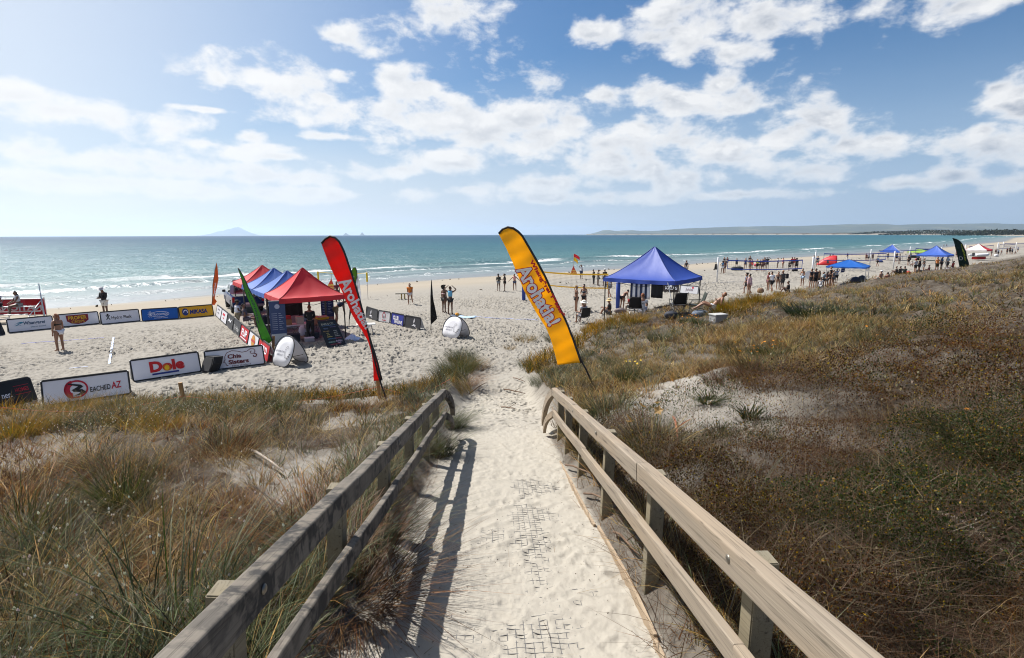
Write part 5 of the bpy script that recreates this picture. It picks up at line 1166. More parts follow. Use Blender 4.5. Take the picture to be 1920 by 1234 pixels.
soft_bag(gz(0, 1.45, 1.75), (.6, .45, .62), (.50, .50, .62), "pale sack propped on the beige folding chair", name="cloth_sack")
q = gz(1, 1.4, .4); o = thing("hanging_clothes", "black clothes hung from the second gazebo's frame", "clothes", (q.x, q.y, .75), rzL); v = []; f = []
for j in range(6):
    for i in range(9): v.append((-.4 + .1 * i, .05 * math.sin(i * 2.1), 1.15 * j / 5 + .03 * math.sin(i)))
for j in range(5):
    for i in range(8): k = j * 9 + i; f.append((k, k + 1, k + 10, k + 9))
mesh("garment", v, f, fab(BLK), o, True).modifiers.new("cloth", 'SOLIDIFY').thickness = .05; MB().tube([(-.45, 0, 1.17), (.45, 0, 1.17)], .012, 5).build("hanger_rail", alu, o)
o = thing("driftwood_plank", "upright brown plank standing left of the half shaded round sign", "plank", at(514, 668), rad(20)); MB().box((0, 0, .42), (.1, .05, .84), Matrix.Rotation(rad(6), 3, 'Y'), bev=.008).build("plank", fab((.24, .13, .06)), o); MB().box((.0, -.03, .7), (.03, .02, .03)).build("nail", fab((.1, .1, .1)), o)
# loudspeaker behind... in front of the near boards
p = at(394, 697); o = thing("loudspeaker", "black wedge loudspeaker on the sand before the near boards", "speaker", p, rad(-28)); Mx = Matrix.Rotation(rad(-34), 3, 'X')
MB().prism([(-.2, 0), (.2, 0), (.27, .3), (.22, .56), (-.22, .56), (-.27, .3)], lambda x, z: V3(x * 1.1, -.2 + .45 * z, .03 + z * .95), lambda x, z: V3(x * .8, .24 + .35 * z, .03 + z * .85)).build("cabinet", fab((.012, .012, .014)), o)
MB().prism([(-.19, .05), (.19, .05), (.22, .3), (.18, .5), (-.18, .5), (-.22, .3)], lambda x, z: V3(x * 1.1, -.215 + .45 * z, .03 + z * .95), lambda x, z: V3(x * 1.1, -.19 + .45 * z, .03 + z * .95)).build("grille", fab((.03, .03, .033)), o); MB().box((0, .15, .02), (.3, .1, .05)).build("handle", fab((.03, .03, .033)), o)

# ================================================================== around the big blue gazebo
def sit_at(px, py): return on(px, py)
camp_chair(sit_at(1093, 607), rad(24), "black camp chair with a white hatted sitter at the dune edge", group="camp chairs near the big blue gazebo")
camp_chair(sit_at(1192, 594), rad(-20), "black camp chair beside the seated woman in red", group="camp chairs near the big blue gazebo")
camp_chair(sit_at(1270, 590), rad(5), "empty black camp chair behind the gazebo's middle leg", group="camp chairs near the big blue gazebo")
camp_chair(sit_at(1304, 590), rad(80), "empty dark green reclining camp chair facing left", (.012, .02, .014), group="camp chairs near the big blue gazebo")
q = sit_at(1258, 597); soft_bag(q, (.6, .4, .3), (.03, .035, .05), "dark bag heaped at the foot of the gazebo's middle leg"); q = sit_at(1313, 593); soft_bag(q, (.7, .45, .25), (.12, .15, .2), "slate blue towel bundle right of the reclining chair")
q = sit_at(1162, 588); soft_bag(q, (.7, .5, .35), (.15, .12, .12), "brown bag at the foot of the blue padded post"); q = sit_at(1112, 596)
q = sit_at(1346, 603); o = thing("cool_box", "weathered white cool box half sunk in the dune grass", "cool box", q - V3(0, 0, .13), rad(20)); MB().box((0, 0, .17), (.52, .36, .34), bev=.03).build("tub", fab((.27, .27, .27)), o); MB().box((0, 0, .36), (.56, .40, .05), bev=.02).build("lid", fab((.36, .36, .35)), o); MB().tube([(-.27, -.1, .24), (-.30, -.1, .16), (-.30, .1, .16), (-.27, .1, .24)], .015, 5).build("handle", fab((.3, .3, .3)), o)
ra = V3(cb.x, cb.y, gb0) - dv * 1.0; 
def hung(u0, u1, zt, L, stripes, label, cols):
    a = cb + du * u0 - dv * 1.86; b_ = cb + du * u1 - dv * 1.86; o = thing("hanging_towel", label, "towel", ((a + b_) / 2).to_tuple()[:2] + (zt - L,), 0); m = 8 * stripes; v = []; f = []; fm = []
    for j in range(5):
        for i in range(m + 1):
            t = i / m; q = a.lerp(b_, t); v.append(V3(q.x, q.y, zt - L + L * j / 4) - o.location + V3(0, .05 * math.sin(t * 17) * (1 - .5 * j / 4), 0))
    for j in range(4):
        for i in range(m): k = j * (m + 1) + i; f.append((k, k + 1, k + m + 2, k + m + 1)); fm.append((i // 4) % len(cols))
    e = mesh("cloth", v, f, [fab(c) for c in cols], o, True); e.data.polygons.foreach_set('material_index', fm); e.modifiers.new("cloth", 'SOLIDIFY').thickness = .02
    MB().tube([V3(a.x, a.y, zt + .02) - o.location, V3(b_.x, b_.y, zt + .02) - o.location], .01, 5).build("rail", blk_m, o)
hung(.45, -.62, 2.32, .78, 4, "navy and white striped towel hung from the big blue gazebo", [(.02, .035, .09), (.62, .64, .70)])
hung(-.70, -1.30, 2.32, .68, 1, "black wetsuit hung beside the striped towel", [(.012, .013, .016), (.012, .013, .016)])
l0 = sit_at(1265, 592); o = thing("tent_pole", "thin white pole leaning against the big blue gazebo", "pole", l0); tp_ = atY(1252, 530, l0.y + .2); MB().tube([(0, 0, 0), tp_ - l0], .016, 6).build("shaft", fab((.7, .7, .7)), o); MB().lathe([(.02, 0), (.03, .02), (.02, .06)], n=8).build("foot", fab((.1, .1, .1)), o)
# beach bits
o = thing("beach_ball", "pink ball held in the middle distance group", "ball", at(1414, 507.5) + V3(0, -.25, .75)); sphere_mesh("b", .2).build("ball", fab((.7, .10, .16)), o, True); MB().lathe([(.03, .195), (.03, .205), (.01, .207)], n=8).build("valve", fab(WHT), o)
for (px, py, sz, c_, lb) in ((1377.5, 507, (.95, .6, .5), BLK, "black kit bag left of a pair below the blue net"), (1386, 507, (1.1, .6, .55), BLK, "larger black kit bag right of a pair below the blue net"), (1490, 508.5, (1.0, .6, .35), BLK, "flat black kit bag at the feet of the player in black"), (1703, 513.5, (.5, .45, .35), (.5, .03, .05), "red ball bag beside the three seated players"), (1425.5, 549, (.55, .42, .42), (.22, .13, .08), "round striped woven bag on the sand behind the walking man in white"), (1651, 492, (1.2, .6, .4), (.05, .07, .2), "navy mat roll under the far blue net"), (1722, 511.5, (.9, .6, .4), BLK, "black kit bag at the feet of the standing pair by the far gazebo"), (1732, 512, (1.2, .6, .35), (.03, .03, .035), "long dark kit bag beside the far gazebo's left leg"), (1783, 509, (1.4, .8, .5), (.35, .34, .4), "pale heap of towels at the right leg of the far blue gazebo"), (1868, 481.5, (.9, .7, .6), (.6, .6, .62), "white sack in front of the far right players")):
    soft_bag(at(px, py), sz, c_, lb, RD.uniform(-.5, .5))
for (px, py, c_, lb, cc) in ((857, 593.5, (.60, .25, .02), "orange ball by the feet of the woman in blue", 0), ):
    o = thing("volleyball", lb, "ball", at(px, py) + V3(0, 0, .11)); sphere_mesh("b", .125).build("ball", fab(c_), o, True); MB().lathe([(.02, .12), (.02, .128), (.005, .129)], n=8).build("valve", fab(BLK), o)
o = thing("beach_towel", "pale blue towel spread by the feet of the woman in blue", "towel", at(868, 595.5), rad(-10)); v = []; f = []
for j in range(5):
    for i in range(11): x, y = -.75 + .15 * i, -.35 + .17 * j; p = o.location; v.append((x, y, .05 + .03 * math.sin(x * 7) * math.cos(y * 9)))
for j in range(4):
    for i in range(10): k = j * 11 + i; f.append((k, k + 1, k + 12, k + 11))
mesh("cloth", v, f, fab((.35, .48, .62)), o, True).modifiers.new("cloth", 'SOLIDIFY').thickness = .03; MB().box((-.6, 0, .09), (.25, .5, .05), bev=.02).build("fold", fab((.08, .12, .2)), o)
p = at(1515, 530, 0); o = thing("round_reflector", "white round disc standing left of the crowd by the low blue gazebo", "reflector", (p.x, p.y, 0)); MB().lathe([(.02, 0), (.40, 0), (.42, .012), (.40, .024), (.02, .024)], (0, 0, .78), 24, Matrix.Rotation(rad(90), 3, 'X')).build("disc", fab(WHT), o); MB().tube([(0, .05, .4), (.1, .1, 0)], .015, 5).build("leg", blk_m, o)
p = at(1579, 529); o = thing("hanging_towel", "navy towel hung from the low blue gazebo's left leg", "towel", (p.x - .05, p.y, .95)); MB().prism([(-.2, 0), (.16, .05), (.25, .85), (-.1, .85)], lambda x, z: V3(x, -.02, z), lambda x, z: V3(x, .03, z)).build("cloth", fab((.02, .03, .09)), o); MB().tube([(-.1, 0, .86), (.3, 0, .86)], .012, 5).build("rail", blk_m, o)
p = at(756, 561); o = thing("low_bench", "low dark plank bench left of the man in orange", "bench", p, rad(4)); MB().box((0, 0, .42), (1.15, .32, .05), bev=.01).build("seat", fab((.05, .045, .03)), o)
for sx in (-1, 1): MB().box((sx * .12, 0, .2), (.06, .26, .40), bev=.008).build("leg", fab((.35, .25, .06)), o)
# inflatable rescue boat by the far red gazebo
p = at(1836, 488); o = thing("rescue_boat", "white inflatable boat on a red trolley below the red and white gazebo", "boat", p, rad(15)); 
MB().tube([(-1.7, -.6, .95), (.6, -.62, .95), (1.3, -.4, 1.02), (1.75, 0, 1.1), (1.3, .4, 1.02), (.6, .62, .95), (-1.7, .6, .95)], [.2, .24, .23, .2, .23, .24, .2], 10).build("tube_hull", fab((.68, .68, .70)), o, True)
MB().box((-.4, 0, .80), (2.6, 1.0, .1), bev=.03).build("floor", fab((.15, .17, .2)), o); MB().box((-1.6, 0, 1.1), (.3, .3, .55), bev=.06).build("motor", fab((.03, .03, .035)), o); MB().box((-.2, 0, .40), (2.2, .9, .5), bev=.08).build("trolley", fab((.45, .02, .02)), o)
# dark buggy under the lime gazebo
p = at(1713, 487.5); o = thing("beach_buggy", "dark green beach buggy parked under the lime gazebo", "buggy", p, rad(60)); MB().box((0, 0, .62), (2.4, 1.25, .45), bev=.12).build("body", fab((.02, .03, .022)), o); MB().tube([(-.9, .5, .8), (-.7, .5, 1.6), (.4, .5, 1.6), (.8, .5, .85)], .05, 6).tube([(-.9, -.5, .8), (-.7, -.5, 1.6), (.4, -.5, 1.6), (.8, -.5, .85)], .05, 6).build("roll_cage", blk_m, o); MB().box((-.15, 0, 1.63), (1.3, 1.1, .05), bev=.02).build("roof", fab((.02, .03, .022)), o)
for sx in (-1, 1):
    for sy in (-1, 1): w = MB().lathe([(.1, -.13), (.32, -.13), (.36, -.08), (.36, .08), (.32, .13), (.1, .13)], n=14, M=Matrix.Rotation(rad(90), 3, 'X')).build("wheel", plain("tyre", (.014, .014, .014), .8), o, True); w.location = (sx * .85, sy * .62, .36)
# pegs and marking rope along the dune foot
stakes = []
for (px, py, hh, lb) in ((346, 768, .66, "split brown timber stake in the grass below the near boards"), (711, 748, .62, "short orange timber stake at the foot of the red feather flag")):
    q = on(px, py); o = thing("timber_stake", lb, "stake", q, rad(12)); MB().box((0, 0, hh / 2 - .05), (.085, .05, hh + .1), Matrix.Rotation(rad(-4), 3, 'Y'), bev=.006).build("peg", plain("stake_timber", (.36, .20, .08), .8, var=.25, scale=12, bmp=.3), o); MB().tube([(-.05, -.03, hh * .5), (.05, -.03, hh * .52)], .006, 5).build("rope_turn", fab((.6, .12, .05)), o); stakes.append(q + V3(0, 0, hh * .5))
q0, q1 = on(-60, 800) + V3(0, 0, .5), on(846, 735) + V3(0, 0, .35)
rp = []; allp = [q0] + stakes + [q1]
for a, b_ in zip(allp[:-1], allp[1:]):
    for i in range(14): t = i / 14; rp.append(a.lerp(b_, t) - V3(0, 0, .28 * math.sin(math.pi * t)))
rp.append(q1); tag(MB().tube(rp, .0055, 5).build("marking_rope", plain("orange_rope", (.60, .16, .08), .8)), "thin orange rope strung between the timber stakes along the dune foot", "rope")
# ================================================================== people on the beach
A_ = lambda c, k='tee': (k, c)
# left court and bleachers
person(115, 658, 71, 80, 'stand', ('bra', BLK), ('brief', WHT), ('pony', GNG), "woman in a black bikini top and white bottoms standing on the fenced court", skin=1, build=1.12)
person(199, 594, 55, 172, 'phone', ('jacket', BLK), ('shorts', (.6, .58, .55)), ('short', DKB), "man in a black jacket, white shorts and hat behind the board with the crossed emblem", hat=('sun', (.4, .4, .42)), skin=2)
bz = lambda x, y, z: V3(-30.15, 31.0, 0) + Matrix.Rotation(rad(8), 3, 'Z') @ V3(x, y, z)
person(0, 0, 0, 150, 'bench', ('tank', (.5, .5, .55)), ('short', GRY), ('long', DKB), "woman with long dark hair in a pale top sitting on the bleacher", loc=bz(1.3, -.2, .95), scale=1.0, skin=2)
person(0, 0, 0, 205, 'bench', ('loose', (.42, .42, .47)), ('shorts', BLK), ('short', DKB), "person in grey sitting on the bleacher at the very left edge", loc=bz(.2, -.2, .95), scale=1.05, skin=2)
# about the left gazebos
person(448, 617, 54, -55, 'crossed', ('loose', (.66, .68, .78)), ('shorts', KHA), ('short', DKB), "man in a white T-shirt, beige shorts and dark cap left of the green flag", hat=('cap', BLK), skin=2, build=1.1)
q = at(462, 612); person(0, 0, 0, -60, 'chair', ('tee', (.12, .11, .14)), ('shorts', (.16, .14, .17)), ('short', DKB), "person in dark clothes sitting with legs stretched beside the man in the white T-shirt", loc=q, scale=1.0, skin=1)
folding_table(at(474, 606), rzL, .8, .5, .5, "small folding table by the seated person in dark clothes", cloth=(.1, .08, .1), group="tables under the gazebos")
q = V3(-19.5, 37.5, 0); person(0, 0, 0, 150, 'stand', ('tee', (.02, .05, .2)), ('shorts', BLK), ('short', DKB), "person in a blue shirt and dark hat standing behind the pickup truck", loc=q, scale=1.02, hat=('sun', (.03, .03, .05)), skin=2)
person(584, 638, 67, 20, 'crossed', ('jacket', BLK), ('pants', BLK), ('pony', (.12, .06, .03)), "woman dressed all in black with a ponytail standing inside the red gazebo", skin=1)
person(631, 610, 62, -75, 'bend', ('tee', (.02, .03, .07)), ('shorts', (.22, .18, .11)), ('short', BRN), "man in a navy shirt and khaki shorts stooping at the right of the red gazebo", skin=1)
person(633, 567, 39, 190, 'stand', ('tee', (.14, .02, .04)), ('pants', BLK), ('short', DKB), "person in a maroon shirt and dark leggings behind the red feather flag", skin=2)
person(605, 568, 38, 170, 'stand', ('tee', (.12, .03, .03)), ('short', BLK), ('long', DKB), "bare legged person half hidden behind the red gazebo's roof", skin=1)
person(0, 0, 0, rad(0) + 150, 'chair', ('tee', BLK), ('shorts', BLK), ('short', DKB), "person in black sitting in the shade of the second gazebo", loc=FL + ey * 3.6 + ex * .7, scale=1.0, skin=2)
person(0, 0, 0, 60, 'stand', ('tee', (.05, .02, .03)), ('pants', BLK), ('long', DKB), "person in dark red standing in the shade of the third gazebo", loc=FL + ey * 6.6 + ex * 1.0, scale=1.0, skin=2)
# middle sand
person(769.5, 570.5, 40, 178, 'walk', ('loose', (.58, .17, .02)), ('short', (.45, .45, .48)), ('short', (.12, .07, .05)), "man in a loose orange shirt and grey shorts walking over the open sand", skin=1, build=1.1)
person(833, 587, 51, -40, 'stand', ('bra', (.65, .45, .48)), ('brief', BLK), ('afro', DKB), "woman with bushy dark hair and a pink bikini top beside the woman in blue", skin=2)
person(845, 590, 53, -20, 'headhands', ('tank', LBL), ('short', BLK), ('bun', BRN), "woman in a light blue vest and black shorts with both hands raised to her head", skin=2)
person(935, 546, 32, 160, 'phone', ('jacket', (.04, .04, .035)), ('short', GRY), ('short', DKB), "person in a dark patterned jacket and cap, leftmost of three left of the yellow flag", hat=('cap', CHA), skin=2)
person(946.5, 546.5, 33, 90, 'phone', ('tee', BLK), ('short', BLK), ('pony', DKB), "person in black looking down, middle of three left of the yellow flag", skin=2)
person(965, 545, 31, 170, 'spread', ('tank', (.66, .30, .28)), ('short', (.05, .08, .16)), ('pony', DKB), "person in a pink vest with arms held out beside the yellow flag", skin=1)
person(1089.5, 523, 26, -150, 'visor', ('loose', (.70, .70, .73)), ('shorts', (.05, .07, .14)), ('short', DKB), "man in a white shirt shading his eyes below the lifeguard flag", skin=2)
person(1113, 533.5, 28, 100, 'phone', ('jacket', BLK), ('pants', BLK), ('short', DKB), "person in a black wetsuit looking down behind the yellow net", skin=2)
person(1121, 536, 30, -80, 'phone', ('tee', (.12, .12, .12)), ('shorts', (.2, .2, .2)), ('short', BRN), "person in a dark grey T-shirt with bowed head behind the yellow net", skin=2)
person(1133.5, 537, 32, 10, 'stand', ('tee', BLK), ('shorts', BLK), ('short', DKB), "person in black with a white cap behind the yellow net", hat=('cap', (.6, .6, .6)), skin=2)
person(1141.5, 558, 41, 30, 'walk', ('loose', (.6, .6, .64)), ('short', (.2, .2, .22)), ('short', DKB), "player in a pale shirt striding at the end of the yellow net", skin=1)
person(1080, 584.5, 49, -75, 'stand', ('bra', BLK), ('brief', BLK), ('pony', BLO), "blonde woman in a black bikini facing another near the yellow net", skin=1)
person(1094.5, 583, 50, 160, 'phone', ('bra', (.04, .05, .07)), ('brief', BLK), ('bun', DKB), "dark haired woman in a black bikini holding a bottle near the yellow net", skin=1)
person(0, 0, 0, 26, 'chair', ('tee', (.45, .45, .47)), ('shorts', (.3, .3, .35)), ('short', BRN), "person in a broad white sun hat in the camp chair at the dune edge", loc=on(1093, 607) + V3(0, .02, .02), scale=1.0, hat=('sun', (.68, .65, .58)), skin=1)
person(0, 0, 0, 70, 'sit', ('tee', BLK), ('shorts', CHA), ('short', BRN), "person in black with a straw hat sitting by the gazebo's left leg", loc=on(1142, 590), scale=1.05, hat=('sun', (.48, .36, .18)), skin=1)
person(1166, 580, 44, -55, 'bend', ('bra', BLK), ('brief', BLK), ('bun', DKB), "player in a dark bikini bending down behind the blue padded post", skin=1)
person(0, 0, 0, 10, 'chair', ('loose', (.45, .015, .02)), ('shorts', BLK), ('long', DKB), "woman with long dark hair in a red shirt seated under the big blue gazebo", loc=on(1182, 588), scale=.95, skin=2)
person(0, 0, 0, -20, 'sit', ('loose', (.55, .56, .62)), ('shorts', (.4, .4, .45)), ('short', GNG), "person in a pale striped shirt sitting under the big blue gazebo", loc=on(1204, 587), scale=1.1, skin=1)
person(1286, 516, 27, -20, 'stand', ('tank', (.03, .03, .035)), ('short', (.3, .3, .32)), ('short', BRN), "bare armed person with a dark backpack beyond the big gazebo's roof", skin=1)
person(0, 0, 0, 75, 'recline', None, ('short', (.50, .56, .62)), ('short', (.25, .1, .04)), "sunbather in pale shorts leaning back on a lime towel right of the big gazebo", loc=on(1336, 585), scale=.9, skin=1)
o = thing("beach_towel", "lime green towel behind the sunbather right of the big gazebo", "towel", on(1346, 584), rad(10)); MB().prism([(-.14, .02), (.08, .02), (.16, .5), (.0, .52)], lambda x, z: V3(x, -.12, z), lambda x, z: V3(x, -.06, z)).build("cloth", fab((.36, .62, .05)), o); MB().box((-.05, .05, .06), (.3, .25, .1), bev=.06).build("roll", fab((.3, .5, .08)), o)
# the group below the blue net
GR_ = None
for args in [
 (1354, 513.5, 24, 10, 'akimbo', ('tank', (.08, .2, .36)), ('short', WHT), ('bun', DKB), "player in blue vest and white shorts, hands on hips, left of the net"),
 (1358.5, 512, 23, 30, 'stand', ('tank', (.10, .03, .04)), ('short', (.12, .04, .04)), ('pony', DKB), "player in dark maroon just right of the one with hands on hips"),
 (1357.5, 499.5, 17, 160, 'stand', ('tee', BLK), ('pants', BLK), ('short', DKB), "small figure in black, left of a pair beyond the blue net's left end"),
 (1363, 499.8, 17.5, 140, 'stand', ('tee', (.10, .04, .06)), ('shorts', CHA), ('long', DKB), "small figure in dark plum, right of a pair beyond the blue net's left end"),
 (1380.5, 502.5, 18, 180, 'stand', ('loose', BLK), ('shorts', CHA), ('short', DKB), "person in black standing above the two kit bags"),
 (1397, 505.5, 21.5, 170, 'stand', ('dress', (.03, .05, .14)), None, ('long', DKB), "woman in a navy dress behind the blue net"),
 (1405, 501.5, 21.5, 180, 'crossed', ('tee', (.02, .022, .03)), ('shorts', BLK), ('short', DKB), "tall person in black behind the bare chested man"),
 (1405.5, 507.5, 21, 200, 'visor', None, ('shorts', (.2, .18, .16)), ('short', BRN), "bare chested man in grey shorts raising an arm behind the blue net"),
 (1409.5, 504.5, 18, 150, 'stand', ('tank', (.42, .03, .03)), ('short', RED), ('pony', BRN), "small figure in red right of the bare chested man"),
 (1419, 508, 22, 190, 'stand', ('tee', (.62, .75, .10)), ('shorts', BLK), ('short', BLO), "person in a bright lime shirt and black shorts beside the pink ball"),
 (1425, 507, 20, 170, 'stand', ('tee', (.05, .05, .06)), ('short', BLK), ('long', DKB), "person in black just right of the lime shirt"),
 (1428.5, 508.8, 23, 185, 'crossed', ('tee', (.14, .07, .05)), ('shorts', (.12, .06, .05)), ('short', DKB), "person in brown with folded arms in the group behind the blue net"),
 (1432, 508, 25, 175, 'crossed', ('loose', (.12, .10, .10)), ('shorts', (.14, .06, .06)), ('short', DKB), "tallest of the group behind the blue net, arms folded, in grey brown"),
 (1438, 504.5, 21.5, 180, 'headhands', ('tee', BLK), ('shorts', BLK), ('short', DKB), "person in black with both hands on the head behind the blue net"),
 (1457.5, 502.5, 18.5, 80, 'stand', ('tee', (.6, .6, .62)), ('short', (.35, .36, .40)), ('pony', BLO), "small figure in a white top alone behind the blue net"),
 (1467.5, 502.5, 19, 100, 'stand', ('tank', (.55, .26, .20)), ('brief', (.5, .25, .2)), ('short', BRN), "small figure in salmon pink alone behind the blue net"),
 (1479.5, 507.5, 18, 130, 'stand', ('tee', (.02, .018, .02)), ('shorts', BLK), ('short', DKB), "person in black left of the two red shirts"),
 (1484, 502, 19.5, 190, 'stand', ('tee', (.50, .02, .02)), ('shorts', BLK), ('short', DKB), "person in a red shirt, left of two behind the blue net's right end"),
 (1488.5, 501, 18.5, 160, 'stand', ('tee', (.38, .02, .02)), ('short', (.3, .02, .02)), ('short', BRN), "person in a dark red shirt, right of two behind the blue net's right end"),
 (1492.5, 508, 23, 180, 'stand', ('loose', BLK), ('shorts', BLK), ('afro', DKB), "person in black with bushy hair at the right end of the blue net"),
 # walkers along the dune
 (1399, 551, 39, 70, 'walk', ('tank', (.03, .06, .16)), ('shorts', CHA), ('afro', DKB), "child in navy striding behind the person in a pink jumper"),
 (1404, 554, 40, 30, 'stand', ('jacket', (.66, .44, .47)), ('brief', (.5, .3, .3)), ('bun', DKB), "person in a pale pink jumper with bare legs at the dune edge"),
 (1439.5, 545, 34.5, 100, 'stand', ('tank', (.14, .04, .05)), ('short', (.10, .03, .04)), ('long', GNG), "woman in dark red half hidden behind the walking man in white"),
 (1446, 547, 38, 5, 'walk', ('loose', (.70, .71, .76)), ('shorts', BLK), ('short', DKB), "man in a white T-shirt and black shorts walking along the dune edge"),
 (1457.5, 543, 33.5, 170, 'stand', ('suit', (.03, .015, .02)), None, ('bun', DKB), "woman in a black swimsuit walking between two men"),
 (1466, 544, 36.5, 20, 'stand', ('loose', (.06, .06, .058)), ('shorts', (.06, .06, .065)), ('short', (.25, .12, .05)), "man in a dark grey shirt and shorts wearing a backpack"),
 (1503.4, 537, 33, 120, 'phone', ('suit', (.42, .46, .50)), ('short', (.3, .4, .55)), ('bun', DKB), "girl in a pale swimsuit and blue shorts left of the white disc"),
 # crowd beside the low blue gazebo
 (1520, 540, 36, 20, 'reach', ('tee', (.015, .016, .03)), ('shorts', CHA), ('short', DKB), "person in dark navy reaching out an arm above the white disc"),
 (1527.5, 541, 37, 15, 'stand', ('loose', (.02, .02, .028)), ('shorts', BLK), ('short', DKB), "man in a black shirt with a white back print right of the post"),
 (1534, 541, 33.5, 40, 'stand', ('tank', (.34, .2, .1)), ('short', CHA), ('long', BRN), "woman in a tan vest in the crowd by the low blue gazebo"),
 (1537, 543, 32, -40, 'crouch', ('loose', (.42, .42, .44)), ('shorts', (.3, .3, .32)), ('short', BRN), "person in a grey shirt crouching in the crowd by the low blue gazebo"),
 (1543, 541, 31, 60, 'phone', ('tank', (.15, .34, .46)), ('short', CHA), ('bun', DKB), "person in light blue in the crowd by the low blue gazebo"),
 (1549, 540, 31, -60, 'phone', ('tee', (.07, .04, .04)), ('short', BLK), ('long', DKB), "person in dark brown with long hair in the crowd by the low blue gazebo"),
 (1556, 537, 37, 50, 'crossed', ('tee', BLK), ('shorts', BLK), ('short', DKB), "person in black at the left leg of the low blue gazebo"),
 (1560.7, 538, 31, 30, 'reach', ('tank', (.13, .16, .2)), ('short', (.10, .10, .12)), ('pony', BRN), "person in slate grey stretching an arm under the low blue gazebo"),
 (1567.5, 531, 27, 0, 'visor', ('loose', (.50, .51, .50)), ('shorts', BLK), ('short', BRN), "man in pale grey and black, hand to his brow, under the low blue gazebo"),
 (1524.5, 501, 21.5, 170, 'stand', ('loose', (.60, .58, .58)), ('shorts', (.55, .5, .48)), ('short', BRN), "person in white behind the tall white post"),
 (1532, 500.5, 20, 150, 'stand', ('tee', (.03, .04, .12)), ('short', CHA), ('short', DKB), "person in navy left of the red beach shelter"),
 (1555, 494, 17, 190, 'stand', ('tee', (.16, .05, .05)), ('shorts', CHA), ('short', DKB), "person in dark red behind the red beach shelter"),
 (1560, 494.5, 18, 170, 'phone', ('tank', (.20, .14, .12)), ('short', BLK), ('short', DKB), "person in brown at the mouth of the red beach shelter"),
 (1588, 488.5, 14, 200, 'stand', ('tee', (.04, .04, .08)), ('pants', (.6, .58, .58)), ('short', DKB), "lone person in a navy top and white trousers near the water"),
 (1623.5, 489.5, 14, 180, 'stand', ('tee', (.18, .06, .05)), ('shorts', (.14, .05, .04)), ('short', DKB), "person in brick red, leftmost of three by the slim far post"),
 (1627.5, 490.5, 15.5, 180, 'stand', ('loose', (.55, .55, .58)), ('shorts', CHA), ('short', (.3, .28, .26)), "person in a white T-shirt, middle of three by the slim far post"),
 (1635.5, 489.5, 14.5, 180, 'stand', ('loose', (.16, .11, .11)), ('shorts', (.2, .14, .13)), ('short', DKB), "person in grey brown, rightmost of three by the slim far post"),
 (1644.5, 500, 19.5, 20, 'walk', ('tank', (.30, .46, .62)), ('shorts', BLK), ('short', DKB), "player in a light blue vest and black shorts under the far net"),
 (1664, 487.5, 12.5, 170, 'stand', ('tee', (.04, .04, .05)), ('shorts', CHA), ('short', DKB), "person in black below the striped gazebo"),
 (1680, 491, 17, 170, 'stand', ('tee', (.05, .03, .03)), ('shorts', BLK), ('short', DKB), "person in black right of the tall white post above the seated trio"),
 (1685.5, 495.5, 18.5, 190, 'stand', ('loose', (.60, .54, .55)), ('shorts', (.3, .22, .22)), ('short', DKB), "person in a pinkish white shirt above the seated trio"),
 (1702.5, 498, 19.5, 190, 'stand', ('tee', BLK), ('shorts', BLK), ('short', DKB), "player in black alone left of the crowd at the far blue gazebo"),
 (1710, 499.5, 16, 120, 'crouch', ('loose', (.60, .56, .56)), ('short', (.5, .3, .25)), ('short', (.5, .5, .5)), "person in white stooping left of the crowd at the far blue gazebo"),
 (1715.5, 512, 26, 10, 'phone', ('loose', (.28, .31, .38)), ('shorts', BLK), ('short', DKB), "man in grey blue and a red cap left of the far blue gazebo", ('cap', (.5, .03, .03))),
 (1722.5, 512, 27.5, 40, 'crossed', ('loose', BLK), ('shorts', BLK), ('short', (.2, .06, .03)), "man in black beside the one with a red cap"),
 (1730.8, 511, 26, 60, 'crossed', ('tee', (.03, .03, .03)), ('shorts', (.35, .35, .36)), ('short', DKB), "man in black with pale shorts at the left leg of the far blue gazebo"),
 (1755.5, 510.5, 28, 5, 'akimbo', ('loose', (.62, .22, .06)), ('shorts', (.06, .05, .03)), ('short', GNG), "man in a bright orange shirt, hands on hips, under the far blue gazebo"),
 (1774.5, 508, 29, 20, 'akimbo', ('tank', (.45, .58, .66)), ('shorts', CHA), ('short', DKB), "person in a pale blue vest under the far blue gazebo"),
 (1764, 506, 24, 200, 'phone', ('tank', (.06, .22, .34)), ('short', BLK), ('long', DKB), "person in teal behind the bright orange shirt"),
 (1769.5, 463.4, 5.4, 100, 'walk', ('bra', (.06, .03, .03)), ('short', (.08, .05, .05)), ('short', DKB), "left of two tiny figures wading at the water's edge"),
 (1774.8, 463.2, 5.8, 80, 'walk', ('tee', BLK), ('short', BLK), ('short', DKB), "right of two tiny figures wading at the water's edge"),
 (1793, 484, 14, 150, 'stand', ('tee', (.25, .06, .05)), ('short', CHA), ('short', DKB), "person in dull red left of the dark green flag"),
 (1858.5, 479.5, 11.5, 200, 'spread', ('tee', (.06, .03, .03)), ('short', BLK), ('short', DKB), "player in dark brown, leftmost of the far right players"),
 (1866, 478, 11.5, 160, 'stand', ('tee', (.10, .03, .04)), ('short', BLK), ('short', DKB), "player in maroon left of the far right net post"),
 (1871.3, 479.5, 11.5, 20, 'stand', ('loose', (.12, .20, .36)), ('shorts', BLK), ('short', DKB), "player in mid blue right of the far right net post"),
 (1877, 478.5, 9.5, 110, 'walk', ('tank', (.2, .09, .07)), ('short', CHA), ('short', DKB), "player in rust brown right of the mid blue one"),
 (1887.5, 477, 12, 180, 'stand', ('tee', (.08, .03, .04)), ('shorts', CHA), ('short', DKB), "player in dark plum, left of a trio near the right edge"),
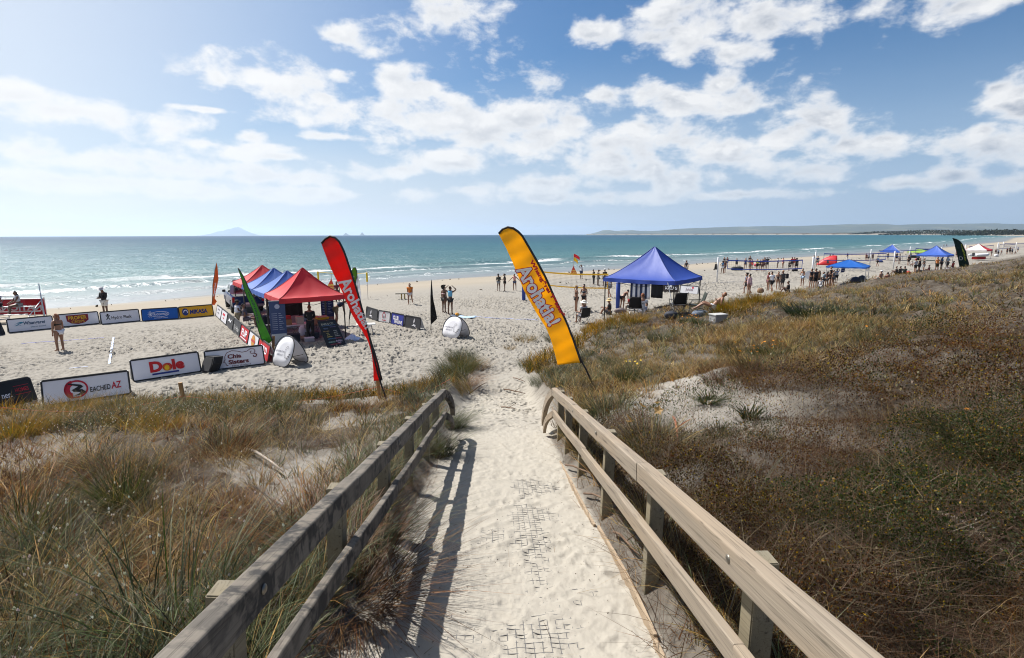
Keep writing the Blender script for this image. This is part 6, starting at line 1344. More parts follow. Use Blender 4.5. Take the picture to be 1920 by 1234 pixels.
 (1892.5, 477, 13.5, 170, 'stand', ('tee', BLK), ('shorts', BLK), ('short', DKB), "player in black, middle of a trio near the right edge"),
 (1897, 477, 12, 190, 'stand', ('loose', (.16, .22, .34)), ('shorts', BLK), ('short', DKB), "player in grey blue, right of a trio near the right edge"),
 (1908, 472.5, 9.5, 150, 'walk', ('loose', (.30, .36, .50)), ('shorts', CHA), ('short', DKB), "player in pale blue nearest the right edge"),
 (1904.5, 476.5, 7, 90, 'crouch', ('tee', (.07, .03, .03)), ('short', BLK), ('short', DKB), "player in black crouching near the right edge")]:
    hat = args[9] if len(args) > 9 else None
    person(*args[:9], hat=hat, skin=RD.choice([1, 1, 2]))
for (px, py, c_, lb, fc) in ((1680, 514, BLK, "player in black, left of three sitting on the sand", 60), (1687.5, 514, (.016, .016, .02), "player in black with a white number, middle of three sitting on the sand", 10), (1695.5, 514, (.01, .03, .03), "player in black and teal, right of three sitting on the sand", -40)):
    person(px, py, 0, fc, 'sit', ('loose', c_), ('shorts', BLK), ('short', DKB), lb, skin=2, scale=1.05)
person(1741, 511, 0, 40, 'sit', ('tee', (.25, .1, .1)), ('shorts', BLK), ('short', DKB), "person in dusky red sitting at the left leg of the far blue gazebo", skin=2, scale=1.05)
person(1785, 508, 0, 70, 'chair', ('loose', (.40, .04, .04)), ('shorts', BLK), ('short', DKB), "person in red sitting at the right of the far blue gazebo", skin=2, scale=1.05)
person(1649.5, 531, 0, 20, 'chair', ('tee', (.3, .2, .16)), ('shorts', CHA), ('short', DKB), "person with a white cap, only the head above the dune grass", hat=('cap', (.68, .68, .68)), scale=1.0)
person(1663, 529, 0, -10, 'sit', ('tee', (.2, .08, .06)), ('shorts', CHA), ('short', DKB), "brown haired person sitting low behind the dune grass", scale=1.1)
person(1477, 549, 0, 60, 'sit', ('tee', BLK), ('shorts', CHA), ('short', DKB), "dark haired person sitting behind the crest of the dune", scale=1.1, skin=2)
p = at(1468.5, 544); o = thing("backpack", "black backpack on the back of the man in dark grey", "backpack", (p.x + .12, p.y - .22, 1.02), rad(20)); MB().box((0, 0, .22), (.28, .17, .42), bev=.08).build("pack", fab(BLK), o); MB().tube([(-.1, .08, .4), (-.12, .2, .42), (-.12, .2, .1), (-.1, .08, .05)], .016, 5).build("strap", fab(BLK), o)
# ================================================================== dune plants
vegm, nt, b = new_mat("grass_blades")
colA = attr(nt, 'col', False)
nt.links.new(colA, b.inputs['Base Color']); b.inputs['Roughness'].default_value = .55; b.inputs['Specular IOR Level'].default_value = .3
t = nd(nt, 'ShaderNodeBsdfTranslucent'); nt.links.new(colA, t.inputs[0])
m_ = nd(nt, 'ShaderNodeMixShader', inp={0: .45, 1: b.outputs[0], 2: t.outputs[0]}); nt.links.new(m_.outputs[0], nt.nodes['Material Output'].inputs[0])
def blades(x, y, z, h, az, lean, curl, w, col, tipcol, seg=3, rg=rng):
    """ribbons: base at x,y,z; height h, leaning towards az by lean (0..1+) and drooping by curl"""
    n = len(x); ca, sa = np.cos(az), np.sin(az)
    fa = az + rg.normal(0, .7, n) + math.pi / 2; wx, wy = np.cos(fa) * w * .5, np.sin(fa) * w * .5
    lev = np.linspace(0, 1, seg + 1); V = np.zeros((n, 2 * seg + 1, 3), np.float32); C = np.zeros((n, 2 * seg + 1, 4), np.float32); C[..., 3] = 1
    for k, t in enumerate(lev):
        r = h * (lean * t + curl * t * t); zz = h * (t - .5 * np.minimum(lean + curl, 1.5) * .55 * t * t * (lean + curl > .0))
        cx = x + ca * r; cy = y + sa * r; cz = z + zz
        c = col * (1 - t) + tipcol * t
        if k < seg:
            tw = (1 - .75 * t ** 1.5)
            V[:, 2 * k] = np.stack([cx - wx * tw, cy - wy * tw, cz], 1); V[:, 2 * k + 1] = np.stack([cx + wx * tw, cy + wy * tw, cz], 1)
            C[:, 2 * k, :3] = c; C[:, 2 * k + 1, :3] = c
        else:
            V[:, 2 * k] = np.stack([cx, cy, cz], 1); C[:, 2 * k, :3] = c
    m = 2 * seg + 1; base = (np.arange(n) * m)[:, None]
    quads = np.concatenate([base + np.array([2 * k, 2 * k + 1, 2 * k + 3, 2 * k + 2]) for k in range(seg - 1)], 1) if seg > 1 else np.zeros((n, 0), int)
    tri = base + np.array([2 * seg - 2, 2 * seg - 1, 2 * seg])
    loops = np.concatenate([quads, tri], 1).ravel(); per = 4 * (seg - 1) + 3
    st = (np.arange(n) * per)[:, None] + np.concatenate([4 * np.arange(seg - 1), [4 * (seg - 1)]])
    return V.reshape(-1, 3), loops, st.ravel(), C.reshape(-1, 4)
def join(parts):
    V = []; L = []; T = []; C = []; nv = nl = 0
    for v, l, s_, c in parts:
        V.append(v); L.append(l + nv); T.append(s_ + nl); C.append(c); nv += len(v); nl += len(l)
    return np.concatenate(V), np.concatenate(L), np.concatenate(T), np.concatenate(C)
def veg_obj(name, parts, label=None, cat=None, kind=None, group=None, parent=None):
    v, l, s_, c = join(parts)
    o = np_mesh(name, v, l, s_, vegm, parent, smooth=False, attrs=[('col', 'FLOAT_COLOR', c)])
    return tag(o, label, cat, group, kind)
def pal(n, *cols, jit=.38, rg=rng):
    """pick among base colours with a little spread"""
    k = rg.integers(0, len(cols), n); c = np.array(cols, float)[k] * .50
    g_ = c @ np.array([.3, .59, .11]); c = np.maximum(g_[:, None] + (c - g_[:, None]) * 1.18, .002) * np.array([.90, .86, .72])
    return np.clip(c * (1 + rg.normal(0, jit, (n, 1))) * (1 + rg.normal(0, .06, (n, 3))), .003, 1)
GREY = [(.13, .165, .085), (.20, .235, .14), (.08, .11, .05), (.34, .36, .27)]
OLIVE = [(.105, .115, .035), (.16, .15, .045), (.075, .10, .03)]
GOLD = [(.66, .36, .05), (.74, .44, .08), (.40, .27, .05)]
STRAW = [(.66, .48, .22), (.76, .60, .34), (.48, .32, .13)]
BROWN = [(.15, .065, .025), (.21, .105, .045), (.085, .042, .02), (.28, .15, .065)]
SCRUB = [(.085, .070, .014), (.13, .09, .014), (.05, .042, .012), (.13, .05, .016), (.10, .04, .016)]
GREEN = [(.060, .095, .028), (.085, .12, .035), (.045, .07, .022)]
WIND = math.radians(205)
# --- candidates over the visible dune, thinner with distance
def scatter(n, r0, r1, a0=-.96, a1=1.12, pw=1.0):
    n0 = n; u = rng.random(n); r = (r0 ** pw + u * (r1 ** pw - r0 ** pw)) ** (1 / pw); a = rng.uniform(a0, a1, n)
    return r * np.sin(a), r * np.cos(a), r
def sand_z(x, y):
    p = np.stack([x, y], 1); z, s, d, veg, path, sw = land(p); return z, d, veg, sw, lat(x, y)
def fields(x, y, d, l):
    """how much of each kind grows at a spot"""
    right = (l > 0).astype(float); left = 1 - right
    n1 = fbm(x * .45 + 7, y * .45, 3, 51); n2 = fbm(x * .9, y * .9 + 3, 3, 52); n3 = fbm(x * .22, y * .22, 2, 53)
    edge = np.exp(-((d - 1.1 - 1.3 * sst(x, 5, 16)) / (.9 + 1.1 * sst(x, 5, 16))) ** 2) * (1 + .6 * sst(x, 5, 16))                                  # pingao along the toe of the dune
    inland = sst(d, 1.2, 3)
    knoll = np.clip(1.25 * np.exp(-(((x - 2.85) / 1.05) ** 2 + ((y - 8.0) / 2.5) ** 2)), 0, 1) * right   # bare sand right of the rail end
    near = sst(l, 2.0, 3.6) * (1 - sst(y, 7.5, 10.5))
    scr = right * np.clip(sst(l, 1.05, 1.5) * (1 - sst(y - .20 * l, 6.2, 9.5)) + .85 * sst(l, 5, 9) * (1 - sst(y - .30 * l, 7.0, 11.5)), 0, 1)
    gap = sst(n2, .40, .56) * (1 - .75 * sst(fbm(x * .62 + 2, y * .62, 3, 101), .57, .64))
    nearrail = np.exp(-((l + 1.2) / .5) ** 2)
    grass = left * inland * np.clip(.05 + .56 * gap + .55 * nearrail, 0, 1) + right * inland * np.clip(1 - 1.25 * scr, 0, 1) * (.5 + .75 * sst(n1, .34, .6))
    grass = grass * (1 - .92 * knoll)
    return edge, grass, scr * (1 - .75 * knoll), n1, n2, n3, knoll, right
parts_g, parts_d, parts_s, parts_b = [], [], [], []
KINDS = {'grey': GREY, 'olive': OLIVE + GREEN[:1], 'straw': STRAW, 'rust': [(.36, .17, .06), (.26, .11, .04), (.46, .26, .10)], 'gold': GOLD}
def tufts(cx, cy, cz, per, rad_, h, cols, lean, curl, w, seg, out=.8, wind=.22, fz=-.02):
    """blades springing from each tuft's centre; one palette draw per tuft so clumps read as clumps"""
    n = len(cx)
    if n == 0: return None
    base = pal(n, *cols, jit=.32); k = np.repeat(np.arange(n), per); m = len(k)
    a = rng.uniform(0, 6.283, m); r = rad_[k] * np.sqrt(rng.random(m)); x = cx[k] + r * np.cos(a); y = cy[k] + r * np.sin(a)
    vx = out * np.cos(a) + wind * math.cos(WIND + math.pi); vy = out * np.sin(a) + wind * math.sin(WIND + math.pi); az = np.arctan2(vy, vx) + rng.normal(0, .8, m)
    c = base[k] * np.clip(1 + rng.normal(0, .30, (m, 1)), .25, 2.2)
    dead = rng.random(m) < .22; c[dead] = pal(dead.sum(), *STRAW, *BROWN)
    hh = h[k] * rng.uniform(.45, 1.1, m); th = np.where(rng.random(m) < .10, 1.8, 1.0)
    return blades(x, y, cz[k] + fz, hh, az, rng.uniform(*lean, m), rng.uniform(*curl, m), rng.uniform(.0034, .0072, m) * th * w, c * .55, c * 1.25, seg)  # root colour darkened to stand in for shade low in the tuft
bands = [(1.3, 4.5, 5600, 20, 3, 1.0), (4.5, 9, 7600, 20, 3, 1.1), (9, 18, 13000, 16, 2, 1.7), (18, 40, 17000, 10, 2, 2.9), (40, 115, 11000, 6, 1, 7.0)]
for (r0, r1, N, per, seg, ws) in bands:
    x, y, r = scatter(N, r0, r1, pw=1.35)
    z, d, veg, sw, l = sand_z(x, y); edge, grass, scr, n1, n2, n3, knoll, right = fields(x, y, d, l)
    ok0 = (d > .1) & (sw < .15) & (np.abs(l) > 1.04); u = rng.random(N)
    sel = fbm(x * .55 + 11, y * .55, 3, 151) + .25 * (rng.random(N) - .5); nr = np.exp(-((l + 1.3) / .6) ** 2)
    kind = np.where(sel + .25 * nr + .10 * right > .545, 0, np.where(sel > .50, 1, np.where(sel > .415, 2, 3)))          # grey, olive, straw, rust
    kind = np.where((right > 0) & (kind == 3) & (rng.random(N) < .5), 2, kind)
    far_ = (right > 0) & (d > 3.5) & (rng.random(N) < .5); kind = np.where(far_, 2, kind)
    k = ok0 & (u < grass * .95)
    hgt = rng.uniform(.22, .58, N) * (.65 + .7 * n1) * (1 - .2 * right)
    for q, nm in enumerate(('grey', 'olive', 'straw', 'rust')):
        e = k & (kind == q); hm = {0: 1.0, 1: 1.05, 2: .92, 3: .7}[q]
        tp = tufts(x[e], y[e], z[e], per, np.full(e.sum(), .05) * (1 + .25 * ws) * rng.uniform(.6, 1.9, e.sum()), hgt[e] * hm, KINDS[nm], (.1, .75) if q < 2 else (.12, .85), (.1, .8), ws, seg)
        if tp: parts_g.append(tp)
    # golden pingao along the foot of the dune
    k = ok0 & (u < np.clip(edge, 0, 1.4) * (.35 + .9 * sst(n1, .42, .6)))
    for nm, s_ in (('gold', .85 if r0 > 17 else .5), ('olive', 1.0)):
        e = k & (rng.random(N) < s_) ; k = k & ~e
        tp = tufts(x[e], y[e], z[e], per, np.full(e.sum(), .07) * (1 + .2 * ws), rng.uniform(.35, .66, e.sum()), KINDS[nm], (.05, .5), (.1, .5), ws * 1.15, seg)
        if tp: parts_g.append(tp)
    # dry thatch, criss-cross and low
    M = int(N * (11 if r1 < 10 else 6)); x, y, r = scatter(M, r0, r1, pw=1.35); z, d, veg, sw, l = sand_z(x, y); edge, grass, scr, n1, n2, n3, knoll, right = fields(x, y, d, l)
    ok0 = (d > .4) & (sw < .15) & (np.abs(l) > 1.03)
    k = ok0 & (rng.random(M) < np.clip(.42 * (right < .5) * sst(fbm(x * .8, y * .8, 3, 157), .36, .58) + .22 * grass * right * (1 - scr) + .12 * scr, 0, 1) * (1 - .9 * knoll))
    n = k.sum(); c = np.where((fbm(x[k] * 1.1, y[k] * 1.1, 2, 158) + .3 * (rng.random(n) - .5) > .46 - .1 * scr[k])[:, None], pal(n, *BROWN), pal(n, *STRAW, (.33, .24, .14)))
    parts_d.append(blades(x[k], y[k], z[k] + rng.uniform(0, .04, n) + .10 * scr[k] * rng.random(n), rng.uniform(.10, .32, n), rng.uniform(0, 6.28, n), rng.uniform(.6, 1.9, n), rng.uniform(-.6, .9, n), rng.uniform(.0022, .0046, n) * ws, c * .7, c * 1.1, min(seg, 2)))
# --- wiry scrub: leaf-sized faces on a mounded layer with twigs
def leaves(x, y, z, size, col, rg=rng):
    n = len(x); a = rg.uniform(0, 6.28, n); ti = rg.normal(0, .9, n); L = size; B = size * .55
    ux, uy, uz = np.cos(a) * np.cos(ti), np.sin(a) * np.cos(ti), np.sin(ti)
    b = rg.uniform(0, 6.28, n); vx, vy, vz = rg.normal(size=(3, n)); dt = vx * ux + vy * uy + vz * uz
    vx, vy, vz = vx - dt * ux, vy - dt * uy, vz - dt * uz; q = np.sqrt(vx * vx + vy * vy + vz * vz) + 1e-6; vx, vy, vz = vx / q, vy / q, vz / q
    P0 = np.stack([x, y, z], 1); U = np.stack([ux, uy, uz], 1) * L[:, None] * .5; Vv = np.stack([vx, vy, vz], 1) * B[:, None] * .5
    V = np.stack([P0 - U, P0 + Vv, P0 + U, P0 - Vv], 1).reshape(-1, 3)
    loops = np.arange(4 * n); st = np.arange(0, 4 * n, 4); C = np.ones((n, 4, 4), np.float32); C[..., :3] = col[:, None, :]
    return V, loops, st, C.reshape(-1, 4)
def mound(x, y): return .05 + .46 * sst(fbm(x * 1.15 + 9, y * 1.15, 3, 81), .38, .66)
for (r0, r1, N, sz) in [(1.3, 4, 285000, .0135), (4, 8, 295000, .018), (8, 16, 200000, .027), (16, 34, 60000, .05)]:
    x, y, r = scatter(N, r0, r1, -.2, 1.1, pw=1.5); z, d, veg, sw, l = sand_z(x, y); edge, grass, scr, n1, n2, n3, knoll, right = fields(x, y, d, l)
    patchy = sst(fbm(x * 1.6, y * 1.6, 3, 83), .36, .52)
    k = (d > .5) & (np.abs(l) > 1.06) & (rng.random(N) < scr * (.42 + .58 * patchy))
    n = k.sum(); hm = mound(x[k], y[k]) * sst(l[k], 1.05, 1.8); g = fbm(x[k] * .8 + 40, y[k] * .8, 3, 85)
    g2 = fbm(x[k] * .5 + 70, y[k] * .5, 3, 86) + .12 * (rng.random(n) - .5)
    c = np.where((g > .55)[:, None], pal(n, *GREEN, jit=.35), np.where((g2 > .52)[:, None], pal(n, (.20, .085, .03), (.14, .06, .025), (.26, .13, .05), jit=.4), pal(n, *SCRUB, jit=.45)))
    hot = rng.random(n) < .13; c[hot] = pal(hot.sum(), (.50, .38, .06), (.38, .22, .05), jit=.3)
    parts_s.append(leaves(x[k], y[k], z[k] + hm * np.sqrt(rng.random(n)) + .01, rng.uniform(.7, 1.5, n) * sz, c))
    k2 = (d > .5) & (np.abs(l) > 1.06) & (rng.random(N) < scr * .20)
    n = k2.sum(); hm = mound(x[k2], y[k2]) * sst(l[k2], 1.05, 1.8); c = pal(n, (.10, .055, .035), (.19, .13, .09), (.30, .24, .18), jit=.3)
    parts_s.append(blades(x[k2], y[k2], z[k2] + hm * rng.random(n), rng.uniform(.05, .22, n), rng.uniform(0, 6.28, n), rng.uniform(.3, 2.4, n), rng.uniform(-.8, .8, n), rng.uniform(.002, .0042, n) * max(1, sz / .014), c, c * 1.1, 2))
# --- bunny-tail seed heads on thin stems (left), pale seed flecks (right)
parts_h = []
def heads(x, y, z, h, size, col):
    n = len(x); out = []
    for q in range(3):
        a = rng.uniform(0, 6.28, n) if q == 0 else a + math.pi / 3
        dx, dy = np.cos(a) * size * .5, np.sin(a) * size * .5; lx = rng.normal(0, .3, n) * size
        V = np.stack([np.stack([x, y, z + h - size * .7], 1), np.stack([x + dx, y + dy, z + h], 1), np.stack([x + lx, y, z + h + size], 1), np.stack([x - dx, y - dy, z + h], 1)], 1).reshape(-1, 3)
        C = np.ones((n, 4, 4), np.float32); C[..., :3] = col[:, None, :]
        out.append((V, np.arange(4 * n), np.arange(0, 4 * n, 4), C.reshape(-1, 4)))
    return out
x, y, r = scatter(9000, 2.5, 15, -.9, -.05, pw=1.4); z, d, veg, sw, l = sand_z(x, y)
k = (d > 1.0) & (l < -1.3) & (rng.random(9000) < sst(fbm(x * .35, y * .35, 3, 91), .44, .6) * .42 * sst(-x, .8, 4)); n = k.sum()
hh_ = rng.uniform(.2, .42, n); parts_h += heads(x[k], y[k], z[k], hh_, rng.uniform(.010, .018, n), pal(n, (1.15, 1.15, 1.15), (.9, .85, .78), jit=.06))
parts_h.append(blades(x[k], y[k], z[k], hh_ * 1.02, rng.uniform(0, 6.28, n), np.zeros(n) + .001, np.zeros(n), np.full(n, .0025), pal(n, *STRAW), pal(n, *STRAW), 1))
x, y, r = scatter(16000, 6, 45, .0, .88, pw=1.2); z, d, veg, sw, l = sand_z(x, y)
k = (d > 1.5) & (l > 1.4) & (rng.random(16000) < .22 * sst(fbm(x * .3, y * .3, 3, 93), .42, .6)); n = k.sum()
parts_h += heads(x[k], y[k], z[k], rng.uniform(.2, .42, n), rng.uniform(.012, .02, n) * (1 + r[k] / 22), pal(n, (1.1, 1.0, .84), (.9, .78, .6), jit=.1))
# litter on the banks and crumbs of bark and weed on the ramp
x, y, r = scatter(60000, 1.4, 16, -.55, .55, pw=1.4); l = lat(x, y); z = surf(np.stack([x, y], 1))[0]
bankk = ((l > .935) & (l < 1.35) | (l < -.78) & (l > -1.3)) & (y < 9)
k = bankk & (rng.random(60000) < .95 * sst(fbm(x * 3, y * 3, 2, 95), .25, .5)); n = k.sum()
parts_d.append(blades(x[k], y[k], z[k] + rng.uniform(0, .02, n), rng.uniform(.06, .26, n), rng.uniform(0, 6.28, n), rng.uniform(1.2, 2.6, n), rng.uniform(-.9, .6, n), rng.uniform(.002, .005, n), pal(n, *BROWN, (.06, .035, .02)), pal(n, *BROWN, *STRAW[:1]), 2))
k = (np.abs(l) < .93) & (rng.random(60000) < .09 * sst(fbm(x * 1.4, y * 1.4, 3, 96), .38, .65) + .06 * (np.abs(l) > .6)); n = k.sum()
crumbs = [leaves(x[k], y[k], z[k] + .004, rng.uniform(.004, .016, n), pal(n, (.09, .05, .03), (.16, .10, .06), (.05, .035, .025)))]
k = (np.abs(l) < .93) & (rng.random(60000) < .010); n = k.sum()
crumbs.append(blades(x[k], y[k], z[k] + .004, rng.uniform(.03, .11, n), rng.uniform(0, 6.28, n), np.full(n, 2.2), rng.uniform(-.6, .2, n), rng.uniform(.002, .004, n), pal(n, *BROWN), pal(n, *STRAW), 2))
veg_obj("sand_litter", crumbs, kind='stuff')
veg_obj("dune_grass", parts_g, kind='stuff'); veg_obj("dry_thatch", parts_d, kind='stuff'); veg_obj("wiry_scrub", parts_s, kind='stuff'); veg_obj("seed_heads", parts_h, kind='stuff')
# ================================================================== single plants that stand out
def tussock_parts(n, h0, h1, spread, cols, lean=(.1, .7), curl=(.1, .8), w=(.004, .007), az=None, seg=3, sd=1, tip=1.15):
    g = np.random.default_rng(sd); a = g.uniform(0, 6.283, n); r = spread * np.sqrt(g.random(n)); x, y = r * np.cos(a), r * np.sin(a)
    az_ = a + g.normal(0, .6, n) if az is None else az + g.normal(0, .8, n)
    c = pal(n, *cols, rg=g)
    return [blades(x, y, np.full(n, -.03), g.uniform(h0, h1, n), az_, g.uniform(*lean, n), g.uniform(*curl, n), g.uniform(*w, n), c * .75, c * tip, seg, g)]  # blade feet painted darker, as shade inside the clump
def plant(px, py, label, n, h0, h1, spread, cols, cat="grass clump", name="grass_tussock", flowers=None, group=None, leafy=None, **k):
    p = on(px, py); root = thing(name, label, cat, p, 0, group); sd = int(px * 7 + py)
    o = veg_obj("foliage", tussock_parts(n, h0, h1, spread, cols, sd=sd, **k), parent=root)
    if flowers:
        g = np.random.default_rng(sd + 5); nf, col, sz = flowers; mb = MB()
        for i in range(nf):
            a, r = g.uniform(0, 6.28), spread * 1.1 * math.sqrt(g.random()); z = h1 * g.uniform(.55, .95); c = V3(r * math.cos(a), r * math.sin(a), z); T = Matrix.Rotation(g.normal(0, .5), 3, 'X') @ Matrix.Rotation(g.normal(0, .5), 3, 'Y')
            m = 10; b0 = []
            for q in range(m): t = 2 * math.pi * q / m; rr_ = sz * (1 if q % 2 == 0 else .62); b0.append(c + T @ V3(rr_ * math.cos(t), rr_ * math.sin(t), .25 * sz))
            mb.add([c] + b0, [(0, 1 + q, 1 + (q + 1) % m) for q in range(m)])
        fl_ = mb.build("flower_heads", plain("petal_%02x%02x" % (int(col[0] * 255), int(col[1] * 255)), col, .6, trans=.3), root)
        st = MB()
        for i in range(0, len(mb.v), 11): q = mb.v[i]; st.tube([(q.x * .3, q.y * .3, 0), (q.x * .8, q.y * .8, q.z * .6), q], .003, 3)
        st.build("flower_stems", plain("stem_green", (.08, .12, .03), .7), root)
    return root
PG = "pingao clumps along the dune foot"
OG = [(.55, .32, .05), (.34, .27, .06), (.20, .19, .045), (.62, .34, .08)]
ORG2 = (.70, .26, .01); YL2 = (.72, .50, .03)
# the hummock in the track and its neighbours
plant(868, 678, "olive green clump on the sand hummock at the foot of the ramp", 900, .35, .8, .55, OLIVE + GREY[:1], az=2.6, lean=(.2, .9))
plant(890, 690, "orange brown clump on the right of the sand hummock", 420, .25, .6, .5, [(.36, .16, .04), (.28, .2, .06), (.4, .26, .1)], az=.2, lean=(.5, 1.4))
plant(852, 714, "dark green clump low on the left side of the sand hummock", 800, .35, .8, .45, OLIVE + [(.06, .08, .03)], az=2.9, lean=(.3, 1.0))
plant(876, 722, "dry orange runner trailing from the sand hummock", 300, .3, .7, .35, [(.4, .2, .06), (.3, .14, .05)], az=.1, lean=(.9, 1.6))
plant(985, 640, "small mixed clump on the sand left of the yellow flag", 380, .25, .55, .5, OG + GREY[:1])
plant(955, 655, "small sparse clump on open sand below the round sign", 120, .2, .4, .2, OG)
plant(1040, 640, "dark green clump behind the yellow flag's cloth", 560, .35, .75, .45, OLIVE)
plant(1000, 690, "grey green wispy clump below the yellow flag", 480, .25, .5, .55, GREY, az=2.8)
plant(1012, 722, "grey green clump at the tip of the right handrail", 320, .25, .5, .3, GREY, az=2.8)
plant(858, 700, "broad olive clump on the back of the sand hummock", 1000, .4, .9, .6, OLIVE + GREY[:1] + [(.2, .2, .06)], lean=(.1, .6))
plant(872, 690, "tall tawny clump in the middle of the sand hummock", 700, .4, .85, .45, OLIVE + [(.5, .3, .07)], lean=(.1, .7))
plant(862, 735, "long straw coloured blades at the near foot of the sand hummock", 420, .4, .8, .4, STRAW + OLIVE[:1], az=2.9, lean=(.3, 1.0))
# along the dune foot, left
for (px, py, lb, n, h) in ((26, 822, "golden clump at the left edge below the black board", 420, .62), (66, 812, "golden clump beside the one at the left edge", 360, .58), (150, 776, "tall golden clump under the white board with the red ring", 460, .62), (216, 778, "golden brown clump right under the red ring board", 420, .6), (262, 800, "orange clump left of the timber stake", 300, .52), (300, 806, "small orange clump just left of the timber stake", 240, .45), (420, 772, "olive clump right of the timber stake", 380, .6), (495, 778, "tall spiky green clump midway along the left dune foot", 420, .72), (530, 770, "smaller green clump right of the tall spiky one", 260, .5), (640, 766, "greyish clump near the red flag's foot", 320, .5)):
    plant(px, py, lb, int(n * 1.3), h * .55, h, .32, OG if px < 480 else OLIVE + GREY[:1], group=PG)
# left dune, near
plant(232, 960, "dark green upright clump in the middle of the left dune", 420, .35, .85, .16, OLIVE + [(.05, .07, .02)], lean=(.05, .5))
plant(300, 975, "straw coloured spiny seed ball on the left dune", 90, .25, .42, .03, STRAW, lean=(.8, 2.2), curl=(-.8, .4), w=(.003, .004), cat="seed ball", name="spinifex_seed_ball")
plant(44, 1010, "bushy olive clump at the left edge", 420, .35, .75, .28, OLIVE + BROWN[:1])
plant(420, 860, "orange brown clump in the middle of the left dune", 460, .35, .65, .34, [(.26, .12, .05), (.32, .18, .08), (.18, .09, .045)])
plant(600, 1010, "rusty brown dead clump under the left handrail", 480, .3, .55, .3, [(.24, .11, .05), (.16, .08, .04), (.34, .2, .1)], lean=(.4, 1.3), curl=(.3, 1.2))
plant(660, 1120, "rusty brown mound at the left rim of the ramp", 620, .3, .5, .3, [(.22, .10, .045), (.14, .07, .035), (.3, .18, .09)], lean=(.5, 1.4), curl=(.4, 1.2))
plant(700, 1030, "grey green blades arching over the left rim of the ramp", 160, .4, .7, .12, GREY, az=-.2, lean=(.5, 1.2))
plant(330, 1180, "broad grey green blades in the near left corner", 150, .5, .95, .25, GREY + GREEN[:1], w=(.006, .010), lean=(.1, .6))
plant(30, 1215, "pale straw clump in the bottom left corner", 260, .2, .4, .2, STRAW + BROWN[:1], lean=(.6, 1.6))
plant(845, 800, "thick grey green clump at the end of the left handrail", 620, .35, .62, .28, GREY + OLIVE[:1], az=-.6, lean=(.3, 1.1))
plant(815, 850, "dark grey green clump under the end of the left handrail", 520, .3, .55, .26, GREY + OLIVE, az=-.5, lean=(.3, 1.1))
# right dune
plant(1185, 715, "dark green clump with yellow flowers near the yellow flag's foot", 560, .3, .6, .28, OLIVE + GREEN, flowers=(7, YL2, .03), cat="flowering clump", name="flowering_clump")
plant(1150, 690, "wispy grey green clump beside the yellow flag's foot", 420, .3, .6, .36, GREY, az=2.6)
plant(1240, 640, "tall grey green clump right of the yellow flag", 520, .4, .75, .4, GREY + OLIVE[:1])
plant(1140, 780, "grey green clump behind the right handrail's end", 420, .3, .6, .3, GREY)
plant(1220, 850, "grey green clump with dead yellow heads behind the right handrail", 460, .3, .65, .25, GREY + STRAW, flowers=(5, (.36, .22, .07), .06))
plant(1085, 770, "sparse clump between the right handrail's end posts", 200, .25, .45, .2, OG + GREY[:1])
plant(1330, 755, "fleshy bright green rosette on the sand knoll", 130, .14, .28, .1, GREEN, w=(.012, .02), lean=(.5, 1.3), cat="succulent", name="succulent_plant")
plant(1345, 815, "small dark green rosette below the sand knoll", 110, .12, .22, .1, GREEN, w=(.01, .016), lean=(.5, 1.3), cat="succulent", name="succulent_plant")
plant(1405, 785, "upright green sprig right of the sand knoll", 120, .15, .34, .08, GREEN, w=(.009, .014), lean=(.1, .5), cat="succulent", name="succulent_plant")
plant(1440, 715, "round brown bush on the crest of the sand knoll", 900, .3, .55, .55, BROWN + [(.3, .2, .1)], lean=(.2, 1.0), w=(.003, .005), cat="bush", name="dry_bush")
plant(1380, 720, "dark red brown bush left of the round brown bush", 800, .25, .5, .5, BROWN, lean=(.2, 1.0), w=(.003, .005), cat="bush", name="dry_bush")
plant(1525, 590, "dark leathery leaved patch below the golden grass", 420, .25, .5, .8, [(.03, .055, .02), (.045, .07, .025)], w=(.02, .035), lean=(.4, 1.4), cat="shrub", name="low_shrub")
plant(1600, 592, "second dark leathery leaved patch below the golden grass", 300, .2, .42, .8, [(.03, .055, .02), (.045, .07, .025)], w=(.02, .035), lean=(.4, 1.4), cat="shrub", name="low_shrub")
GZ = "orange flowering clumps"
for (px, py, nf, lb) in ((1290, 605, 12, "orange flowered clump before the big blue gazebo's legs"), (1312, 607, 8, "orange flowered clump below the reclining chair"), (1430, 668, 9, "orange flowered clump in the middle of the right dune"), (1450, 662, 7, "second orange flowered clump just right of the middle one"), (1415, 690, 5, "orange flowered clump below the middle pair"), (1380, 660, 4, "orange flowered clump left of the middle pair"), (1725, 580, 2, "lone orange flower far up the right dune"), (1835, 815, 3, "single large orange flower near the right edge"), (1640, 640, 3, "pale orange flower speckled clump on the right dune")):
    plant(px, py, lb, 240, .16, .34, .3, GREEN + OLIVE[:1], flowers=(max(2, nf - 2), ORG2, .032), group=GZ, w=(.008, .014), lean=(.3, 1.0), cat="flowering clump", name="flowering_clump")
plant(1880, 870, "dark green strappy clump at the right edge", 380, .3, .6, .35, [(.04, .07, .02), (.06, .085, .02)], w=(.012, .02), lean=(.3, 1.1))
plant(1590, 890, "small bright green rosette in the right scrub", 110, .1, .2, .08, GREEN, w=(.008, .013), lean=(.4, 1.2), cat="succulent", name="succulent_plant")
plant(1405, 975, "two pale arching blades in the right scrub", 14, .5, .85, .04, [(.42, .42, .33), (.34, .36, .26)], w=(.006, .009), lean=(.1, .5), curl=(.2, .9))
plant(1655, 1060, "fan of dry brown stalks in the right scrub", 60, .35, .6, .06, [(.25, .16, .1), (.3, .2, .13)], w=(.004, .006), lean=(.1, .5), curl=(-.1, .3), az=2.6)
